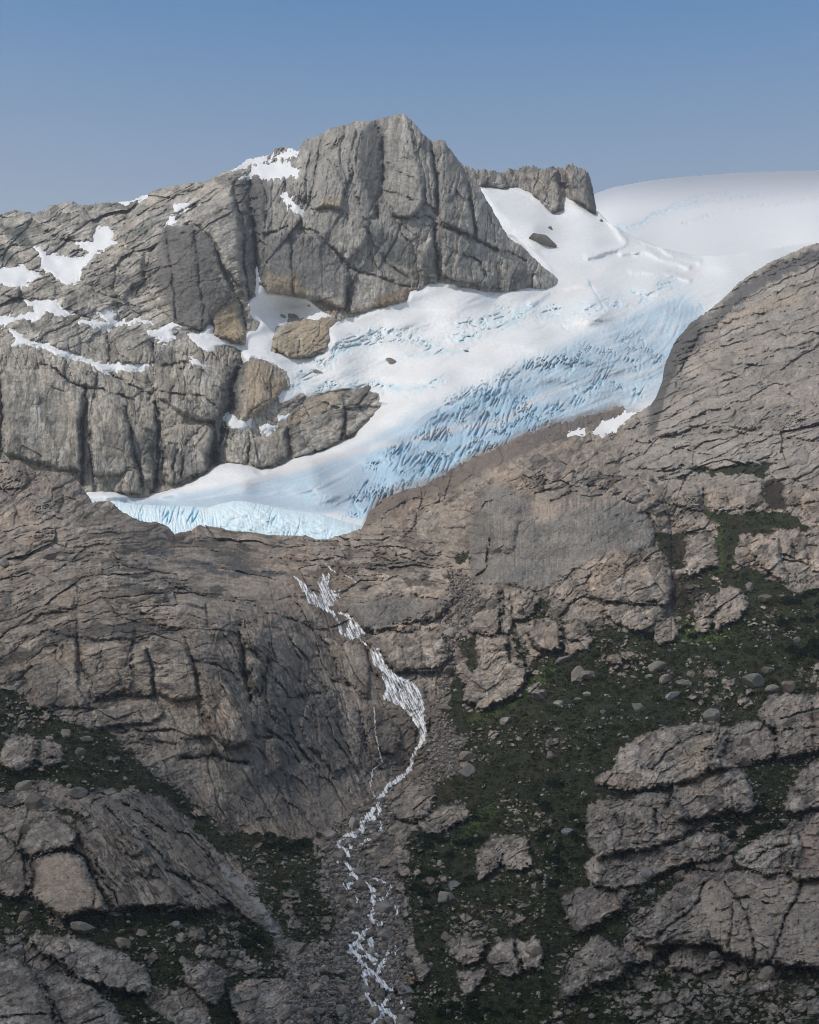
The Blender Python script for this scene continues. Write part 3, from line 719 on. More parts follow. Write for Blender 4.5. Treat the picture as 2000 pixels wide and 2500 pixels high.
# ------------------------------------------------------------------ the snowfield far behind
TOP_N = [(1100, 500), (1440, 476), (1500, 455), (1600, 438), (1700, 428), (1800, 421), (1900, 417), (2000, 415), (2300, 405)]
PTS_N = [(1100, 520, 6200), (1440, 480, 6400), (1700, 430, 7000), (2000, 416, 7200), (2300, 405, 7200), (1500, 540, 4600), (1600, 600, 4050), (1750, 620, 3900), (2000, 600, 3950), (2300, 580, 4000), (1700, 520, 5000), (2000, 500, 5200), (2300, 490, 5200), (1550, 470, 6000), (1400, 650, 3900), (2000, 720, 3700)]
SN = Layer(1420, 2290, 395, 640, TOP_N, PTS_N, step=2.0, jag=1.0, seed=31, crest=(60, 10))
bw = sstep(0.25, 0.6, fbm((SN.U * 0.2 + SN.V) / 16, (SN.U - SN.V * 0.3) / 160, 4, 51))
SN.h += 6 * fbm(SN.U / 120, SN.V / 40, 4, 41) + 7 * fbm((SN.U * 0.22 + SN.V) / 14, SN.U / 150, 4, 44) * sstep(430, 480, SN.V)
wc, dc = SN.crack(A3([(520, 500), (600, 510), (680, 470), (760, 420), (880, 385), (1000, 350)]), 4, 9)
SN.col[:] = (0.80, 0.80, 0.81)
SN.paint(FULL, bw * sstep(520, 600, SN.V), (0.76, 0.72, 0.69), 0.35)
SN.paint(wc, np.exp(-(dc / 10) ** 2) * (0.5 + fbm(SN.U[wc] / 12, SN.V[wc] / 5, 3, 8)), (0.50, 0.68, 0.78), 0.8)
for pts in ([(1050, 360), (1300, 320), (1500, 290)], [(900, 480), (1150, 420), (1450, 370), (1725, 330)], [(700, 440), (980, 320), (1200, 300)]):
    w, d = SN.crack(A3(pts), 2.5, 8)
    SN.paint(w, np.exp(-(d / 3) ** 2) * sstep(0, 0.4, fbm(SN.U[w] / 18, SN.V[w] / 4, 3, 9)), (0.6, 0.72, 0.8), 0.7)
o = grid_mesh('snowfield', SN.points(back=(30, 6)), SN.k[1:, 1:] < 12, SN.col, None, M_SNOW)
tag(o, 'smooth white snowfield fading into the sky above the glacier', 'snowfield', None, 'structure')

# ------------------------------------------------------------------ hillside: the rock in front of the glacier
PTS_B = [
 # gully of the stream
 (930, 2700, 900), (930, 2500, 1000), (920, 2400, 1063), (880, 2200, 1225), (860, 2050, 1370), (940, 1960, 1460), (1000, 1880, 1600), (1040, 1800, 1660), (1000, 1700, 1720), (940, 1600, 1790), (860, 1530, 1860), (800, 1440, 2000), (740, 1370, 2180), (700, 1315, 2380),
 # left dome
 (-250, 1100, 2200), (0, 1130, 2150), (120, 1170, 2080), (250, 1240, 2050), (0, 1250, 1880), (150, 1300, 1800), (300, 1330, 1800), (450, 1320, 2200), (600, 1320, 2340), (550, 1380, 2080), (680, 1400, 2100),
 (0, 1420, 1640), (200, 1420, 1620), (350, 1450, 1600), (500, 1470, 1640), (620, 1510, 1650), (700, 1560, 1680), (780, 1600, 1760), (-250, 1450, 1640),
 (0, 1560, 1540), (200, 1560, 1510), (400, 1600, 1490), (560, 1620, 1510), (680, 1700, 1540), (800, 1750, 1620), (880, 1800, 1640),
 (100, 1690, 1470), (300, 1750, 1450), (480, 1800, 1440), (600, 1900, 1430), (700, 1980, 1430), (800, 2000, 1440), (0, 1670, 1470), (500, 1960, 1400),
 # left lower bench and domes
 (-250, 1800, 1330), (0, 1800, 1320), (150, 1850, 1290), (300, 1850, 1370), (450, 1990, 1360), (600, 2080, 1350), (700, 2150, 1260), (750, 2280, 1150), (780, 2400, 1050),
 (0, 2000, 1180), (150, 1960, 1200), (250, 2000, 1170), (400, 2060, 1180), (150, 2150, 1100), (350, 2150, 1110), (500, 2180, 1130), (600, 2230, 1120), (0, 2170, 1110),
 (0, 2230, 1070), (250, 2250, 1050), (450, 2260, 1055), (600, 2330, 1060), (650, 2450, 1000), (-250, 2300, 1020), (0, 2330, 980), (150, 2380, 950), (350, 2400, 970), (500, 2450, 940), (0, 2500, 880), (250, 2500, 900), (450, 2550, 900), (0, 2700, 840), (400, 2700, 850), (700, 2600, 910),
 # slabs under the glacier front and the brown margin
 (860, 1320, 2330), (950, 1300, 2250), (900, 1400, 2080), (1000, 1400, 2040), (1000, 1250, 2380), (1060, 1200, 2480), (1150, 1120, 2600), (1090, 1300, 2200), (1130, 1350, 2100), (1300, 1065, 2640), (1400, 1030, 2720), (1520, 1000, 2800), (1000, 1480, 1960), (1060, 1560, 1850), (1100, 1650, 1760),
 # right face, ridge
 (1170, 1250, 2060), (1300, 1140, 2180), (1400, 1150, 2160), (1300, 1250, 2010), (1450, 1250, 2000), (1350, 1400, 1930), (1550, 1300, 1960), (1200, 1430, 1920), (1230, 1550, 1780), (1200, 1680, 1700),
 (1590, 1000, 2620), (1640, 900, 2620), (1720, 790, 2680), (1850, 670, 2760), (2000, 605, 2820), (2250, 560, 2850), (1700, 900, 2540), (1850, 800, 2560), (2000, 750, 2580), (1600, 1060, 2400), (1750, 1000, 2390), (1950, 950, 2380), (2250, 950, 2350),
 (1650, 1150, 2180), (1850, 1120, 2180), (2000, 1080, 2200), (1700, 1240, 2030), (1900, 1250, 1990), (2050, 1250, 1980), (1650, 1350, 1900), (1800, 1350, 1860), (1950, 1380, 1830), (1500, 1480, 1780), (1650, 1500, 1730), (1800, 1500, 1680), (1950, 1500, 1670), (2250, 1450, 1700),
 # green slopes and outcrops
 (1350, 1620, 1660), (1500, 1650, 1590), (1700, 1650, 1550), (1900, 1620, 1540), (1200, 1780, 1590), (1350, 1780, 1500), (1550, 1760, 1450), (1750, 1740, 1420), (1950, 1720, 1400), (2250, 1700, 1420),
 (1100, 1860, 1560), (1250, 1900, 1430), (1500, 1860, 1330), (1700, 1830, 1310), (1900, 1830, 1300), (1080, 2000, 1420), (1250, 2050, 1290), (1450, 1980, 1240), (1650, 1960, 1210), (1850, 1980, 1180), (2000, 1950, 1190), (2250, 1950, 1200),
 (1050, 2150, 1280), (1200, 2180, 1190), (1400, 2120, 1130), (1600, 2130, 1110), (1800, 2130, 1090), (2000, 2120, 1090), (1050, 2300, 1140), (1200, 2320, 1080), (1400, 2280, 1030), (1600, 2250, 1020), (1800, 2240, 1010), (2000, 2240, 1010), (2250, 2240, 1010),
 (1050, 2450, 1020), (1250, 2420, 990), (1450, 2400, 950), (1700, 2360, 950), (1950, 2340, 950), (1200, 2500, 950), (1500, 2500, 900), (1750, 2480, 890), (2000, 2450, 890), (1200, 2700, 860), (1600, 2700, 840), (2000, 2700, 830), (2250, 2600, 850)]
B = Layer(-220, 2230, 560, 2640, TOP_B, PTS_B, seed=51, jag=5.0, crest=(25, 14), reg=2e-4)
B.cut = 0.6
U, V = B.U, B.V
OUT = []   # outcrops that stand clear of the slope and become things of their own
def outcrop(label, poly, H, w=9, tilt=(0, 0.2), own=True):
    c = np.mean(poly, 0)
    B.grow = 16.0 if (c[0] > 1380 and c[1] > 1760) else (8.0 if c[1] > 1450 else 0.0)
    ww, d = B.block(poly, H, w, tilt, rag=9.0)
    B.grow = 0.0
    OUT.append((label, poly, ww, d, own))
BIGFACE = [(1150, 1300), (1165, 1220), (1200, 1180), (1270, 1200), (1300, 1222), (1341, 1215), (1414, 1203), (1483, 1207), (1543, 1231), (1580, 1268), (1592, 1304), (1600, 1333), (1564, 1345), (1503, 1349), (1442, 1369), (1381, 1398), (1341, 1430), (1312, 1442), (1260, 1425), (1180, 1422), (1155, 1420)]
outcrop('huge smooth rounded cliff face above the green slope', BIGFACE, 2.5, 8, (0.0, 0.0))
outcrop('big angular outcrop with a long crack, standing under the smooth cliff', B3([(320, 260), (350, 200), (430, 145), (560, 150), (650, 95), (780, 60), (830, 140), (835, 290), (800, 320), (600, 300), (440, 290)]), 16, 9)
outcrop('wedge-shaped slab below the angular outcrop', B3([(440, 300), (600, 305), (790, 335), (760, 380), (640, 460), (570, 430), (500, 400)]), 11, 8)
outcrop('upright square slab at the foot of the angular outcrop', B3([(660, 460), (830, 390), (855, 440), (850, 510), (760, 540), (740, 480)]), 9, 6)
outcrop('tall pale knob between the dark heath and the green chute', A6([(920, 1330), (940, 1200), (1030, 1140), (1100, 1190), (1130, 1300), (1040, 1330), (950, 1362)]), 14, 9)
outcrop('big vertical pillar of pale rock beside the green chute', A6([(1310, 1150), (1400, 1120), (1480, 1150), (1500, 1280), (1550, 1400), (1500, 1410), (1400, 1330), (1320, 1250)]), 16, 9)
outcrop('narrow rock pillar, second of the row of pillars', A6([(1500, 1140), (1560, 1170), (1570, 1260), (1510, 1240)]), 9, 6)
outcrop('narrow rock pillar, third of the row of pillars', A6([(1580, 1150), (1640, 1180), (1660, 1290), (1590, 1270)]), 9, 6)
outcrop('rock pillar cut by the picture edge, last of the row', A6([(1680, 1220), (1760, 1200), (1760, 1350), (1670, 1330)]), 9, 6)
outcrop('pale pyramid-shaped rock on the open green slope', B3([(1100, 300), (1150, 235), (1230, 230), (1285, 310), (1240, 370), (1120, 450), (1095, 400)]), 12, 8)
outcrop('split narrow rock beside the pale pyramid', B3([(980, 350), (1080, 290), (1080, 380), (1040, 450), (1000, 450)]), 9, 6)
outcrop('blocky pink outcrop on the shoulder above the heather', B3([(0, 470), (60, 420), (130, 410), (165, 500), (160, 560), (80, 570), (0, 520)]), 9, 6)
outcrop('cracked pale outcrop beside the blocky pink one', B3([(180, 450), (300, 430), (350, 520), (320, 570), (240, 590), (190, 540)]), 8, 6)
outcrop('long sloping slab ridge streaked brown, across the middle of the slope', B3([(420, 1370), (500, 1340), (560, 1200), (700, 1120), (850, 1080), (1060, 1065), (1140, 1090), (1080, 1270), (900, 1340), (720, 1380), (600, 1400)]), 14, 12)
outcrop('slab just past the dark dyke of the streaked ridge', B3([(1170, 1100), (1300, 1050), (1420, 1040), (1440, 1200), (1300, 1230), (1100, 1265)]), 13, 9)
outcrop('blocky jointed outcrop near the picture edge with level cracks', B3([(1380, 980), (1440, 880), (1520, 855), (1600, 880), (1780, 870), (1780, 1150), (1600, 1200), (1490, 1220), (1480, 1050)]), 18, 10)
outcrop('large pale dome split by an upright rib', B6([(860, 170), (900, 30), (1000, -60), (1160, -80), (1250, 0), (1310, 150), (1280, 180), (1180, 150), (1050, 200), (900, 220)]), 18, 12)
outcrop('broad lumpy outcrop with a rounded front', B6([(360, 200), (480, 150), (600, 170), (700, 120), (800, 130), (900, 220), (880, 330), (700, 390), (560, 400), (400, 440), (365, 380)]), 18, 11)
outcrop('low ribbed rock band under the lumpy outcrop', B6([(360, 520), (420, 480), (500, 440), (580, 440), (720, 430), (820, 440), (1000, 360), (1100, 380), (1080, 450), (900, 480), (750, 540), (650, 600), (500, 630), (380, 610)]), 12, 8)
outcrop('striped whaleback rock with slanting bands', B6([(1250, 480), (1350, 400), (1560, 345), (1580, 430), (1540, 520), (1400, 555), (1320, 520)]), 13, 9)
outcrop('steep smooth pinkish slab at the picture edge', B6([(1570, 520), (1600, 330), (1790, 200), (1790, 560), (1600, 570)]), 14, 9)
outcrop('pink slab high at the picture edge above the whaleback', B6([(1550, 170), (1600, 60), (1640, -20), (1790, -120), (1790, 130), (1600, 160)]), 14, 9)
outcrop('square grey bluff at the edge of the dark thicket', B6([(225, 740), (270, 710), (480, 660), (530, 690), (510, 770), (350, 850), (280, 890), (240, 830)]), 14, 8)
outcrop('wide tan rock wall with brown water streaks', B6([(650, 945), (850, 700), (950, 610), (1100, 605), (1250, 600), (1600, 590), (1790, 580), (1790, 1120), (1500, 1090), (1400, 1080), (1200, 1030), (1100, 970), (900, 960), (700, 970)]), 22, 12)
outcrop('large pale hump low on the slope with a rounded back', B6([(205, 1290), (240, 1130), (380, 990), (500, 1050), (560, 1100), (480, 1180), (330, 1230)]), 14, 10)
outcrop('smooth pinkish hump below the wide tan wall', B6([(860, 1100), (940, 990), (1060, 1000), (1110, 1090), (1000, 1140), (880, 1110)]), 11, 9)
outcrop('grey triangular slab beside the foot of the tan wall', B6([(550, 1050), (620, 940), (740, 1000), (700, 1060), (560, 1080)]), 9, 7)
outcrop('overhanging outcrop like a broad brow amid dark bushes', B5([(1270, 520), (1290, 450), (1360, 370), (1480, 360), (1560, 380), (1570, 430), (1590, 490), (1560, 540), (1460, 530), (1420, 470), (1350, 550), (1290, 610)]), 13, 8)
outcrop('low flat tan rock among bushes', B5([(1110, 990), (1200, 975), (1300, 990), (1280, 1080), (1200, 1110), (1130, 1060)]), 8, 7)
outcrop('one of twin pale humps, the one with the longer foot', B5([(1350, 1090), (1400, 1000), (1470, 985), (1510, 1080), (1510, 1170), (1420, 1170)]), 10, 7)
outcrop('one of twin pale humps, the squarer one past the dark cleft', B5([(1520, 1000), (1620, 975), (1655, 1060), (1640, 1110), (1560, 1140)]), 10, 7)
outcrop('large brown stained rock right on the stream bank', B5([(710, 1150), (780, 1100), (860, 1120), (880, 1230), (830, 1280), (720, 1250)]), 11, 7)
outcrop('rounded grey rock touching the brown stained bank rock', B5([(885, 1100), (930, 1085), (970, 1150), (930, 1220), (890, 1200)]), 8, 6)
outcrop('large ridged rock mass beside the narrow upper stream', B5([(740, 150), (800, 60), (900, 0), (960, 20), (1000, 90), (970, 190), (880, 250), (780, 210)]), 13, 10)
outcrop('broken ribbed ledge below the ridged rock mass', B5([(920, 200), (1000, 220), (1060, 190), (1190, 180), (1210, 220), (1100, 290), (980, 330), (930, 270)]), 9, 7)
outcrop('pale tongue of slab pointing down into the bushes', B5([(1170, 1180), (1310, 1170), (1280, 1220), (1200, 1290)]), 7, 6)
outcrop('tall smooth block at the top of the boulder chute', B2([(1220, 380), (1300, 320), (1400, 330), (1400, 480), (1380, 600), (1240, 590), (1220, 500)]), 15, 9)
outcrop('stack of square blocks under the smooth cliff', B2([(1420, 330), (1500, 350), (1620, 390), (1600, 470), (1480, 520), (1430, 600), (1415, 440)]), 12, 7)
outcrop('broad cracked buttress beside the boulder chute', B2([(1280, 620), (1430, 650), (1450, 800), (1570, 830), (1480, 970), (1300, 1050), (1210, 1000), (1220, 900), (1300, 800), (1280, 700)]), 16, 9)
outcrop('pale bulging block above the bright green strip', B2([(1590, 600), (1640, 540), (1760, 540), (1760, 690), (1640, 690)]), 11, 8)
outcrop('dark rounded slab between the cascade and the boulder chute', B2([(720, 260), (900, 230), (1100, 250), (1160, 340), (1100, 430), (1000, 510), (850, 540), (640, 580), (560, 560), (480, 440), (600, 390)]), 18, 18)
outcrop('jointed slab just above the big waterfall', B2([(620, 660), (720, 580), (900, 560), (1050, 620), (1090, 750), (1000, 820), (780, 820), (700, 720)]), 18, 14)
outcrop('smooth pale boss between the waterfall and the thin rill', B2([(690, 1280), (720, 1200), (755, 1165), (790, 1200), (790, 1270), (760, 1310), (710, 1310)]), 8, 8)
outcrop('pair of big jammed blocks on the heathery ledge', B1([(10, 1380), (60, 1260), (150, 1235), (215, 1260), (185, 1390), (100, 1432)]), 14, 8)
outcrop('dark split rock beside the jammed blocks', B1([(230, 1270), (290, 1270), (350, 1300), (360, 1370), (290, 1390), (220, 1350)]), 9, 7)
outcrop('big pink rounded dome under a mossy arch', B4([(180, 520), (300, 455), (420, 455), (500, 520), (560, 640), (640, 790), (520, 780), (400, 820), (280, 770), (190, 690)]), 26, 14)
outcrop('rounded shoulder above the mossy arch', B4([(120, 420), (200, 290), (330, 250), (450, 330), (420, 410), (300, 425), (180, 475)]), 18, 10)
outcrop('cracked tall rock at the picture edge beside the pink dome', B4([(-80, 330), (80, 400), (130, 470), (190, 580), (150, 690), (60, 700), (-80, 620)]), 18, 9)
outcrop('largest near slab, smooth and pale, in the bottom corner', B4([(-120, 1070), (20, 1075), (130, 1120), (230, 1220), (320, 1400), (360, 1520), (-120, 1520)]), 20, 10)
outcrop('sloping slab beside the near corner slab', B4([(240, 1200), (340, 1185), (440, 1210), (560, 1290), (640, 1350), (720, 1440), (780, 1530), (380, 1530), (330, 1380)]), 16, 9)
outcrop('square brown bluff above the lower thicket', B4([(1110, 1130), (1200, 1110), (1340, 1170), (1330, 1290), (1290, 1350), (1200, 1290), (1130, 1200)]), 13, 8)
outcrop('bottom-edge rock rib beside the gravel fan', B4([(1390, 1280), (1500, 1240), (1700, 1220), (1780, 1270), (1860, 1400), (1880, 1530), (1500, 1530), (1400, 1350)]), 14, 9)
outcrop('long banded slab sloping through the heather', B4([(200, 965), (450, 975), (680, 1055), (850, 1135), (900, 1230), (880, 1290), (780, 1280), (600, 1230), (480, 1200), (400, 1100), (250, 1030)]), 15, 10)
wb_ = B.win([(1080, 1060), (1700, 1800)], 10); ub_, vb_ = B.U[wb_], B.V[wb_]
qb_ = 1 - (np.abs(ub_ - 1375) / 265) ** 2.6 - (np.clip(1330 - vb_, 0, None) / 250) ** 2.2
B.h[wb_] += (62 * np.sqrt(np.clip(qb_, 0, 1)) * sstep(1760, 1400, vb_)).astype(f32)
# shapes of the slope that are not clear of it
for poly, H, w, tilt in [
    (B4([(450, 150), (560, 80), (700, 120), (900, 280), (1100, 420), (1300, 600), (1540, 880), (1480, 850), (1380, 760), (1200, 810), (1000, 800), (850, 780), (700, 800), (620, 700), (520, 480), (470, 330)]), 30, 16, (0, 0.1)),
    (B4([(930, 690), (1050, 600), (1190, 680), (1210, 800), (1000, 800)]), 10, 8, (0, 0.2)), (B4([(780, 500), (900, 500), (960, 600), (860, 600)]), 8, 7, (0, 0)), (B4([(730, 380), (820, 310), (900, 380), (860, 440), (780, 480)]), 9, 7, (0, 0)),
    (B1([(120, 680), (300, 590), (470, 650), (470, 900), (530, 1060), (220, 1050), (160, 860)]), 16, 12, (0, 0.1)), (B1([(480, 680), (620, 660), (800, 690), (790, 950), (570, 1000), (520, 850)]), 16, 10, (0, 0.15)),
    (B1([(800, 700), (880, 700), (920, 850), (930, 980), (760, 985)]), 18, 8, (0, 0.1)), (B1([(930, 820), (1000, 660), (1110, 680), (1170, 790), (1190, 1000), (1040, 1010), (940, 960)]), 18, 10, (0, 0.1)),
    (B1([(1180, 800), (1260, 790), (1370, 870), (1420, 960), (1480, 1150), (1520, 1260), (1400, 1300), (1280, 1230), (1220, 1060)]), 26, 14, (0.1, 0)), (B1([(540, 1040), (900, 1000), (1000, 1080), (950, 1140), (600, 1180)]), 12, 8, (0, 0)),
    (B1([(1480, 800), (1590, 730), (1610, 780), (1560, 980), (1520, 900)]), 14, 6, (0, 0)), (B1([(1060, 1150), (1200, 1130), (1260, 1230), (1090, 1240)]), 10, 6, (0, 0)),
    (B1([(150, 660), (280, 560), (420, 500), (700, 520), (820, 560), (800, 650), (620, 640), (470, 640), (300, 590)]), 10, 9, (0, 0.2)), (B1([(200, 500), (300, 380), (440, 380), (440, 470)]), 9, 9, (0, 0.2)),
    (B1([(1260, 420), (1370, 480), (1420, 600), (1300, 640), (1250, 540)]), 10, 8, (0, 0.2)), (B1([(1450, 580), (1620, 570), (1650, 650), (1590, 720), (1480, 690)]), 14, 9, (0, 0.2)),
    (B2([(200, 1150), (260, 980), (380, 960), (440, 1200), (520, 1400), (400, 1450), (260, 1280)]), 12, 10, (0, 0)), (B2([(0, 800), (100, 780), (110, 960), (160, 1100), (60, 1150), (0, 1000)]), 12, 8, (0, 0)),
    (B2([(0, 1250), (60, 1240), (100, 1400), (30, 1470), (0, 1460)]), 10, 8, (0, 0)), (B2([(340, 620), (480, 660), (600, 700), (640, 830), (600, 1000), (480, 900), (400, 760)]), 12, 12, (0, 0.2)),
    (A6([(560, 480), (640, 400), (880, 330), (1200, 340), (1380, 450), (1360, 490), (1000, 470), (700, 560)]), 14, 12, (0, 0.2)), (A6([(590, 690), (700, 600), (830, 640), (900, 720), (880, 740), (700, 730)]), 12, 9, (0, 0.2)),
    (A6([(660, 800), (850, 770), (990, 820), (1030, 980), (880, 960), (730, 920)]), 16, 10, (0, 0.1)), (A6([(1040, 860), (1200, 800), (1390, 810), (1380, 930), (1200, 970), (1070, 980)]), 14, 8, (0, 0.1)),
    (A6([(1540, 680), (1640, 640), (1760, 640), (1760, 850), (1640, 840), (1560, 780)]), 16, 10, (0, 0.1)), (A6([(1500, 810), (1600, 850), (1760, 880), (1760, 910), (1550, 950), (1530, 880)]), 12, 8, (0, 0)),
    (A6([(250, 800), (420, 700), (560, 720), (640, 800), (700, 880), (600, 930), (440, 850)]), 16, 12, (0, 0.2)), (A6([(0, 700), (120, 690), (240, 720), (250, 800), (150, 850), (0, 870)]), 14, 10, (0, 0.2)),
    (A6([(1230, 790), (1300, 760), (1370, 800), (1250, 830)]), 8, 6, (0, 0)), (A6([(820, 1040), (920, 1020), (1080, 1040), (1110, 1100), (1000, 1110), (900, 1110)]), 9, 8, (0, 0)),
    (A5([(1330, 1270), (1370, 1150), (1470, 1040), (1600, 1060), (1640, 1150), (1660, 1280), (1600, 1479), (1350, 1479)]), 12, 26, (-0.1, 0.2)), (A5([(1060, 1260), (1220, 1160), (1300, 1260), (1310, 1320), (1150, 1330)]), 14, 10, (0, 0.2)),
    (A5([(700, 1220), (830, 1190), (900, 1220), (800, 1290)]), 10, 9, (0, 0.2)), (A5([(860, 1130), (960, 1070), (1080, 1070), (1090, 1130), (900, 1200)]), 12, 10, (0, 0.2)), (A5([(1280, 1080), (1400, 1020), (1560, 990), (1400, 1100), (1300, 1120)]), 10, 8, (0, 0.2)),
]:
    B.block(poly, 0.6 * H, 0.8 * w, tilt, rag=5.0)
DARK_B = []
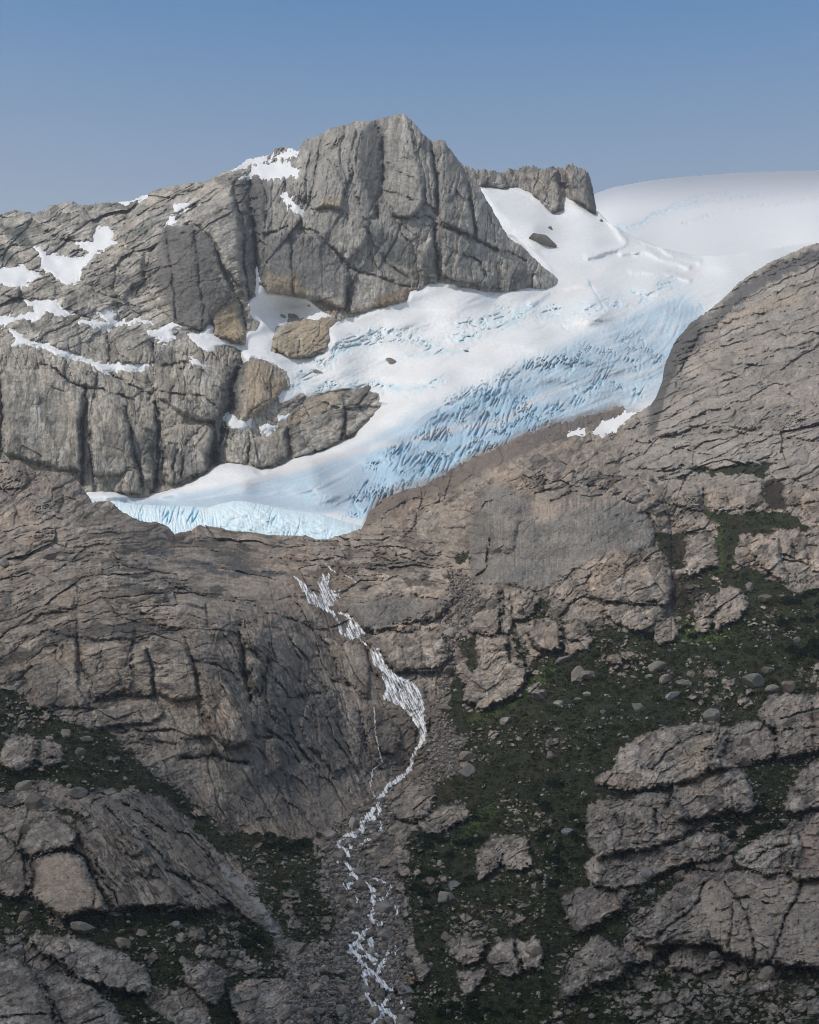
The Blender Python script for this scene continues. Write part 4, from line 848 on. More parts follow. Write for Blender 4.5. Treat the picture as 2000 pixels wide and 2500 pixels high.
for pts, w, dep, dk in [
    (B1([(690, 490), (900, 560), (1080, 600), (1110, 640), (1170, 770)]), 3, 7, 0.3), (B1([(830, 650), (940, 610), (1060, 600)]), 3, 6, 0.3), (B1([(800, 160), (900, 230), (1000, 320)]), 2.5, 5, 0.4), (B1([(640, 400), (700, 490), (850, 490), (1000, 510)]), 3, 6, 0.3),
    (B1([(470, 330), (460, 440), (470, 620), (470, 750), (520, 850), (560, 900), (550, 1000), (520, 1080)]), 3, 7, 0.4), (B1([(1170, 770), (1180, 900), (1200, 1050), (1230, 1150)]), 3.5, 9, 0.5), (B1([(880, 700), (910, 800), (930, 950), (940, 1000)]), 3, 8, 0.4),
    (B1([(560, 1018), (650, 1005), (750, 990), (860, 960)]), 3, 9, 0.5), (B1([(600, 1190), (800, 1170), (950, 1130)]), 3.5, 8, 0.4), (B1([(1160, 770), (1300, 800), (1400, 850), (1430, 900)]), 3, 8, 0.4),
    (B1([(1440, 560), (1460, 740), (1480, 900), (1510, 1020)]), 8, 26, 0.6), (B1([(1610, 780), (1590, 900), (1560, 980)]), 6, 18, 0.5), (B1([(1240, 430), (1260, 560)]), 4, 9, 0.4), (B1([(1060, 1200), (1250, 1245)]), 3, 10, 0.4),
    (B1([(1100, 1360), (1300, 1350), (1480, 1390)]), 8, 22, 0.6), (B1([(700, 1200), (1050, 1190)]), 3, 8, 0.4), (B1([(690, 1330), (870, 1330)]), 3, 8, 0.5), (B1([(850, 1250), (1050, 1270)]), 4, 9, 0.4), (B1([(1520, 1150), (1540, 1240), (1640, 1230)]), 5, 12, 0.4),
    (B1([(0, 760), (120, 690), (160, 640)]), 3, 7, 0.3), (B1([(0, 640), (200, 490), (400, 460), (560, 480)]), 3, 6, 0.3), (B1([(20, 930), (130, 880), (200, 810)]), 3, 7, 0.4), (B1([(610, 680), (600, 760), (580, 850)]), 2.5, 6, 0.3), (B1([(370, 690), (380, 790)]), 2.5, 6, 0.3),
    (B1([(330, 640), (340, 760), (420, 870)]), 2, 5, 0.3), (B1([(1000, 300), (1150, 360), (1300, 400), (1500, 440), (1725, 480)]), 3, 7, 0.25), (B1([(850, 480), (960, 560), (1080, 580)]), 3, 7, 0.3), (B1([(690, 130), (720, 220)]), 2.5, 6, 0.4),
    (B2([(0, 480), (150, 520), (300, 600), (400, 740), (480, 900), (560, 1100), (620, 1300), (640, 1430)]), 4, 10, 0.3), (B2([(200, 700), (330, 900), (400, 1100), (500, 1300), (560, 1450)]), 4, 9, 0.4), (B2([(0, 750), (60, 900), (150, 1000), (350, 970)]), 5, 12, 0.4),
    (B2([(100, 1050), (200, 1300), (330, 1450)]), 4, 10, 0.4), (B2([(140, 640), (210, 800), (200, 900)]), 5, 14, 0.5), (B2([(0, 1180), (100, 1250), (200, 1380)]), 6, 14, 0.5), (B2([(560, 1150), (620, 1350), (690, 1430)]), 5, 12, 0.4),
    (B2([(600, 690), (640, 830), (690, 880)]), 6, 14, 0.4), (B2([(860, 1080), (920, 1200), (870, 1400)]), 6, 10, 0.3), (B2([(950, 950), (1000, 1050), (970, 1220)]), 5, 10, 0.3), (B2([(1400, 330), (1410, 480), (1400, 620)]), 4, 12, 0.6), (B2([(1465, 370), (1480, 500), (1520, 650), (1580, 860)]), 3.5, 10, 0.6),
    (B2([(500, 430), (700, 400), (900, 380), (1100, 420)]), 4, 9, 0.3), (B2([(0, 240), (160, 265)]), 3, 6, 0.5), (B2([(600, 350), (720, 270)]), 3, 6, 0.3), (B2([(380, 100), (600, 110), (800, 150), (1000, 160)]), 3, 7, 0.2), (B2([(400, 210), (620, 220), (900, 170)]), 3, 7, 0.2), (B2([(0, 150), (300, 170), (480, 150)]), 3, 7, 0.2),
    (B2([(1240, 150), (1260, 280), (1330, 200), (1350, 50)]), 5, 14, 0.4), (B2([(600, 600), (760, 600), (1000, 590)]), 3, 7, 0.4), (B2([(930, 640), (940, 800)]), 2.5, 6, 0.3), (B2([(820, 690), (850, 800)]), 2.5, 6, 0.3),
    (A6([(1440, 660), (1300, 690), (1100, 740), (900, 730)]), 4, 10, 0.4), (A6([(1600, 480), (1760, 475)]), 4, 14, 0.6), (A6([(960, 430), (1080, 380), (1180, 370)]), 5, 12, 0.6), (A6([(1080, 230), (1250, 170), (1350, 90), (1450, 40)]), 4, 11, 0.5), (A6([(860, 290), (920, 200), (1010, 150)]), 3.5, 9, 0.4),
    (A6([(760, 560), (1000, 520), (1250, 510), (1500, 540), (1725, 560)]), 3, 8, 0.3), (A6([(600, 560), (860, 600), (1160, 660)]), 3, 9, 0.4), (A6([(1500, 250), (1650, 330), (1725, 350)]), 3, 8, 0.3), (A6([(1200, 100), (1500, 110), (1725, 100)]), 3, 8, 0.3),
    (A6([(240, 740), (290, 860), (110, 920)]), 3.5, 9, 0.5), (A6([(280, 800), (420, 770), (600, 790), (740, 900)]), 3.5, 9, 0.4), (A6([(580, 720), (760, 740), (900, 730)]), 3, 9, 0.5), (A6([(1030, 860), (1040, 980)]), 4, 11, 0.5), (A6([(690, 1000), (760, 1100), (740, 1200)]), 7, 16, 0.5),
    (A3([(1150, 940), (1350, 800), (1500, 740), (1725, 640)]), 4, 11, 0.5), (A3([(1100, 1120), (1200, 1060), (1330, 1030), (1530, 1010)]), 3.5, 9, 0.3), (A3([(1080, 1250), (1200, 1180), (1420, 1060)]), 4, 10, 0.4), (A3([(1250, 1300), (1480, 1240), (1725, 1220)]), 3.5, 9, 0.3),
    (A3([(860, 1479), (920, 1300), (980, 1200), (1060, 1100)]), 5, 12, 0.4), (A3([(1470, 900), (1500, 980)]), 3, 9, 0.4), (A3([(1000, 1260), (1060, 1340), (1160, 1390)]), 3, 8, 0.4), (A3([(1350, 1050), (1600, 960), (1700, 900)]), 3, 8, 0.3),
    (B4([(130, 330), (120, 420), (160, 560), (190, 600)]), 4, 14, 0.5), (B4([(220, 470), (330, 430), (430, 430), (560, 530), (640, 640), (740, 790)]), 5, 14, 0.5), (B4([(500, 400), (600, 540), (700, 650)]), 3.5, 9, 0.4), (B4([(860, 330), (940, 430), (1040, 560), (1130, 620), (1200, 700)]), 4, 10, 0.4),
    (B4([(540, 560), (570, 720), (560, 790)]), 2.5, 6, 0.3), (B4([(590, 640), (640, 780)]), 2.5, 6, 0.3), (B4([(640, 170), (720, 270), (740, 330)]), 4, 12, 0.4), (B4([(1000, 780), (1100, 760), (1190, 800)]), 5, 14, 0.6), (B4([(230, 1210), (300, 1330), (350, 1479)]), 4, 12, 0.6),
    (B4([(0, 1440), (150, 1420), (320, 1420)]), 2.5, 8, 0.6), (B4([(500, 1470), (620, 1430)]), 2.5, 8, 0.6), (B4([(400, 120), (600, 90), (800, 180), (1000, 330)]), 3, 8, 0.3), (B4([(1000, 560), (1200, 620), (1400, 760)]), 3, 8, 0.3),
    (B3([(720, 1300), (850, 1160), (1060, 1070)]), 3.5, 9, 0.5), (B3([(1080, 1250), (1130, 1140), (1170, 1080)]), 6, 12, 0.7), (B3([(1490, 1000), (1600, 960), (1725, 930)]), 2.5, 7, 0.5), (B3([(1480, 1080), (1600, 1060), (1725, 1050)]), 2.5, 7, 0.5), (B3([(1680, 900), (1690, 1150)]), 2.5, 7, 0.5), (B3([(440, 300), (600, 300), (800, 330)]), 3, 8, 0.5),
    (B6([(1630, 620), (1590, 720), (1520, 850), (1480, 1000), (1440, 1080)]), 4, 12, 0.7), (B6([(1160, 620), (1240, 720), (1280, 800), (1330, 950), (1340, 1080)]), 3.5, 9, 0.5), (B6([(1210, 720), (1330, 730), (1430, 750)]), 4, 9, 0.5), (B6([(1030, 640), (1000, 740), (860, 870), (740, 960), (560, 980)]), 5, 11, 0.6),
    (B6([(920, 20), (840, 130), (800, 180)]), 8, 12, 0.7), (B6([(1580, 430), (1560, 520)]), 4, 12, 0.6), (B6([(750, 200), (740, 300)]), 5, 12, 0.6), (B6([(1310, 510), (1420, 430), (1560, 390)]), 3, 8, 0.5), (B6([(500, 240), (540, 330), (520, 400)]), 3.5, 9, 0.4), (B6([(1200, 750), (1200, 900), (1180, 1020)]), 2.5, 6, 0.3),
    (B5([(1505, 1000), (1515, 1150)]), 4, 10, 0.7), (B5([(1420, 460), (1450, 540)]), 3, 8, 0.4),
]:
    DARK_B.append((*B.crack(pts, w, dep), w, dk))
for poly, k in [(BIGFACE, 0.6), (A3([(1100, 1100), (1400, 900), (1725, 760), (1725, 1479), (900, 1479), (980, 1250)]), 0.65), (B6([(850, 700), (1100, 605), (1790, 580), (1790, 1120), (1400, 1080), (1000, 940)]), 0.4), (B4([(180, 520), (420, 455), (640, 790), (400, 820)]), 0.45), (B4([(-120, 1070), (230, 1220), (360, 1520), (-120, 1520)]), 0.5), (B6([(1570, 520), (1600, 330), (1790, 200), (1790, 560)]), 0.45),
                (B1([(540, 1020), (930, 1000), (960, 1140), (600, 1180)]), 0.45), (B1([(120, 780), (470, 700), (540, 1040), (220, 1050)]), 0.55), (A6([(1250, 250), (1760, 220), (1760, 350), (1400, 340)]), 0.4), (B2([(480, 440), (1000, 400), (850, 540), (600, 590)]), 0.5), (B2([(620, 660), (1050, 620), (1000, 820), (700, 720)]), 0.6)]:
    w, d = B.sdf(poly, 40); B.calm[w] *= 1 - (1 - k) * sstep(-10, 12, d)
for lab, p, w, d, own in OUT:
    B.calm[w] *= 1 - 0.3 * sstep(-4, 6, d)
# broken rock, each part with its own grain
ST = [[(865, -60), (815, 0), (745, 35), (715, 80), (675, 120), (672, 170), (685, 205)], [(645, 190), (610, 225)], [(650, 240), (580, 262), (570, 315)], [(535, 330), (522, 380), (500, 420), (470, 440)], [(525, 330), (445, 368), (430, 400), (480, 440), (490, 465)], [(490, 465), (430, 500)],
      [(480, 500), (510, 550), (520, 595), (545, 600)], [(520, 600), (500, 655)], [(605, 640), (655, 690), (640, 730), (660, 760), (650, 800), (625, 820), (640, 855), (690, 878)], [(610, 910), (590, 940), (520, 1010), (505, 1030), (560, 1090), (590, 1140), (600, 1200), (600, 1300), (630, 1350), (690, 1390), (720, 1400), (640, 1480)],
      [(620, 975), (640, 1030), (660, 1060)], [(560, 1010), (600, 1060), (650, 1100)], [(700, 1100), (680, 1150), (660, 1190), (710, 1250), (755, 1290), (740, 1320), (700, 1370)], [(590, 1140), (650, 1185)], [(730, 1400), (800, 1480)], [(520, 1010), (560, 1080)], [(540, 930), (580, 960)]]
ST0 = [B5(p) for p in ST]
VEG_POLYS = [
 [(1088, 1746), (1157, 1730), (1218, 1710), (1275, 1665), (1300, 1610), (1345, 1580), (1410, 1520), (1480, 1530), (1560, 1540), (1600, 1575), (1650, 1560), (1650, 1480), (1642, 1400), (1700, 1390), (1740, 1385), (1755, 1260), (1850, 1240), (1900, 1300), (1805, 1310), (1790, 1390), (1860, 1400), (1930, 1440), (2240, 1430), (2240, 2650), (985, 2650), (1010, 2400), (1010, 2250), (975, 2130), (1000, 2030), (1060, 2010), (1045, 1930), (1100, 1850)],
 [(-230, 1660), (0, 1680), (80, 1720), (180, 1770), (260, 1790), (330, 1850), (400, 1900), (470, 1960), (540, 2030), (700, 2050), (780, 2040), (790, 2100), (775, 2160), (830, 2230), (800, 2300), (700, 2290), (670, 2240), (620, 2160), (560, 2100), (470, 2010), (400, 1950), (330, 1930), (200, 1930), (100, 1900), (0, 1950), (-230, 1950)],
 [(-230, 2170), (0, 2180), (120, 2210), (230, 2240), (380, 2220), (480, 2215), (560, 2230), (640, 2260), (680, 2320), (740, 2360), (780, 2440), (800, 2560), (560, 2560), (480, 2420), (300, 2400), (200, 2310), (-230, 2300)],
 [(240, 2400), (330, 2430), (420, 2500), (440, 2600), (300, 2600), (270, 2480)],
 B2([(1140, 620), (1290, 620), (1310, 740), (1250, 860), (1200, 760), (1150, 700)]), B2([(1430, 250), (1530, 290), (1620, 370), (1450, 330)]), B2([(1480, 440), (1725, 380), (1725, 520), (1600, 560)]), B2([(1130, 160), (1230, 100), (1210, 190)]), B2([(1170, 420), (1210, 400), (1200, 500)]),
 B2([(1100, 920), (1200, 900), (1200, 1000), (1180, 1150), (1080, 1150), (1100, 1020)]), B2([(1410, 620), (1530, 620), (1600, 860), (1560, 840), (1480, 680)]), A6([(880, 690), (1100, 720), (1400, 680), (1500, 680), (1380, 780), (1100, 750), (900, 730)]), A6([(620, 770), (900, 780), (720, 800)]),
 A6([(760, 1200), (760, 1120), (900, 1110), (930, 1180), (900, 1340), (850, 1340)]), A6([(1390, 800), (1490, 790), (1530, 960), (1420, 980), (1400, 900)]), A6([(1020, 980), (1300, 1000), (1500, 960), (1700, 1100), (1500, 1080), (1200, 1100), (1050, 1040)]),
 B4([(220, 470), (330, 425), (430, 430), (520, 500), (400, 450), (280, 460)]), B4([(380, 180), (500, 200), (560, 300), (440, 280), (330, 170)]),
]
veg = np.zeros_like(B.Y0)
for p in VEG_POLYS:
    w, d = B.sdf(p, 30)
    veg[w] = np.maximum(veg[w], sstep(-6, 6, d + 30 * fbm(B.U[w] / 60, B.V[w] / 36, 5, 71, 0.62)))
dens = sstep(-0.35, 0.45, fbm(B.U / 150, B.V / 110, 3, 75))            # rock shows in drifts
for poly, k in [(B6([(330, 130), (900, -20), (1725, -60), (1725, 1479), (650, 1479), (420, 1330), (700, 1180), (620, 900), (330, 640)]), 0.55), (B6([(420, 1330), (800, 1130), (1300, 1130), (1725, 1180), (1725, 1700), (650, 1700)]), 0.9), (B4([(-60, 1640), (0, 0), (400, 130), (640, 50), (300, 300), (0, 200)]), 0.6),
                (B2([(1130, 900), (1260, 850), (1600, 860), (1725, 760), (1500, 1060), (1250, 1450), (1050, 1400)]), -0.25), (B3([(0, 850), (500, 1000), (600, 1180), (400, 1479), (0, 1479)]), -0.2), (B5([(1000, 700), (1400, 550), (1450, 900), (1000, 1000)]), 0.3), ([(520, 2060), (700, 2040), (800, 2090), (840, 2290), (720, 2330), (600, 2180)], 0.55), ([(200, 2190), (640, 2250), (760, 2420), (480, 2400)], 0.3)]:
    w, d = B.sdf(poly, 60); dens[w] = np.clip(dens[w] + k * sstep(-40, 40, d), -0.3, 1.6)
for cw, ch, base, seed_, amp in ((46, 30, 0.03, 751, 15), (22, 15, 0.05, 761, 7), (11, 8, 0.06, 771, 4)):
    lf, le, lh, _, _ = voro(B.wu / cw, B.wv / ch, seed_, 0.8)
    rad = np.clip((base + 0.30 * np.clip(dens - 0.15, 0, 1.6)) * 1.9 * (_r(lh, 9) ** 1.6), 0, 0.62)
    lump = sstep(0.0, 0.10, rad - lf) * veg * sstep(1360, 1440, B.V)
    B.h += (B.m * B.gs ** 0.6 * amp * lump * (0.5 + 0.8 * np.sqrt(np.clip(rad - lf, 0, 1)))).astype(f32)
    veg *= 1 - lump
for lab, p, w, d, own in OUT:
    veg[w] *= 1 - sstep(-4, 3, d + 3 * gnoise(B.U[w] / 8, B.V[w] / 8, 73))
SCREE = [[(800, 2010), (870, 1960), (960, 1930), (955, 2010), (905, 2080), (965, 2150), (1005, 2250), (1005, 2380), (1010, 2650), (740, 2650), (700, 2450), (690, 2340), (760, 2310), (830, 2280), (790, 2200), (780, 2120)],
         [(1090, 1390), (1150, 1400), (1190, 1480), (1150, 1520), (1115, 1600), (1085, 1740), (1150, 1810), (1120, 1900), (1010, 1930), (1045, 1780), (1065, 1650), (1080, 1500)],
         [(528, 2103), (568, 2127), (625, 2168), (665, 2245), (690, 2285), (665, 2290), (645, 2237), (600, 2176), (556, 2143)],
         [(650, 2280), (700, 2300), (740, 2370), (780, 2450), (790, 2560), (740, 2500), (700, 2400)]]
scr = np.zeros_like(B.Y0)
for p in SCREE:
    w, d = B.sdf(p, 60); scr[w] = np.maximum(scr[w], sstep(-5, 6, d + 34 * fbm(B.U[w] / 50, B.V[w] / 30, 5, 72, 0.62) - 9))
dst_ = np.full(B.Y0.shape, 99.0, f32)
for _p in ST0:
    w = B.win(_p, 90); dst_[w] = np.minimum(dst_[w], segdist(_p, B.U[w], B.V[w]))
creep = sstep(0.02, 0.22, fbm(B.U / 44, B.V / 30, 4, 70)) * sstep(34, 60, dst_) * sstep(1960, 2040, B.V)
veg = np.maximum(veg, 0.9 * creep * (scr > 0.3) * (B.U > 780)); scr = scr * (1 - 0.9 * creep * (B.U > 780))
veg = sstep(0.3, 0.62, veg + 0.42 * fbm(B.U / 15, B.V / 10, 3, 74)) * (veg > 0.02)
veg *= 1 - 0.85 * scr
bare = 1 - np.maximum(veg, scr)
wdome = sstep(1240, 1300, V) * sstep(760, 560, U) * sstep(1760, 1700, V - 0.25 * U) * (bare + 0.1)
wrib = gauss(U, V, 690, 1790, 250, 330, 4) * (bare + 0.1)
wridge = sstep(1480, 1620, U) * sstep(1240, 1130, V)
wslab = gauss(U, V, 780, 1370, 480, 110, 4)
wlow = gauss(U, V, 420, 2080, 330, 170, 4)
wrest = np.clip(1 - wdome - wrib - wridge - wslab - wlow, 0, 1)
def sub(wt, thr=0.01):
    ii = np.where(wt.max(1) > thr)[0]; jj = np.where(wt.max(0) > thr)[0]
    return slice(ii[0], ii[-1] + 1), slice(jj[0], jj[-1] + 1)
soft = 0.25 + 0.75 * bare
for wt, ang, an, sizes, amps, seed, pol in [
    (wdome * (1 - wrib), 0, 2.2, (58, 27, 12, 6.5, 3.6), (0.20, 0.23, 0.23, 0.21, 0.18), 501, (430, 1900, 1.5)),
    (wrib * (1 - 0.5 * wslab), -64, 3.2, (46, 22, 10, 5, 3.4), (0.30, 0.34, 0.30, 0.24, 0.18), 531, None),
    (wridge, 22, 3.0, (50, 22, 10, 5, 3.4), (0.22, 0.26, 0.24, 0.21, 0.17), 561, None),
    (wslab * (1 - wdome) * (1 - wrib), -4, 2.6, (52, 24, 10, 5, 3.4), (0.16, 0.20, 0.22, 0.22, 0.2), 591, None),
    (wlow * bare, -52, 3.4, (46, 21, 10, 5, 3.4), (0.24, 0.28, 0.25, 0.21, 0.17), 621, None),
    (wrest * soft, 30, 1.8, (48, 22, 10, 5, 3.4), (0.20, 0.25, 0.25, 0.22, 0.17), 651, None)]:
    w = sub(wt)
    sh, rb = {501: (0.24, 0.8), 531: (0.15, 1.3), 561: (0.24, 0.9), 591: (0.26, 0.5), 621: (0.18, 1.0), 651: (0.12, 0.6)}[seed]
    B.rough(w, wt[w], ang, an, sizes, amps, seed, 1.0, 0.55, pol, shelf=sh, sp=26, ribs=rb)
B.h += (B.mg * (8 * fbm(U / 60, V / 45, 4, 605) + (2.5 * ridged(U / 20, V / 16, 3, 606)) * (0.4 + 0.6 * bare))).astype(f32)
# hummocks of the heath
B.h += (B.mg * 0.5 * veg * (7 * fbm(U / 26, V / 12, 3, 711) + 3.2 * np.abs(fbm(U / 9, V / 6, 3, 715)) + 1.6 * gnoise(U / 4, V / 3, 717))).astype(f32)
# rubble of the stream bed
f1, e, hh, ox, oy = voro(U / 11 + 0.2 * gnoise(U / 9, V / 9, 3), V / 8, 801)
g1, e2, hh2, _, _ = voro(U / 5, V / 4, 831)
B.h += (B.mg * 0.7 * scr * (9 * np.clip(0.75 - f1, 0, 1) * (0.3 + 1.2 * _r(hh, 8)) + 3.5 * np.clip(0.7 - g1, 0, 1))).astype(f32)
dgul = segdist([(930, 2650), (930, 2450), (890, 2250), (865, 2060), (935, 1960), (1000, 1880)], B.wu, B.wv)
B.h -= (B.m * B.gs * 26 * np.exp(-(dgul / 85) ** 2)).astype(f32)
print('hillside relief', round(time.time() - T0, 1))
# colours of the ground, darker in the cracks
B.vein *= 1 + 0.45 * sstep(1350, 1600, V)
rock_tone(B, FULL, (0.325, 0.280, 0.238), (0.370, 0.278, 0.208), (0.310, 0.288, 0.262), 901, 0.55, (0.95, 0.92, 0.88))
for poly, c, k, so in [
    (A3([(770, 1479), (800, 1300), (870, 1180), (960, 1080), (1060, 1010), (1000, 1090), (930, 1240), (880, 1380), (830, 1479)]), (0.095, 0.092, 0.09), 0.8, 10),
    (A6([(710, 340), (790, 190), (850, 0), (920, 0), (880, 130), (830, 320)]), (0.095, 0.092, 0.09), 0.75, 10),
    (A3([(1160, 930), (1350, 780), (1560, 690), (1725, 620), (1725, 690), (1560, 770), (1380, 850), (1200, 960)]), (0.10, 0.10, 0.10), 0.75, 10),
    (A5([(690, 1210), (860, 1110), (960, 1070), (1200, 1010), (1380, 900), (1725, 760), (1725, 870), (1400, 1010), (1280, 1090), (1000, 1170), (860, 1240), (720, 1320)]), (0.165, 0.128, 0.105), 0.85, 10),
    (A6([(0, 500), (300, 410), (540, 350), (480, 420), (200, 540), (0, 600)]), (0.14, 0.118, 0.105), 0.85, 8),
    (BIGFACE, (0.215, 0.205, 0.190), 0.65, 14), (A6([(0, 930), (280, 880), (450, 880), (560, 930), (300, 960), (0, 1060)]), (0.43, 0.34, 0.265), 0.7, 12),
    (B1([(150, 655), (280, 580), (420, 590), (470, 640), (560, 590), (700, 558), (830, 550), (700, 590), (560, 620), (470, 660), (300, 600)]), (0.10, 0.10, 0.098), 0.8, 4), (B1([(490, 670), (600, 640), (780, 600), (790, 640), (640, 660)]), (0.10, 0.10, 0.098), 0.75, 4),
    (B1([(940, 165), (1100, 170), (1200, 165), (1290, 180), (1320, 230), (1400, 240), (1400, 170), (1440, 160), (1490, 215), (1600, 230), (1725, 245), (1725, 262), (1500, 250), (1420, 280), (1290, 250), (1200, 195), (1100, 190)]), (0.085, 0.085, 0.085), 0.85, 3), (B1([(840, 70), (880, 95), (960, 90), (1060, 110), (1050, 135), (900, 135)]), (0.085, 0.085, 0.085), 0.8, 4),
    (B2([(480, 450), (640, 410), (1000, 400), (1140, 340), (1100, 430), (1000, 510), (850, 540), (600, 590)]), (0.120, 0.116, 0.112), 0.65, 12), (B2([(640, 1060), (760, 1040), (900, 1130), (930, 1260), (870, 1420), (700, 1450), (650, 1300)]), (0.115, 0.098, 0.082), 0.6, 10),
    (B2([(940, 960), (1040, 950), (1060, 1080), (980, 1200), (950, 1080)]), (0.15, 0.11, 0.092), 0.6, 8), (B2([(300, 250), (420, 180), (520, 250), (530, 330), (420, 420), (300, 440)]), (0.20, 0.14, 0.09), 0.55, 12), (B2([(360, 480), (440, 500), (430, 620), (350, 600)]), (0.13, 0.105, 0.085), 0.6, 8),
    (B4([(190, 560), (300, 460), (420, 460), (560, 640), (640, 790), (400, 820), (190, 700)]), (0.44, 0.325, 0.235), 0.6, 14), (B4([(900, 230), (1200, 480), (1300, 620), (1150, 560), (950, 380)]), (0.42, 0.33, 0.24), 0.4, 16),
    (B6([(1000, 640), (1250, 640), (1700, 620), (1725, 1100), (1300, 1080), (900, 960)]), (0.43, 0.34, 0.26), 0.55, 20), (B6([(1580, 530), (1620, 300), (1725, 230), (1725, 560)]), (0.43, 0.32, 0.25), 0.6, 12), (B3([(850, 1330), (1000, 1100), (1100, 1090), (1050, 1260)]), (0.40, 0.31, 0.22), 0.5, 10),
    (B5([(720, 1190), (880, 1180), (870, 1260), (740, 1260)]), (0.25, 0.165, 0.08), 0.7, 6), (A3([(1160, 1060), (1500, 920), (1650, 860), (1600, 960), (1300, 1040), (1180, 1090)]), (0.46, 0.30, 0.17), 0.45, 14), (A3([(1120, 1180), (1230, 1090), (1300, 1110), (1180, 1160)]), (0.48, 0.46, 0.44), 0.6, 6),
]:
    w, d = B.sdf(poly, 3 * so)
    B.paint(w, sstep(-so, so, d + 6 * fbm(B.U[w] / 12, B.V[w] / 14, 3, 79)), c, k)
for w, d, wd, dk in DARK_B:
    B.paint(w, np.exp(-(d / (1.3 * wd)) ** 2), (0.070, 0.066, 0.060), dk * 0.8)
wB, dB = B.sdf(BIGFACE, 20); fm_ = np.zeros_like(B.Y0); fm_[wB] = sstep(-4, 12, dB)
streaks(B, FULL, fm_, (0.12, 0.115, 0.108), 921, 5, 60, 0.05, 0.6, 0)
streaks(B, FULL, fm_, (0.36, 0.345, 0.32), 925, 3, 50, 0.2, 0.6, 0)
B.paint(FULL, wridge, (0.385, 0.360, 0.330), 0.45)
streaks(B, FULL, np.clip(wdome * 0.6 + wrib + wlow * 0.5, 0, 1), (0.10, 0.093, 0.088), 931, 6, 90, 0.18, 0.55, 0)
streaks(B, FULL, wrest * bare * sstep(1400, 1600, V), (0.105, 0.098, 0.092), 941, 7, 70, 0.2, 0.6, 0)
streaks(B, FULL, wlow * bare, (0.09, 0.085, 0.08), 951, 5, 90, 0.2, 0.6, 38)
for i_, (lab, p, w, d, own) in enumerate(OUT):
    k_ = 0.95 + 0.38 * ((i_ * 37) % 11) / 10.0
    B.col[w] *= (1 + (k_ - 1) * sstep(-2, 4, d))[..., None]
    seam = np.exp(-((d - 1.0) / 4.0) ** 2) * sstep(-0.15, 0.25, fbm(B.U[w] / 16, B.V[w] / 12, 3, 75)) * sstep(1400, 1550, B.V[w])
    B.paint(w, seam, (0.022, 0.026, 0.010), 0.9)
B.paint(FULL, scr, (0.115, 0.100, 0.086), 0.8)
w, d = B.sdf([(540, 1830), (640, 1690), (800, 1650), (850, 1900), (800, 2030), (700, 2040), (560, 1960)], 60); B.paint(w, sstep(-30, 30, d + 20 * fbm(B.U[w] / 14, B.V[w] / 50, 3, 76)), (0.15, 0.135, 0.122), 0.65)
for pts, wd in [(B2([(180, 270), (270, 370), (320, 440), (400, 490), (450, 620), (540, 620)]), 16), (B2([(340, 260), (350, 400), (370, 470), (480, 500), (560, 610)]), 20), (B2([(640, 700), (690, 800), (780, 950), (880, 1050), (940, 1200), (870, 1420)]), 26), (B2([(650, 1050), (655, 1200), (700, 1380)]), 9)]:
    w = B.win(pts, 70); d = segdist(pts, B.wu[w], B.wv[w]); B.paint(w, sstep(1.6 * wd, 0.7 * wd, d + 8 * fbm(B.U[w] / 12, B.V[w] / 14, 3, 78)), (0.105, 0.082, 0.062), 0.6)
dtop = V - B.vt[None, :] + 10 * fbm(U / 30, V / 30, 3, 971)
dtop = dtop + 14 * fbm(U / 14, V / 14, 3, 972)
B.paint(FULL, sstep(84, 70, dtop) * sstep(1575, 1592, U) * sstep(1735, 1700, U), (0.085, 0.082, 0.080), 0.8)
B.paint(FULL, sstep(10, 20, dtop) * sstep(56, 44, dtop) * sstep(1700, 1740, U), (0.095, 0.093, 0.092), 0.75)
w, d = B.sdf(SCREE[2], 20); B.paint(w, sstep(-3, 3, d), (0.36, 0.34, 0.32), 0.7)
gv = fbm(U / 60, V / 40, 4, 961); g2 = fbm(U / 16, V / 10, 3, 963)
vc = np.array((0.027, 0.030, 0.010), f32) + np.clip(gv, -0.4, 0.6)[..., None] * np.array((0.012, 0.016, 0.004), f32) + np.clip(g2, -0.5, 0.5)[..., None] * np.array((0.016, 0.012, 0.006), f32)
vc = vc * np.clip(1 + 0.9 * fbm(U / 6, V / 4, 3, 965), 0.35, 1.9)[..., None]
B.col[:] = B.col * (1 - veg[..., None]) + np.clip(vc, 0.008, 1) * veg[..., None]
B.paint(FULL, veg * sstep(0.12, 0.4, fbm(U / 70, V / 44, 4, 967)), (0.046, 0.034, 0.016), 0.6)
for poly in (B2([(1220, 1130), (1400, 1020), (1580, 880), (1725, 780), (1725, 860), (1500, 1040), (1300, 1150)]), B5([(1110, 420), (1260, 220), (1390, 130), (1360, 220), (1230, 330), (1180, 420)]), A6([(1020, 1000), (1130, 1060), (1150, 1330), (1100, 1330), (1130, 1200)]), B3([(830, 430), (1000, 420), (1250, 470), (1200, 520), (860, 560)])):
    w, d = B.sdf(poly, 40); B.paint(w, sstep(-14, 14, d) * veg[w], (0.058, 0.085, 0.018), 0.9)
for poly in (B3([(830, 120), (980, 170), (990, 300), (830, 330)]), A6([(760, 1130), (930, 1130), (900, 1330), (800, 1300)]), A6([(1390, 800), (1500, 790), (1530, 960), (1410, 970)])):
    w, d = B.sdf(poly, 40); B.paint(w, sstep(-8, 8, d), (0.042, 0.028, 0.020), 0.75)
SNOW_B = [('snow wedge lying against the brown slabs at the glacier margin', A6([(360, 502), (440, 445), (530, 395), (600, 383), (550, 440), (500, 490), (420, 517)])), ('small snow scrap on the brown slabs below the glacier margin', A6([(225, 518), (310, 488), (318, 505), (250, 523)]))]
Ybb = blur(B.depth(), 6)
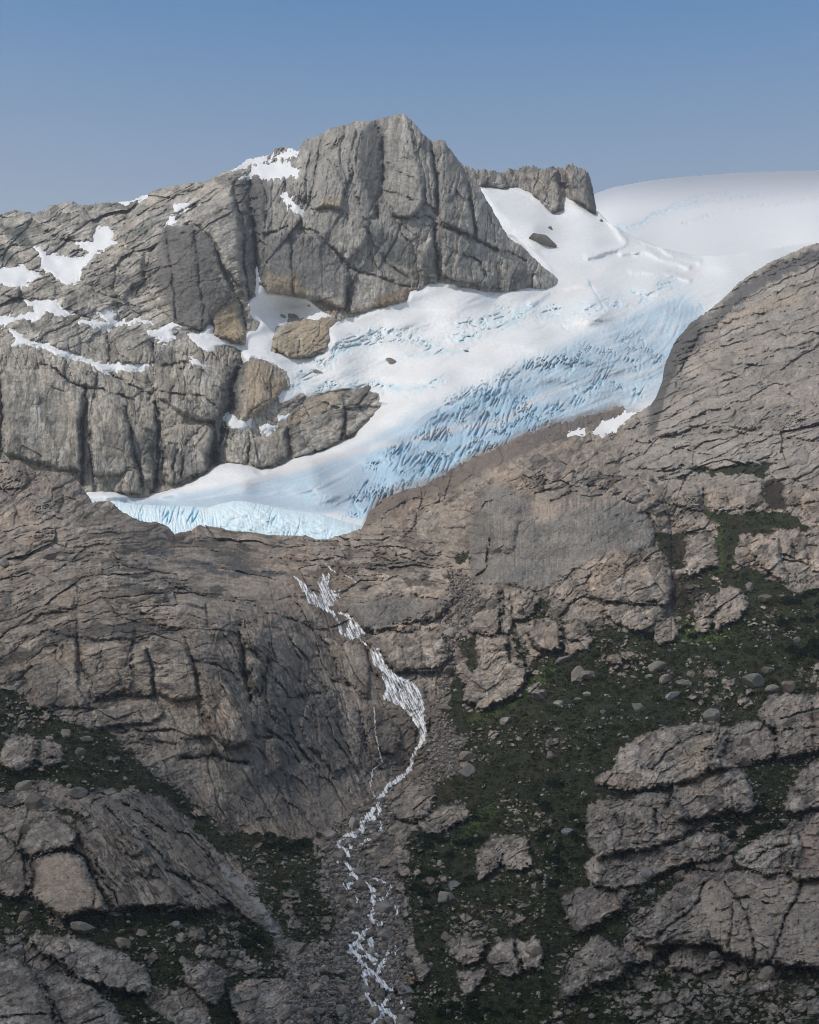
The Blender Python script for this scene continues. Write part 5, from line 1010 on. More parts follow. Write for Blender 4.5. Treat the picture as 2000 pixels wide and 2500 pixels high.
for lab, poly in SNOW_B:
    w, d = B.sdf(poly, 24); t = sstep(-4, 1, d); B.h[w] = B.h[w] * (1 - t) + t * (B.Y0[w] - Ybb[w] - 1.5 - np.clip(0.6 * d, 0, 8))
YB = B.depth()
PB = B.points(YB)
for lab, poly in SNOW_B:
    w, d = B.sdf(poly, 24)
    Pw = world(B.U[w], B.V[w], Ybb[w] - np.clip(0.6 * d, -8, 5) - 1.0); Pw[..., 1] += 7 * B.k[w]; Pw[..., 2] -= 3 * B.k[w]
    kp = (np.maximum.reduce([d[:-1, :-1], d[1:, :-1], d[1:, 1:], d[:-1, 1:]]) > -6) & (B.k[w][1:, 1:] < 6)
    tag(grid_mesh('snow_patch', Pw, kp, np.full(d.shape + (3,), 0.8, f32), None, M_SNOW), lab, 'snow patch', 'snow patches on the brown slabs')
owner = np.zeros(YB.shape, np.int16)
for i, (lab, p, w, d, own) in enumerate(OUT):
    if own:
        owner[w] = np.where(d > -1.5, i + 1, owner[w])
fo = owner[:-1, :-1]
keepB = B.k[1:, 1:] < 24
for i, (lab, p, w, d, own) in enumerate(OUT):
    kp = fo[w][:-1, :-1] == i + 1
    if kp.any():
        ii, jj = np.nonzero(kp); q = np.argmin((ii - ii.mean()) ** 2 + (jj - jj.mean()) ** 2)
        g = np.zeros(kp.shape, bool); g[ii[q], jj[q]] = True
        while True:
            n = g.copy(); n[1:] |= g[:-1]; n[:-1] |= g[1:]; n[:, 1:] |= g[:, :-1]; n[:, :-1] |= g[:, 1:]; n &= kp
            if (n == g).all():
                break
            g = n
        loose = kp & ~g
        fo[w][:-1, :-1][loose] = 0
        kp = g
    if own and kp.any():
        ws = (slice(w[0].start, w[0].stop), w[1])
        tag(grid_mesh('rock_outcrop', PB[w], kp & keepB[w[0].start:w[0].stop - 1, w[1].start:w[1].stop - 1][:kp.shape[0], :kp.shape[1]], B.col[w], None, M_ROCK), lab, 'outcrop', 'rock outcrops of the hillside')
o = grid_mesh('hillside', PB, keepB & (fo == 0), B.col, None, M_ROCK)
tag(o, 'grey glacier-worn hillside with green heath, under the glacier', 'hillside', None, 'structure')
# the slopes go on to both sides, beyond the picture
def wing(name, label, L, side, u_far, v0, v1, top, pts, base, mat, green):
    edge = -210 if side < 0 else 2222
    extra = [(u_far, v, float(L.tps(np.array([-240.0 if side < 0 else 2245.0]), np.array([float(v)]))[0])) for v in range(int(v0) + 60, int(v1) + 60, 260)]
    Wg = Layer(min(edge, u_far), max(edge, u_far), v0, v1, top, list(pts) + extra, step=6.0, jag=5.0, seed=91, crest=(25, 14), reg=2e-4)
    Wg.rough(FULL, 1.0, 20 * side, 2.0, (60, 28, 14), (0.3, 0.34, 0.3), 991, 0.8, 0.55, ribs=0.4)
    Wg.h += (Wg.mg * 9 * fbm(Wg.U / 60, Wg.V / 45, 4, 992)).astype(f32)
    rock_tone(Wg, FULL, *base, 993)
    if green:
        gm = sstep(-0.05, 0.2, fbm(Wg.U / 150, Wg.V / 100, 4, 994)) * sstep(1350, 1650, Wg.V)
        Wg.paint(FULL, gm, (0.027, 0.030, 0.010), 1.0)
    tag(grid_mesh(name, Wg.points(), Wg.k[1:, 1:] < 8, Wg.col, None, mat), label, name, None, 'structure')
_bt = ((0.325, 0.280, 0.238), (0.370, 0.278, 0.208), (0.310, 0.288, 0.262))
wing('hillside', 'grey hillside going on past the picture on the stream side of the dome', B, -1, -1300, 900, 2640, [(-1300, 960), (-700, 1010), (-210, 1078)], PTS_B, _bt, M_ROCK, True)
wing('hillside', 'grey hillside going on past the picture beyond the green slope', B, 1, 3300, 400, 2640, [(2222, 536), (2700, 480), (3300, 430)], PTS_B, _bt, M_ROCK, True)
wing('mountain', 'grey mountain flank going on past the picture', A, -1, -1300, 480, 1270, [(-1300, 700), (-700, 600), (-210, 552)], PTS_A, ((0.400, 0.380, 0.350), (0.440, 0.370, 0.280), (0.390, 0.382, 0.372)), M_ROCK_FAR, False)
print('hillside', round(time.time() - T0, 1))

# ------------------------------------------------------------------ the glacier
GPTS = [(300, 1225, 2600), (500, 1260, 2520), (650, 1290, 2480), (800, 1300, 2480), (900, 1290, 2480), (400, 1330, 2470), (200, 1260, 2600), (700, 1380, 2400),
        (950, 1200, 2560), (1100, 1150, 2640), (1250, 1080, 2720), (1400, 1040, 2800), (1550, 1000, 2880), (1640, 960, 2920), (1200, 1200, 2600), (1500, 1100, 2760),
        (600, 1180, 2590), (760, 1130, 2640), (700, 1200, 2570), (900, 1080, 2700), (900, 1150, 2620), (1050, 980, 2790), (1050, 1070, 2700), (1200, 900, 2890), (1200, 1000, 2790), (1350, 840, 2980), (1350, 950, 2870), (1500, 780, 3090), (1500, 900, 2960), (1620, 740, 3170), (1620, 850, 3050), (1750, 720, 3250), (1900, 700, 3350),
        (800, 1000, 2880), (1000, 900, 2940), (1150, 850, 3000), (1300, 780, 3090), (1450, 720, 3200), (1600, 680, 3330), (1750, 650, 3450), (2000, 620, 3600), (2250, 600, 3700),
        (900, 820, 3050), (1050, 780, 3090), (1200, 750, 3150), (1350, 715, 3330), (1450, 660, 3480), (1550, 630, 3600), (1700, 625, 3620), (1450, 590, 3680), (1520, 565, 3800), (1400, 560, 3780), (1470, 530, 3880), (1300, 560, 3700), (1250, 500, 3850), (1200, 470, 3930), (1350, 520, 3890), (1400, 480, 3930), (1160, 440, 3980), (1290, 640, 3560), (1240, 600, 3640)]
for (u, v) in [(627, 660), (640, 700), (680, 722), (745, 730), (665, 855), (700, 874), (758, 876), (799, 838), (845, 780), (895, 764), (958, 746), (1000, 725), (1050, 694), (1117, 696), (1173, 710), (1283, 705), (211, 1206), (316, 1216), (406, 1199), (467, 1178), (540, 1133), (605, 1138), (681, 1140), (762, 1112), (827, 1084), (864, 1068), (900, 1028), (925, 965), (843, 953), (756, 965), (681, 980), (708, 920), (649, 876), (588, 848), (507, 855), (470, 825), (625, 800), (612, 760), (640, 780), (720, 760)]:
    GPTS.append((u, v, float(A.at(np.array([u]), np.array([v]), Yb)[0]) - 3))
TOP_G = [(100, 600), (600, 640), (1100, 400), (1400, 430), (1440, 500), (1465, 520), (1490, 545), (1550, 580), (1620, 605), (1690, 622), (1760, 622), (1850, 610), (1950, 596), (2050, 585), (2300, 565)]
G = Layer(190, 2240, 420, 1345, TOP_G, GPTS, step=2.0, jag=0.8, seed=61, crest=(6, 6), warp=3, reg=3e-4)
U, V = G.U, G.V
dg = sdf(GLACIER, G.U + 2.5 * gnoise(G.U / 16, G.V / 16, 4), G.V + 2.5 * gnoise(G.U / 16 + 40, G.V / 16, 5))
G.h -= np.clip(-dg * 2.0, 0, 70) * (dg < 0)
G.h += 2.2 * (1 - np.exp(-np.clip(dg, 0, 60) / 8))
inn = sstep(0, 14, dg)
def zone(poly, soft=20):
    return sstep(-soft, soft, sdf(poly, U + 8 * fbm(U / 40, V / 40, 2, 68), V))
z_fall = zone([(1060, 760), (1200, 690), (1330, 640), (1480, 600), (1700, 640), (1760, 700), (1640, 780), (1400, 790), (1200, 860), (1020, 900), (900, 960), (760, 960), (700, 920), (860, 850)])
z_flank = zone([(640, 1180), (860, 1090), (1030, 1000), (1200, 930), (1330, 860), (1470, 800), (1660, 720), (1720, 760), (1620, 960), (1500, 1010), (1250, 1090), (1080, 1170), (900, 1240), (700, 1250)], 24)
z_edge = zone([(840, 1260), (900, 1120), (1050, 1040), (1180, 960), (1300, 960), (1330, 1060), (1180, 1110), (1000, 1200), (900, 1280)], 20)
# swells of the icefall
G.h += (inn * np.clip(G.gs, 1, 4) ** 0.8 * (15 * fbm(U / 170, V / 70, 2, 65) + (1.2 + 3.0 * z_fall) * fbm((U * 0.45 + V) / 34, (U - V * 0.45) / 190, 3, 66))).astype(f32)
def aniso(ang, sl, sw):
    c, s = math.cos(R(ang)), math.sin(R(ang))
    return (U * c - V * s) / sl, (U * s + V * c) / sw
wob = 3.5 * fbm(U / 40, V / 40, 2, 69)
def crev(ang, sl, sw, seed, thr=0.62):
    a, b = aniso(ang, sl, sw)
    r = 1 - np.abs(gnoise(a + wob / sl, b + wob / sw, seed)) * 2.2
    return sstep(thr, 1.0, r) * sstep(-0.2, 0.3, fbm(U / 60, V / 36, 2, seed + 3))
def band(pts, wd):
    return np.exp(-(segdist(pts, U + 10 * fbm(U / 50, V / 50, 2, 606), V + 10 * fbm(U / 50 + 9, V / 50, 2, 607)) / wd) ** 2)
b_flank = np.clip(band([(1090, 1000), (1200, 935), (1290, 898), (1400, 868), (1500, 852), (1590, 880)], 24) + 0.8 * band([(1320, 1020), (1400, 980), (1480, 925), (1560, 960)], 20) + 0.5 * band([(1540, 830), (1600, 900)], 30), 0, 1)
b_fall = np.clip(band([(700, 940), (860, 830), (960, 815), (1080, 850), (1200, 790), (1280, 770), (1400, 760), (1480, 745), (1560, 730), (1650, 690)], 20) + band([(1120, 800), (1230, 760), (1340, 745)], 12) + 0.8 * band([(780, 945), (930, 940), (1010, 955), (1090, 930)], 12), 0, 1)
cf = np.maximum(crev(60, 60, 11, 621), 0.7 * crev(52, 30, 6.5, 631)) * np.clip(b_flank + 0.12 * z_flank, 0, 1)
ce = np.maximum(crev(64, 70, 12, 641, 0.5), 0.8 * crev(70, 34, 7, 651)) * z_edge
cu = np.maximum(crev(18, 60, 16, 661, 0.7), 0.7 * crev(28, 24, 8, 671, 0.7)) * np.clip(0.12 * z_fall + b_fall, 0, 1)
G.h -= (G.m * (16 * cf + 20 * ce + 13 * cu)).astype(f32)
ser = facet(*aniso(30, 26, 12), 681, 0.25, 0.1, 0.7); se2 = facet(*aniso(24, 11, 6), 691, 0.2, 0.1, 0.7)
zs = b_fall * sstep(-0.3, 0.3, fbm(U / 24, V / 24, 3, 67))
G.h += (G.m * zs * (16 * ser + 8 * se2)).astype(f32)
f2_ = facet(*aniso(60, 34, 14), 695, 0.1, 0.1, 0.6); G.h += (G.m * (b_flank + 0.7 * z_edge) * 5.0 * f2_).astype(f32)
G.h += (G.m * (1.2 * fbm(U / 8, V / 6, 3, 699)) * (0.3 + z_flank + z_fall)).astype(f32)
# the crest that runs down the tongue, and traced hollows
CREST = [(330, 1208), (600, 1160), (760, 1120), (900, 1050), (1010, 960), (1130, 900), (1260, 830), (1400, 770), (1500, 740)]
dcr = segdist(CREST, U, V)
G.h += 16 * np.exp(-(dcr / 26) ** 2) * inn
deep = []
for pts, wd, dep in [
    (A5([(510, 300), (600, 250), (700, 220), (790, 150)]), 4, 14), (A5([(830, 185), (890, 160)]), 2, 7), (A5([(1300, 200), (1450, 140), (1560, 110), (1650, 50), (1725, 20)]), 5, 18), (A5([(800, 355), (900, 300), (1060, 290), (1180, 265), (1340, 255)]), 4, 16),
    (A5([(655, 410), (660, 385), (690, 375)]), 2, 8), (A5([(270, 500), (380, 470), (520, 490)]), 4, 10), (A5([(640, 480), (800, 470), (1000, 500), (1080, 470), (1200, 410)]), 5, 16), (A5([(1000, 520), (960, 545)]), 4, 14),
    (A3([(340, 830), (380, 900), (430, 980)]), 4, 20), (A3([(600, 890), (650, 910), (700, 940)]), 3, 14), (A3([(180, 1100), (230, 1140)]), 3, 12), (A3([(100, 1020), (90, 1060)]), 3, 10), (A3([(360, 1070), (420, 1080)]), 3, 12), (A3([(800, 1090), (830, 1040)]), 5, 12), (A3([(860, 1000), (920, 920)]), 4, 12), (A3([(1010, 960), (1030, 1000)]), 3, 10),
    (A3([(200, 1300), (240, 1360), (210, 1400)]), 5, 20), (A3([(440, 1250), (480, 1290)]), 4, 16), (A3([(630, 1330), (640, 1380)]), 4, 14), (A3([(350, 1479), (420, 1420)]), 6, 22), (A3([(530, 1190), (540, 1230)]), 3, 12),
    (A5([(1220, 690), (1290, 560)]), 4, 10), (A5([(1500, 540), (1560, 480), (1640, 400), (1690, 350)]), 7, 20), (A5([(1520, 640), (1560, 560), (1600, 490)]), 6, 20), (A5([(1190, 860), (1220, 800)]), 6, 18), (A5([(1240, 930), (1310, 800)]), 7, 24), (A5([(1270, 910), (1360, 850)]), 6, 22), (A5([(1000, 1060), (1040, 990), (1090, 970)]), 6, 22), (A5([(920, 960), (960, 1060)]), 6, 18),
    (A5([(1100, 970), (1130, 1010)]), 5, 16), (A5([(1020, 930), (1050, 840), (1080, 810)]), 3, 9), (A5([(350, 1170), (400, 1100), (460, 1060)]), 4, 10), (A5([(200, 1120), (300, 1070), (430, 1015)]), 3, 9), (A5([(650, 1150), (660, 1200), (700, 1230)]), 8, 24), (A5([(740, 1100), (750, 1150)]), 5, 14), (A5([(830, 1040), (850, 1080)]), 5, 14),
    (A6([(250, 250), (270, 330)]), 4, 12), (A6([(320, 270), (360, 230), (420, 170)]), 7, 22), (A6([(580, 230), (590, 270)]), 4, 12), (A6([(620, 220), (635, 260)]), 4, 12), (A6([(90, 440), (130, 370), (160, 330)]), 5, 14), (A6([(200, 130), (280, 80), (330, 60)]), 6, 14), (A6([(600, 340), (620, 300)]), 4, 10)]:
    w, d = G.crack(pts, wd * 0.6, dep * 0.16)
    brk = sstep(-0.25, 0.35, fbm(G.U[w] / 14, G.V[w] / 14, 3, 605))
    deep.append((w, np.exp(-(d / (1.3 * wd)) ** 2) * brk))
wave = [A3([(330, 680), (560, 610), (760, 610), (850, 680), (1000, 710)]), A3([(540, 660), (680, 640), (760, 690), (940, 740)]), A3([(600, 770), (800, 775), (940, 820)]), A3([(0, 960), (100, 890), (330, 840)]), A3([(560, 590), (470, 470), (450, 420)])]
for pts in wave:
    w = G.win(pts, 40); d = segdist(pts, G.wu[w], G.wv[w]); G.h[w] += 24 * np.exp(-(d / 8) ** 2)
al = (U * 0.86 - V * 0.5)
fl = gnoise(dcr / 11, al / 260, 655) + 0.5 * gnoise(dcr / 5, al / 140, 656)
fz = np.clip(z_flank + zone([(280, 1218), (380, 1210), (600, 1176), (760, 1136), (900, 1080), (920, 1240), (700, 1260), (300, 1250)], 10), 0, 1)
G.h += (G.m * fz * 2.6 * fl).astype(f32)
# colour: old snow, dusty bands, blue ice, with flank and margin shade painted in
G.col[:] = (0.80, 0.81, 0.82)
dust = sstep(0.05, 0.5, fbm((U * 0.42 + V) / 26, (U - V * 0.42) / 150, 4, 641)) * (0.3 + 0.7 * z_fall)
G.paint(FULL, dust, (0.74, 0.68, 0.63), 0.45)
ice = np.clip(z_flank * (0.75 + 0.5 * fbm((U * 0.55 + V) / 22, (U - V * 0.55) / 120, 4, 645)) + 0.85 * z_edge, 0, 1)
low = zone([(280, 1218), (380, 1210), (600, 1176), (760, 1136), (900, 1080), (920, 1240), (700, 1260), (300, 1250)], 10)
ice = np.maximum(ice, 0.8 * low)
ice *= 1 - np.exp(-(dcr / 22) ** 2)
G.paint(FULL, ice, (0.38, 0.545, 0.675), 0.92)  # blue ice, deepened to paint in the shade of the flank
G.paint(FULL, low * (1 - np.exp(-(dcr / 22) ** 2)), (0.44, 0.53, 0.62), 0.7)  # shadow band of the lower tongue, painted grey-blue
G.paint(FULL, np.clip(0.85 * zs + 0.2 * z_fall * sstep(0.1, 0.5, fbm((U * 0.4 + V) / 18, (U - 0.4 * V) / 90, 3, 648)), 0, 1), (0.62, 0.78, 0.85), 0.6)
G.paint(FULL, fz * sstep(0.25, 0.7, fl), (0.70, 0.72, 0.74), 0.5)
G.paint(FULL, np.clip(cf + ce, 0, 1), (0.20, 0.47, 0.69), 0.7)
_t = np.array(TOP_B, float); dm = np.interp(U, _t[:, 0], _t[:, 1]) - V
G.paint(FULL, sstep(15, 3, dm + 7 * fbm(U / 12, V / 12, 3, 647)) * sstep(870, 900, U) * sstep(1530, 1500, U), (0.30, 0.29, 0.28), 0.7)  # grey dirt that also paints in the shaded gap under the margin
G.paint(FULL, np.clip(cu, 0, 1), (0.42, 0.70, 0.83), 0.75)
for w, m in deep:
    G.paint(w, m, (0.40, 0.66, 0.80), 0.5)
w = G.win(A5([(0, 1060), (300, 960), (700, 860), (950, 810), (1300, 720), (1550, 690), (1725, 570)]), 20)
d = segdist(A5([(0, 1060), (300, 960), (700, 860), (950, 810), (1300, 720), (1550, 690), (1725, 570)]), G.wu[w], G.wv[w])
G.paint(w, np.exp(-(d / 8) ** 2), (0.68, 0.64, 0.63), 0.6)
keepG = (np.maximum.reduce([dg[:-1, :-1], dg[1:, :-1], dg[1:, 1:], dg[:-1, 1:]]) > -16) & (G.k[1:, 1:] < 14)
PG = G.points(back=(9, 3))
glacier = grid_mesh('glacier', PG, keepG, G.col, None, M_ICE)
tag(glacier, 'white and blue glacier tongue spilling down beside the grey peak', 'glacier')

# the lit snout in front: a lobe of ice with its own brow
TOP_F = [(190, 1214), (231, 1217), (262, 1222), (316, 1228), (380, 1233), (446, 1234), (507, 1239), (535, 1230), (568, 1223), (600, 1223), (640, 1230), (700, 1243), (783, 1255), (843, 1273), (904, 1289), (960, 1312)]
FP = [(190, 1215, 2480), (300, 1228, 2470), (450, 1236, 2455), (600, 1225, 2455), (750, 1250, 2450), (904, 1290, 2440), (300, 1270, 2435), (450, 1290, 2425), (600, 1290, 2425), (750, 1310, 2425), (900, 1320, 2425), (300, 1360, 2400), (600, 1360, 2400), (900, 1370, 2400), (960, 1330, 2430)]
F = Layer(205, 930, 1205, 1345, TOP_F, FP, step=1.4, jag=1.2, seed=81, crest=(40, 9), warp=2)
U, V = F.U, F.V
fa = gnoise((U + 0.35 * (V - 1260)) / 15, V / 60, 83); fb_ = gnoise((U - 0.2 * V) / 6.5, V / 30, 84)
zl = sstep(560, 500, U); zr = 1 - zl
flu = 1 - np.abs(fa) * 2; fl2 = 1 - np.abs(fb_) * 2
crk = sstep(0.55, 1, flu) * sstep(0.0, 0.4, fbm(U / 50, V / 80, 2, 87))
F.h += (F.m * (7 * fbm(U / 34, V / 26, 3, 85) - (15 * zl + 5 * zr) * crk + (3 * zl + 1) * fl2 + 2.5 * facet((U + V * 0.8) / 22, V / 9 - U / 40, 88, 0.2, 0.1, 0.6))).astype(f32)
dia = gnoise((U * 0.55 - V) / 9, (U + V) / 60, 89)
F.h += (F.m * zr * 3.0 * (1 - np.abs(dia) * 2)).astype(f32)
F.col[:] = (0.74, 0.89, 0.95)
F.paint(FULL, sstep(0.0, 0.5, fbm(U / 40, V / 30, 3, 86)), (0.80, 0.86, 0.89), 0.6)
F.paint(FULL, crk * (0.4 + 0.6 * zl), (0.28, 0.62, 0.80), 0.85)
F.paint(FULL, sstep(1240, 1300, V) * 0.4, (0.60, 0.78, 0.88), 0.7)
front = grid_mesh('ice_front', F.points(back=(6, 0.6)), F.k[1:, 1:] < 12, F.col, None, M_ICE, parent=glacier)
front['label'] = 'bright fluted blue-white ice lip at the snout'
print('glacier', round(time.time() - T0, 1))

# ------------------------------------------------------------------ falling water, lying on the rock
def water(name, label, cat, polys=(), lines=(), dens=0.0, step=0.8, lift=0.9, seed=5, wander=0.0, nz=1.0, kind=None, group=None):
    allp = np.array([p for q in polys for p in q] + [p for q, wd in lines for p in q])
    u0, v0 = allp.min(0) - 10; u1, v1 = allp.max(0) + 10
    us = np.arange(u0, u1, step); vs = np.arange(v0, v1, step)
    Uw, Vw = np.meshgrid(us, vs); Uw = Uw.astype(f32); Vw = Vw.astype(f32)
    xu = Uw + 1.8 * gnoise(Uw / 7, Vw / 7, seed) + wander * gnoise(Uw / 22, Vw / 22, seed + 11); xv = Vw + 1.8 * gnoise(Uw / 7 + 30, Vw / 7, seed + 1) + 0.6 * wander * gnoise(Uw / 22 + 9, Vw / 22, seed + 12)
    m = np.full(Uw.shape, -9.0, f32)
    for p in polys:
        m = np.maximum(m, sdf(p, xu, xv))
    mp = m.copy(); m = np.full(Uw.shape, -9.0, f32)
    for p, wd in lines:
        m = np.maximum(m, wd * (0.75 + 0.5 * gnoise(Uw / 9, Vw / 9, seed + 2)) - segdist(p, xu, xv))
    st = fbm((Uw - 0.45 * Vw) / 4.2, Vw / 26, 3, seed + 4)
    hole = st + 0.35 * sstep(0, 8, m) - 0.15
    e = 0.72 * np.clip(m / 3.4, -1, 1) + dens + 0.6 * np.clip(hole, -1, 0.5) + 0.22 * gnoise(Uw / 2.8, Vw / 5, seed + 9) + 0.25 * gnoise(Uw / 6, Vw / 7, seed + 10)
    e = e * nz + (1 - nz) * 0.5 * np.clip(m / 1.2, -1, 1)
    e -= 0.34 * nz * sstep(0.12, 0.5, gnoise((Uw - 0.45 * Vw) / 4.5, Vw / 13, seed + 20)) * sstep(1.0, 4.0, m)
    ep = 0.6 * np.clip(mp / 3.0, -1, 1) + 0.7 * np.clip(hole, -1, 0.5) + 0.35 * gnoise(Uw / 3, Vw / 5, seed + 40) - 0.15
    m = np.maximum(m, mp)
    Yw = B.at(Uw, Vw, YB_s)
    Yw = Yw - lift - 0.9 * np.clip(m, 0, 4) * 0.3 - 1.6 * st
    cov = np.maximum(sstep(-0.22, 0.62, e), 0.85 * sstep(-0.15, 0.65, ep)) * np.clip(0.62 + 0.42 * sstep(-0.4, 0.25, st + 0.3 * gnoise(Uw / 4.0, Vw / 12, seed + 30)), 0, 1)
    keep = np.maximum(cov[:-1, :-1], cov[1:, 1:]) > 0.06
    c = np.array((0.86, 0.87, 0.88), f32) * (1 + 0.5 * np.clip(st + 0.35 * fbm(Uw / 12, Vw / 12, 2, seed + 7), -0.7, 0.5))[..., None]
    o = grid_mesh(name, world(Uw, Vw, Yw), keep, c, {'cover': cov}, M_WATER)
    return tag(o, label, cat, group, kind)
YB_s = np.minimum(YB, blur(YB, 2)) 
water('waterfall', 'stepped white cascade pouring in two strands over the tan slabs', 'waterfall',
      [B2([(165, 265), (200, 275), (270, 340), (310, 380), (325, 400), (320, 450), (270, 430), (235, 380), (200, 320)]),
       B2([(310, 270), (385, 250), (380, 300), (370, 340), (430, 350), (450, 330), (455, 360), (390, 362), (435, 380), (430, 410), (380, 450), (390, 470), (340, 465), (290, 440), (310, 400), (320, 340), (305, 300)])],
      [(B2([(360, 190), (410, 240)]), 1.6), (B2([(480, 258), (515, 272), (535, 298)]), 2.4), (B2([(345, 262), (330, 320), (345, 380), (360, 430), (372, 466)]), 4.2), (B2([(382, 255), (366, 320), (382, 380), (402, 440)]), 3), (B2([(375, 350), (440, 388)]), 2), (B2([(440, 350), (425, 415)]), 2),
       (B2([(168, 266), (215, 300), (255, 345), (285, 390), (312, 442)]), 3.6), (B2([(250, 345), (240, 390), (266, 428)]), 2), (B2([(300, 380), (322, 440), (372, 462)]), 2.4)], 0.15, seed=15)
water('waterfall', 'short fan-shaped fall below the two-stranded cascade', 'waterfall',
      [B2([(455, 483), (500, 490), (540, 540), (595, 600), (560, 630), (510, 650), (460, 625), (490, 570), (480, 520)])], [(B2([(345, 460), (400, 480), (430, 540), (455, 610)]), 4), (B2([(440, 483), (500, 505), (520, 570), (490, 622)]), 4), (B2([(480, 490), (540, 545), (590, 605)]), 4), (B2([(515, 550), (560, 630)]), 3.5), (B2([(490, 580), (520, 642)]), 4.5), (B2([(550, 632), (600, 672), (628, 700)]), 1.6)], 0.15, seed=25)
water('waterfall', 'long main waterfall widening over rocks then narrowing', 'waterfall',
      [B2([(615, 700), (680, 705), (700, 750), (740, 820), (800, 870), (870, 900), (920, 950), (950, 1020), (950, 1100), (975, 1200), (960, 1240), (925, 1290), (895, 1340), (885, 1400), (870, 1425), (865, 1380), (875, 1330), (915, 1270), (925, 1200), (880, 1110), (850, 1070), (780, 1040), (720, 1010), (700, 990), (720, 920), (690, 880), (700, 840), (640, 800), (625, 750)])],
      [(B2([(632, 702), (660, 780), (722, 850), (730, 940), (714, 1000)]), 4.5), (B2([(650, 702), (690, 790), (760, 870), (770, 950), (800, 1020), (870, 1090), (930, 1190), (945, 1230)]), 5.5), (B2([(672, 704), (720, 820), (800, 872), (880, 912), (930, 980), (945, 1060), (940, 1130), (960, 1210)]), 5.5),
       (B2([(760, 870), (850, 930), (900, 1010), (920, 1090), (950, 1180)]), 3.6), (B2([(730, 900), (760, 980), (830, 1042)]), 4), (B2([(955, 1190), (950, 1240), (902, 1310), (878, 1370), (870, 1425)]), 6)], 0.15, seed=35)
water('waterfall', 'hair-thin rill slipping down the dark wall beside the main waterfall', 'waterfall', [], [(B2([(650, 1050), (655, 1120), (655, 1200), (668, 1260), (680, 1310), (700, 1382)]), 2.0), (B2([(690, 1390), (640, 1430), (632, 1500)]), 1.9), (B5([(625, 20), (632, 70), (655, 112)]), 1.9)], 0.2, seed=45, nz=0.25)
ST2 = [[(755, 650), (730, 700)], [(680, 265), (690, 325)], [(670, 355), (610, 370), (570, 395)], [(790, 765), (785, 835)], [(780, 1010), (770, 1060)], [(745, 1020), (720, 1080)], [(545, 710), (545, 745)], [(650, 600), (720, 630)], [(465, 630), (475, 660)], [(815, 1340), (820, 1390)], [(700, 720), (680, 730)]]
water('stream', 'white foaming brook threading down the boulder-choked gully', 'stream', [], [(B5(p), 6.0 if max(q[1] for q in p) < 900 else 7.5) for p in ST] + [(B5(p), 3.2) for p in ST2], 0.36, seed=55, lift=3.2, wander=6.0)
print('water', round(time.time() - T0, 1))

# ------------------------------------------------------------------ boulders
def icosphere(n):
    import bmesh
    bm = bmesh.new(); bmesh.ops.create_icosphere(bm, subdivisions=n, radius=1.0)
    Vv = np.array([v.co[:] for v in bm.verts], f32); Ff = np.array([[v.index for v in f.verts] for f in bm.faces], np.int32)
    bm.free(); return Vv, Ff
def stone_shape(seed, sub, cuts=20):
    r = np.random.default_rng(seed)
    Vv, Ff = icosphere(sub)
    Vv = Vv * np.array((1.0, 0.85 + 0.3 * r.random(), 0.62 + 0.25 * r.random()), f32)
    for _ in range(cuts):
        n = r.normal(size=3); n /= np.linalg.norm(n); d = 0.38 + 0.34 * r.random()
        t = np.clip(Vv @ n - d, 0, None); Vv = Vv - 0.99 * t[:, None] * n
    Vv = Vv * (1 + 0.05 * gnoise(Vv[:, 0] * 4 + seed, Vv[:, 1] * 4 + Vv[:, 2] * 3, seed) + 0.02 * gnoise(Vv[:, 0] * 11, Vv[:, 2] * 11 + Vv[:, 1] * 7, seed))[:, None]
    return Vv.astype(f32), Ff
TONES = [(0.23, 0.205, 0.185), (0.27, 0.225, 0.185), (0.215, 0.20, 0.188), (0.25, 0.215, 0.185), (0.17, 0.145, 0.122), (0.30, 0.275, 0.25)]
BOULD = []
for i in range(12):
    Vv, Ff = stone_shape(1000 + i, 3)
    BOULD.append(raw_mesh('boulder', Vv, Ff, np.tile(np.array(TONES[i % 6], f32), (len(Vv), 1)), M_STONE, link=False, smooth=False))
PBc = PB
def ground(u, v):
    Y = B.at(np.array([float(u)]), np.array([float(v)]), YB_s)[0]
    return world(u, v, float(Y)), float(Y)
placed = []
def boulder(u, v, wpx, label, group, var=None, sink=0.12, tall=1.0):
    p, Y = ground(u, v + 0.28 * wpx)
    r = 1.5 * wpx * 0.5 * Y / FPX
    o = bpy.data.objects.new('boulder', BOULD[var if var is not None else random.randrange(12)])
    o.location = (p[0], p[1] - r * 0.25, p[2] + r * 0.30)
    o.scale = (r * random.uniform(0.8, 1.35), r * random.uniform(0.8, 1.1), r * tall * random.uniform(0.6, 1.05))
    o.rotation_euler = (random.uniform(-0.3, 0.3), random.uniform(-0.35, 0.35), random.uniform(0, 6.28))
    COL.objects.link(o); tag(o, label, 'boulder', group); placed.append((u, v, wpx))
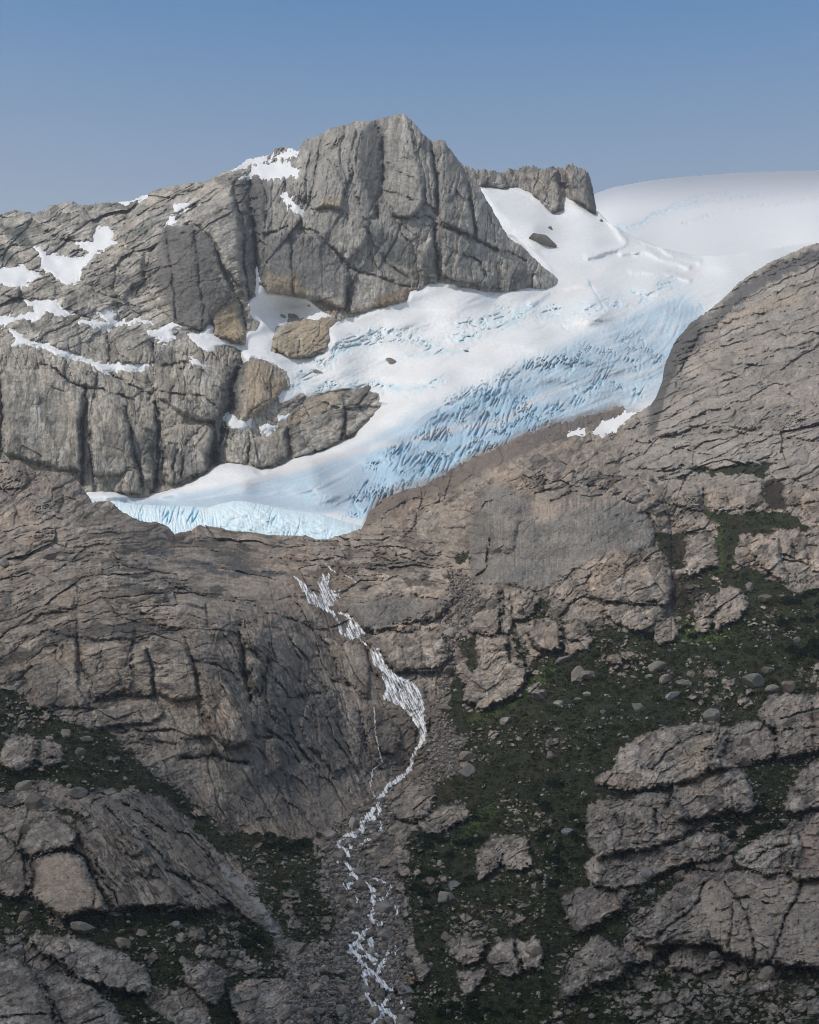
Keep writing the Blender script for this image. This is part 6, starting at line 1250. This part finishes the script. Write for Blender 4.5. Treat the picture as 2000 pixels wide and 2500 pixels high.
NAMED = [
 (B3([(640, 930)])[0], 34, 'dark rounded boulder alone on the heather slope'), (B3([(1095, 975)])[0], 44, 'wide pale boulder lying amid the dark heather'), (B3([(270, 730)])[0], 50, 'tall pale boulder leaning against its twin on the bright green ridge'), (B3([(340, 730)])[0], 36, 'smaller twin leaning on the tall pale boulder of the green ridge'),
 (B5([(555, 640)])[0], 36, 'big squarish boulder splitting the brook'), (B5([(710, 770)])[0], 48, 'largest rounded boulder on the brook bank'), (B5([(530, 825)])[0], 34, 'flat dark boulder above the gravel bar'), (B5([(525, 270)])[0], 36, 'dark overhanging block under the wall where the brook enters the gully'),
 (B5([(495, 390)])[0], 24, 'boulder encircled by white water'), (B5([(635, 1040)])[0], 30, 'boulder veiled by thin sheets of falling water'), (B5([(800, 870)])[0], 30, 'flat tilted boulder on the far brook bank'), (B5([(645, 1410)])[0], 34, 'boulder near the bottom edge with water on both sides'),
 (B5([(470, 1270)])[0], 32, 'lone brown boulder on the gravel fan'), (B5([(740, 1455)])[0], 28, 'brown boulder in the brook at the bottom edge'), (B5([(510, 610)])[0], 22, 'small brown boulder at the head of a brook branch'),
 (B5([(1130, 645)])[0], 30, 'rounded pale boulder leaning on the brow outcrop'), (B5([(1075, 710)])[0], 44, 'broad hummocky boulder among bushes'), (B5([(1080, 950)])[0], 28, 'pale boulder at the foot of the bush bank'), (B5([(1205, 945)])[0], 22, 'one of a pair of grey boulders, the cornered one'), (B5([(1258, 945)])[0], 20, 'one of a pair of grey boulders, the rounder one'),
 (B2([(1115, 590)])[0], 36, 'big rounded boulder in the middle of the boulder chute'), (B2([(1145, 520)])[0], 26, 'pale angular boulder above the big one in the chute'), (B2([(1140, 465)])[0], 22, 'upper pale boulder of the chute below the green strip'), (B2([(1080, 1060)])[0], 30, 'cracked boulder at the foot of the chute'), (B2([(1100, 830)])[0], 30, 'boulder wedged under the cracked buttress'),
 (B2([(1200, 1440)])[0], 42, 'tall pale boulder standing in the dark thicket'), (B2([(1215, 1345)])[0], 36, 'boulder just above the tall one of the thicket'), (B2([(1640, 970)])[0], 40, 'pale boulder at the top edge of the thicket'), (B2([(1435, 1130)])[0], 30, 'small leaning boulder on the bright green slope'),
 (B4([(160, 300)])[0], 38, 'dark cube-like boulder wedged between the shoulder and the edge rock'), (B4([(225, 130)])[0], 48, 'wide triangular boulder on the heathery ledge'), (B4([(470, 90)])[0], 46, 'smooth block perched on the lower dome'), (B4([(140, 45)])[0], 34, 'slanting block on the ledge below the jammed blocks'),
 (B4([(930, 1075)])[0], 24, 'upright pale boulder on the heather above the brown bluff'), (B4([(1100, 1095)])[0], 22, 'grey boulder beside the brown bluff'), (B4([(490, 895)])[0], 46, 'large pale boulder sunk in bushes below the pink dome'), (B4([(730, 920)])[0], 16, 'small white boulder below the thicket'), (B4([(1065, 885)])[0], 24, 'pale flat boulder at the edge of the thicket'), (B4([(860, 935)])[0], 22, 'narrow standing stone in the heather'), (B4([(740, 990)])[0], 40, 'long slab-shaped boulder on the heather'),
 (B4([(120, 1030)])[0], 40, 'rounded boulder above the near corner slab'), (B4([(150, 830)])[0], 40, 'grey boulder pile rock under the pink dome'), (B6([(215, 330)])[0], 32, 'smooth egg-like boulder beside the lumpy outcrop'), (B6([(705, 575)])[0], 34, 'undercut boulder at the end of the ribbed band'), (B6([(885, 580)])[0], 34, 'pale boulder on the ledge above the tan wall'),
 (B6([(1515, 260)])[0], 26, 'rounded boulder below the pink slab'), (B6([(1410, 1170)])[0], 42, 'dark boulder under the tan wall'), (B6([(365, 1430)])[0], 18, 'small pale boulder at the bottom edge'), (B6([(0, 1040)])[0], 40, 'pale standing boulder beside the dark thicket edge'), (B3([(1280, 1255)])[0], 44, 'rounded boulder below the slab past the dark dyke'), (B3([(1335, 770)])[0], 44, 'wide grey boulder on the upper green slope'), (B3([(1440, 815)])[0], 30, 'leaning grey boulder next to the wide one'), (B3([(1540, 800)])[0], 52, 'long ribbed boulder near the upper thicket'),
 (B3([(1410, 710)])[0], 28, 'jagged boulder on the upper green slope'), (B3([(1305, 205)])[0], 24, 'angular pale boulder above the pyramid rock'), (B3([(1395, 275)])[0], 32, 'flat-topped boulder above the pyramid rock'), (B3([(175, 640)])[0], 30, 'flat pale boulder on the heather shoulder'), (B3([(790, 760)])[0], 34, 'largest boulder of the rubble tongue'), (B3([(735, 680)])[0], 38, 'boulder heading the rubble tongue'), (B3([(830, 860)])[0], 32, 'lowest boulder of the rubble tongue'), (B3([(925, 780)])[0], 28, 'boulder beside the rubble tongue'), (B3([(270, 885)])[0], 22, 'upright boulder of the ledge row'), (B3([(330, 850)])[0], 22, 'boulder perched above the ledge row'), (B3([(160, 905)])[0], 34, 'dark cracked boulder of the ledge row'), (B3([(40, 850)])[0], 44, 'large flat boulder heading the ledge row'), (B3([(115, 1220)])[0], 30, 'pale pointed boulder lower in the heather'), (B3([(105, 1140)])[0], 24, 'stubby boulder above the pointed one'),
 (B1([(290, 135)])[0], 30, 'round brown boulder perched on the crest of the big dome'), (B1([(20, 185)])[0], 24, 'grey boulder at the back of the big dome'), (B1([(300, 1235)])[0], 18, 'boulder in the heather under the big dome'), (B1([(395, 1415)])[0], 24, 'light boulder low in the heather'), (B1([(480, 1320)])[0], 26, 'flat light boulder in the heather under the cracked wall'), (B1([(400, 1210)])[0], 32, 'long light boulder beneath the big dome'), (B1([(520, 1245)])[0], 26, 'tilted slab boulder beneath the big dome'),
 ((1745, 2330), 34, 'pale boulder below the pinkish hump')]
for (p, wpx, lab) in NAMED:
    boulder(p[0], p[1], wpx * 1.0, lab, 'large single boulders of the hillside')
def scatter(poly, n, lo, hi, label, group, maskf=None, sep=0.8):
    p = np.array(poly); a, b = p.min(0), p.max(0); k = 0; tries = 0
    while k < n and tries < n * 60:
        tries += 1
        u, v = random.uniform(a[0], b[0]), random.uniform(a[1], b[1])
        if not (-60 < u < 2060 and v < 2540) or not inside(poly, np.array([u]), np.array([v]))[0]:
            continue
        s = lo * (hi / lo) ** (random.random() ** 1.7)
        if any((u - q[0]) ** 2 + (v - q[1]) ** 2 < (sep * 0.5 * (s + q[2])) ** 2 for q in placed):
            continue
        if maskf is not None and float(B.at(np.array([u]), np.array([v]), maskf)[0]) < 0.5:
            continue
        boulder(u, v, s, label, group); k += 1
vegn = np.clip(veg, 0, 1)
scatter(SCREE[0], 120, 12, 36, 'grey-brown boulder in the rubble beside the brook', 'boulders along the brook')
scatter(SCREE[1], 30, 9, 24, 'pale boulder in the boulder chute below the smooth cliff', 'boulders in the chute', None)
scatter([(1400, 1560), (1960, 1560), (1960, 1720), (1800, 1740), (1560, 1780), (1400, 1700)], 20, 8, 18, 'small pale boulder dotted over the upper green slope', 'boulders on the upper green slope', vegn)
scatter([(1290, 1700), (1560, 1700), (1560, 1830), (1450, 1950), (1300, 1950)], 10, 8, 18, 'small pale boulder in the dark heather below the ledge row', 'boulders in the dark heather', vegn)
scatter([(1000, 2030), (1400, 2030), (1450, 2250), (1400, 2480), (1020, 2480)], 20, 9, 20, 'grey boulder half hidden in bushes beyond the brook', 'boulders among the bushes', vegn)
scatter([(1450, 2050), (1950, 2000), (1950, 2150), (1600, 2160)], 6, 8, 16, 'small grey boulder on the bushy ledge above the tan wall', 'boulders on the bushy ledge', vegn)
scatter([(0, 1690), (260, 1790), (420, 1960), (200, 1940), (0, 1930)], 9, 9, 20, 'pale boulder on the heathery ledge under the big dome', 'boulders on the ledge under the dome', vegn)
scatter([(30, 2180), (620, 2240), (680, 2400), (300, 2330), (30, 2290)], 7, 8, 18, 'pale boulder in the bushes below the pink dome', 'boulders below the pink dome', vegn)
# rock islands in the snow
for (u, v, wp_, tl, lab) in [(692, 774, 26, 0.5, 'small dark rock poking out of the snow under the peak'), (1318, 588, 96, 0.35, 'long rock island in the snow between peak and spur'), (1342, 558, 18, 0.9, 'tiny upright rock in the snow between peak and spur'), (1468, 540, 15, 0.8, 'black rock at the tip of the spur'), (955, 884, 52, 0.35, 'brown rock showing under the ice step'), (773, 908, 38, 0.35, 'narrow brown rock in the lower snow'), (1140, 858, 22, 0.4, 'small brown rock under the blue ice step')]:
    Y = float(G.at(np.array([u]), np.array([v]), G.depth())[0]); r = wp_ * 0.5 * Y / FPX
    q = world(u, v, Y)
    o = bpy.data.objects.new('rock_island', BOULD[(u * 7) % 12]); o.location = (q[0], q[1] - 0.2 * r, q[2]); o.scale = (r, r * 0.7, r * tl * 1.25); o.rotation_euler = (0, 0.32, 0.3)
    COL.objects.link(o); tag(o, lab, 'rock', 'rock islands in the snow')
# small stones: too many to count
def scatter_mesh(name, shapes, u, v, size, mat, tones=None, lift=0.25, tilt=0.4):
    Vs, Fs, Cs = [], [], []; nv = 0
    Y = B.at(u, v, YB_s); P = world(u, v, Y)
    for i in range(len(u)):
        Sv, Sf = shapes[i % len(shapes)]
        r = (1.45 if tones is not None else 1.0) * size[i] * 0.5 * Y[i] / FPX
        a = random.uniform(0, 6.283); c, s = math.cos(a), math.sin(a)
        X = Sv * (r * np.array((1, random.uniform(0.7, 1.1), random.uniform(0.7, 1.1)), f32))
        X = np.stack([X[:, 0] * c - X[:, 1] * s, X[:, 0] * s + X[:, 1] * c, X[:, 2]], -1)
        Vs.append(X + P[i] + np.array((0, -0.2 * r, lift * r))); Fs.append(Sf + nv); nv += len(Sv)
        if tones is not None:
            Cs.append(np.tile(np.array(tones[random.randrange(len(tones))], f32) * random.uniform(0.85, 1.15), (len(Sv), 1)))
    return raw_mesh(name, np.concatenate(Vs), np.concatenate(Fs), np.concatenate(Cs) if Cs else None, mat, smooth=False)
def picks(n, wt):
    w = np.clip(wt, 0, None) * ((B.U > -40) & (B.U < 2040) & (B.V > 1100) & (B.V < 2540) & (B.k <= 0))
    c = np.cumsum(w.ravel(), dtype=np.float64); r = rng.random(n) * c[-1]
    idx = np.searchsorted(c, r)
    return B.U.ravel()[idx] + rng.random(n) * B.s, B.V.ravel()[idx] + rng.random(n) * B.s
SMALL = [stone_shape(3000 + i, 1, 7) for i in range(8)]
cl = sstep(0.1, 0.5, fbm(B.U / 36, B.V / 26, 3, 1201))
u, v = picks(7000, scr * sstep(4, 9, dst_) + 0.05 * vegn * cl * (B.V > 1500))
sz = 3.0 + 9.0 * rng.random(len(u)) ** 3
o = scatter_mesh('scree', SMALL, u, v, sz, M_STONE, TONES, 0.42)
tag(o, 'loose grey stones of the gully and chute', 'stones', None, 'stuff')
u, v = picks(600, vegn * cl * (B.V > 1480))
o = scatter_mesh('rubble', SMALL, u, v, 4 + 6 * rng.random(len(u)) ** 2, M_STONE, [(0.34, 0.31, 0.28), (0.38, 0.35, 0.32)], 0.38)
tag(o, 'scattered small pale stones in the heather', 'stones', None, 'stuff')
print('boulders', len(placed), round(time.time() - T0, 1))

# ------------------------------------------------------------------ plants
def leaf_clump(seed, n, flat=0.6, leaf=0.34):
    r = np.random.default_rng(seed)
    d = r.normal(size=(n, 3)); d /= np.linalg.norm(d, axis=1)[:, None]; d[:, 2] = np.abs(d[:, 2]) * 1.1 - 0.15
    c = d * (0.55 + 0.5 * r.random((n, 1))) * np.array((1, 1, flat))
    a = r.normal(size=(n, 3)); a /= np.linalg.norm(a, axis=1)[:, None]
    b = np.cross(a, r.normal(size=(n, 3))); b /= np.linalg.norm(b, axis=1)[:, None]
    L = leaf * (0.7 + 0.6 * r.random((n, 1)))
    Vv = np.concatenate([c - a * L, c + b * L * 0.6, c + a * L, c - b * L * 0.6], 1).reshape(-1, 3).astype(f32)
    return Vv, np.arange(4 * n, dtype=np.int32).reshape(n, 4)
CL = [leaf_clump(10 + i, 16) for i in range(10)]
hv = sstep(-0.35, 0.4, fbm(B.U / 30, B.V / 20, 4, 1301))
wv = vegn * (0.25 + hv) * (B.V > 1250) * (B.Y0 / 1500) ** -1
u, v = picks(26000, wv)
o = scatter_mesh('heath', CL, u, v, 4.5 + 11.0 * rng.random(len(u)) ** 2.5, M_SHRUB, None, 0.4)
tag(o, 'low dark green heath covering the slopes between the rocks', 'heath', None, 'stuff')
# low greenery on ledges of the bare rock
u, v = picks(2500, bare * sstep(0.2, 0.5, fbm(B.U / 22, B.V / 8, 3, 1311)) * (B.V > 1650))
o = scatter_mesh('ledge_plants', CL, u, v, 2.2 + 3.5 * rng.random(len(u)) ** 2, M_SHRUB, None, 0.1)
tag(o, 'tufts of dark plants on the ledges of the lower rock', 'tufts', None, 'stuff')
SH = []
for i in range(6):
    Vv, Ff = leaf_clump(60 + i, 260, 0.7, 0.16)
    SH.append(raw_mesh('shrub', Vv, Ff, None, M_DARKLEAF, smooth=False, link=False))
SH2 = [raw_mesh('shrub', *leaf_clump(80 + i, 220, 0.75, 0.17), None, M_MIDLEAF, smooth=False, link=False) for i in range(5)]
def shrubs(poly, n, lo, hi, label, group, kinds=None):
    p = np.array(poly); a, b = p.min(0), p.max(0); k = t = 0
    while k < n and t < n * 40:
        t += 1
        u, v = random.uniform(a[0], b[0]), random.uniform(a[1], b[1])
        if not inside(poly, np.array([u]), np.array([v]))[0] or float(B.at(np.array([u]), np.array([v]), vegn)[0]) < 0.5:
            continue
        q, Y = ground(u, v); r = random.uniform(lo, hi) * 0.5 * Y / FPX
        o = bpy.data.objects.new('shrub', random.choice(kinds or SH)); o.location = (q[0], q[1] - 0.3 * r, q[2] + 0.15 * r); o.scale = (1.1 * r, 1.1 * r, 1.25 * r * random.uniform(0.8, 1.2)); o.rotation_euler = (0, 0, random.uniform(0, 6.28))
        COL.objects.link(o); tag(o, label, 'shrub', group); k += 1
shrubs([(1900, 1480), (2010, 1440), (2010, 1640), (1920, 1620)], 26, 18, 36, 'dense dark green shrub in the thicket at the picture edge', 'shrubs of the edge thicket')
shrubs(B4([(500, 850), (750, 800), (950, 780), (1250, 820), (1000, 900), (600, 900)]), 20, 18, 34, 'dark green shrub under the pink dome', 'shrubs under the pink dome')
shrubs(B4([(1300, 850), (1450, 830), (1560, 930), (1640, 1050), (1500, 1050)]), 14, 16, 32, 'dark shrub beside the white gravel streak', 'shrubs beside the gravel streak')
shrubs(B5([(0, 330), (250, 370), (330, 470), (150, 480), (0, 430)]), 14, 16, 34, 'dark bush at the foot of the ribbed wall', 'bushes at the foot of the ribbed wall')
shrubs(B5([(830, 200), (1300, 250), (1250, 600), (900, 900), (850, 600)]), 24, 14, 34, 'dark bush on the bank beyond the brook', 'bushes on the far bank')
shrubs(B5([(1050, 1200), (1725, 1150), (1725, 1479), (1000, 1479)]), 26, 16, 36, 'dark bush in the thicket at the bottom edge', 'bushes of the bottom thicket')
shrubs(B6([(1000, 150), (1500, 50), (1600, 330), (1200, 500), (900, 560), (1000, 380)]), 22, 14, 30, 'dark bush among the pale outcrops', 'bushes among the pale outcrops')
shrubs(B6([(0, 0), (330, 100), (330, 600), (200, 700), (0, 700)]), 22, 16, 34, 'dark bush in the deep green hollow beside the lumpy outcrop', 'bushes of the green hollow')
shrubs(B3([(500, 420), (1000, 450), (1200, 430), (900, 560), (600, 500)]), 10, 14, 26, 'round dark bush below the square slab', 'bushes below the square slab')
shrubs(B3([(0, 800), (420, 560), (900, 560), (1000, 900), (560, 1160), (0, 1300)]), 34, 10, 24, 'mid-green bush on the open slope above the streaked slab ridge', 'green bushes of the open slope', SH2)
shrubs(B3([(900, 420), (1300, 470), (1700, 560), (1700, 860), (1000, 900)]), 26, 10, 22, 'mid-green bush on the upper meadow below the pyramid rock', 'green bushes of the upper meadow', SH2)
shrubs(B5([(900, 250), (1300, 150), (1700, 300), (1700, 900), (950, 950)]), 26, 10, 24, 'mid-green bush between the brook and the pale outcrops', 'green bushes beyond the brook', SH2)
shrubs([(0, 1690), (260, 1790), (460, 1960), (560, 2080), (760, 2080), (780, 2220), (600, 2130), (300, 1900), (0, 1900)], 20, 10, 22, 'mid-green bush on the heathery strip under the big dome', 'green bushes of the heathery strip', SH2)
# small trees
def tree_meshes(seed):
    r = np.random.default_rng(seed)
    k = 7; zz = np.linspace(0, 1, 6); ring = []
    for z in zz:
        rad = 0.022 * (1 - 0.8 * z) + 0.003
        for i in range(k):
            a = 2 * math.pi * i / k; ring.append((rad * math.cos(a) + 0.01 * math.sin(3 * z), rad * math.sin(a), z * 0.97))
    Ft = [[j * k + i, j * k + (i + 1) % k, (j + 1) * k + (i + 1) % k, (j + 1) * k + i] for j in range(5) for i in range(k)]
    Vl = []
    for t in range(9):
        z0 = 0.16 + 0.092 * t + 0.02 * r.random(); L = 0.30 * (1 - 0.085 * t) * (0.7 + 0.5 * r.random())
        for b in range(7):
            a = 2 * math.pi * (b + r.random() * 0.8) / 7; LL = L * (0.55 + 0.6 * r.random()); dip = -0.06 + 0.10 * r.random()
            for s in range(9):
                f = (s + 1.2) / 9.5
                c = np.array((math.cos(a) * LL * f, math.sin(a) * LL * f, z0 + dip * f + 0.012 * r.normal()))
                d = np.array((math.cos(a + r.normal() * 0.6), math.sin(a + r.normal() * 0.6), 0.2 * r.normal())) * 0.040
                n = np.cross(d, (r.normal() * 0.3, r.normal() * 0.3, 1)); n = n / np.linalg.norm(n) * 0.018
                Vl += [c - d, c + n, c + d, c - n]
    Vl = np.array(Vl, f32)
    trunk = raw_mesh('trunk', np.array(ring, f32), np.array(Ft, np.int32), np.tile(np.array((0.09, 0.07, 0.055), f32), (len(ring), 1)), M_BARK, link=False)
    crown = raw_mesh('crown', Vl, np.arange(len(Vl), dtype=np.int32).reshape(-1, 4), None, M_CONIFER, smooth=False, link=False)
    return trunk, crown
TREES = [tree_meshes(900 + i) for i in range(4)]
def tree(u, v, hpx, label, group='small dark conifers on the lower slopes'):
    q, Y = ground(u, v)
    e = bpy.data.objects.new('conifer_tree', None); e.location = (q[0], q[1] - 1.0, q[2] - 0.3); h = hpx * Y / FPX
    e.scale = (h * 1.15, h * 1.15, h); e.rotation_euler = (0, 0, random.uniform(0, 6.28)); COL.objects.link(e); tag(e, label, 'tree', group)
    for nm, me in zip(('trunk', 'crown'), random.choice(TREES)):
        c = bpy.data.objects.new(nm, me); COL.objects.link(c); c.parent = e
for (p, h, lab) in [(B4([(580, 1245)])[0], 50, 'tallest dark conifer, standing above the near slabs'), (B6([(1497, 500)])[0], 30, 'thin conifer in front of the whaleback rock'), (B6([(1062, 985)])[0], 30, 'conifer on top of the smooth pinkish hump'), (B6([(1185, 1045)])[0], 18, 'tiny conifer at the foot of the tan wall'), (B6([(815, 975)])[0], 20, 'conifer beside the cave under the tan wall'),
                    (B6([(985, 300)])[0], 26, 'conifer under the large pale dome'), (B6([(335, 1240)])[0], 24, 'conifer beside the pale hump'), (B6([(520, 1210)])[0], 22, 'conifer behind the pale hump'), (B6([(1200, 170)])[0], 28, 'bushy conifer beside the pale dome'), (B5([(1320, 1080)])[0], 28, 'conifer beside the twin humps'), (B5([(1335, 1215)])[0], 24, 'conifer below the twin humps'),
                    (B5([(1490, 950)])[0], 34, 'conifer above the twin humps'), (B5([(1200, 860)])[0], 26, 'conifer among the bush bank boulders'), (B5([(1095, 770)])[0], 28, 'conifer in front of the broad hummocky boulder'), (B3([(1215, 1050)])[0], 20, 'conifer above the streaked slab'), (B4([(420, 1060)])[0], 20, 'conifer behind the long banded slab'), (B4([(90, 960)])[0], 26, 'conifer near the picture edge bushes'),
                    (B4([(1330, 1000)])[0], 24, 'conifer beside the gravel streak shrubs'), (B3([(1340, 700)])[0], 24, 'conifer beside the wide grey boulder'), (B3([(1500, 1110)])[0], 18, 'conifer in the cleft of the jointed outcrop'), (B6([(1600, 880)])[0], 14, 'stunted conifer on the crack of the tan wall'), (B6([(1060, 470)])[0], 18, 'conifer below the ribbed band'), (B5([(240, 720)])[0], 26, 'conifer on the near bank of the brook'), (B5([(1700, 1060)])[0], 30, 'conifer past the squarer hump')]:
    tree(p[0], p[1], h, lab)
print('plants', round(time.time() - T0, 1))

# ------------------------------------------------------------------ ground to the horizon, unseen shade casters added overhead
gv_, gf_ = np.array([(-60000, -60000, -40), (60000, -60000, -40), (60000, 60000, -40), (-60000, 60000, -40)], f32), np.array([[0, 1, 2, 3]], np.int32)
o = raw_mesh('ground', gv_, gf_, np.tile(np.array((0.09, 0.10, 0.075), f32), (4, 1)), M_ROCK, smooth=False)
tag(o, 'valley floor below the hillside', 'ground', None, 'structure')

kc = N('shade_cloud_vapour')
tc = kc.n('TexCoord'); sx = kc.n('SeparateXYZ'); kc.l(tc.outputs['Object'], sx.inputs[0])
nz = kc.n('TexNoise', i_Scale=0.0016, i_Detail=4.0, i_Roughness=0.5); kc.l(tc.outputs['Object'], nz.inputs['Vector'])
edge = kc.n('MapRange', i_From_Min=-700.0, i_From_Max=1500.0, i_To_Min=1.0, i_To_Max=0.0); edge.interpolation_type = 'SMOOTHSTEP'
kc.l(sx.outputs['Y'], edge.inputs['Value'])
ad = kc.n('Math', operation='MULTIPLY_ADD'); ad.inputs[1].default_value = 0.3; kc.l(nz.outputs['Fac'], ad.inputs[0]); kc.l(edge.outputs[0], ad.inputs[2])
sb = kc.n('Math', operation='SUBTRACT'); sb.inputs[1].default_value = 0.15; sb.use_clamp = True; kc.l(ad.outputs[0], sb.inputs[0])
ml = kc.n('Math', operation='MULTIPLY'); ml.inputs[1].default_value = 0.93; kc.l(sb.outputs[0], ml.inputs[0])
tr = kc.n('BsdfTransparent'); df = kc.n('BsdfDiffuse'); df.inputs[0].default_value = (0.75, 0.76, 0.78, 1); tl = kc.n('BsdfTranslucent'); tl.inputs[0].default_value = (0.5, 0.52, 0.55, 1)
m1 = kc.n('MixShader'); m1.inputs[0].default_value = 0.35; kc.l(df.outputs[0], m1.inputs[1]); kc.l(tl.outputs[0], m1.inputs[2])
m2 = kc.n('MixShader'); kc.l(ml.outputs[0], m2.inputs[0]); kc.l(tr.outputs[0], m2.inputs[1]); kc.l(m1.outputs[0], m2.inputs[2])
kc.l(m2.outputs[0], kc.out.inputs['Surface'])
Vc, Fc = icosphere(6)
Vc = Vc * np.array((2700, 2300, 170), f32)
Vc = Vc * (1 + 0.10 * gnoise(Vc[:, 0] / 500, Vc[:, 1] / 500, 2001) + 0.05 * gnoise(Vc[:, 0] / 200, Vc[:, 1] / 200, 2002))[:, None]
ZC = 4300.0
cc = np.array((0, 700.0, 200.0)); tt = (ZC - cc[2]) / S[2]
shade_cloud = raw_mesh('shade_cloud', Vc, Fc, None, kc.m)  # added out of view, only to dim the sun on the near slopes
shade_cloud.location = tuple(cc + S * tt)
tag(shade_cloud, 'unseen grey sheet added overhead to shade the near slopes', 'shade_cloud', None, 'stuff')
hz = N('haze_air')
pv = hz.n('VolumePrincipled'); pv.inputs['Color'].default_value = (0.88, 0.90, 0.94, 1); pv.inputs['Density'].default_value = HAZE; pv.inputs['Anisotropy'].default_value = 0.2
hz.l(pv.outputs[0], hz.out.inputs['Volume'])
hv_ = np.array([(x, y, z) for x in (-5500, 5500) for y in (-700, 9500) for z in (-41.0, 3700.0)], f32)
hf_ = np.array([(0, 1, 3, 2), (4, 6, 7, 5), (0, 4, 5, 1), (2, 3, 7, 6), (0, 2, 6, 4), (1, 5, 7, 3)], np.int32)
haze = raw_mesh('haze', hv_, hf_, None, hz.m, smooth=False)
tag(haze, 'thin blue summer haze between the viewer and the snowfield', 'haze', None, 'stuff')
cc2 = np.array((1500.0, 6300.0, 2500.0)); Z2 = 4900.0; t2 = (Z2 - cc2[2]) / S[2]
Vd = icosphere(5)[0] * np.array((2300, 1500, 120), f32); Vd = Vd * (1 + 0.1 * gnoise(Vd[:, 0] / 500, Vd[:, 1] / 500, 2005))[:, None]
kd = N('snow_shade_vapour')
td = kd.n('TexCoord'); nd = kd.n('TexNoise', i_Scale=0.0012, i_Detail=4.0); kd.l(td.outputs['Object'], nd.inputs['Vector'])
sd = kd.n('SeparateXYZ'); kd.l(td.outputs['Object'], sd.inputs[0])
md = kd.n('MapRange', i_From_Min=-1350.0, i_From_Max=1000.0, i_To_Min=0.0, i_To_Max=0.46); kd.l(sd.outputs['Y'], md.inputs['Value'])
mm = kd.n('Math', operation='MULTIPLY_ADD'); mm.inputs[1].default_value = 0.0; kd.l(nd.outputs['Fac'], mm.inputs[0]); kd.l(md.outputs[0], mm.inputs[2])
x1 = kd.n('BsdfTransparent'); x2 = kd.n('BsdfDiffuse'); x2.inputs[0].default_value = (0.8, 0.81, 0.83, 1); x3 = kd.n('MixShader')
kd.l(mm.outputs[0], x3.inputs[0]); kd.l(x1.outputs[0], x3.inputs[1]); kd.l(x2.outputs[0], x3.inputs[2]); kd.l(x3.outputs[0], kd.out.inputs['Surface'])
snow_shade_cloud = raw_mesh('shade_cloud', Vd, icosphere(5)[1], None, kd.m); snow_shade_cloud.location = tuple(cc2 + S * t2)  # added out of view, only to darken the far snow towards its top
tag(snow_shade_cloud, 'unseen thin veil added above to shade the distant snowfield', 'shade_cloud', None, 'stuff')
print('done', round(time.time() - T0, 1), 'sun', S, 'cloud at', shade_cloud.location)
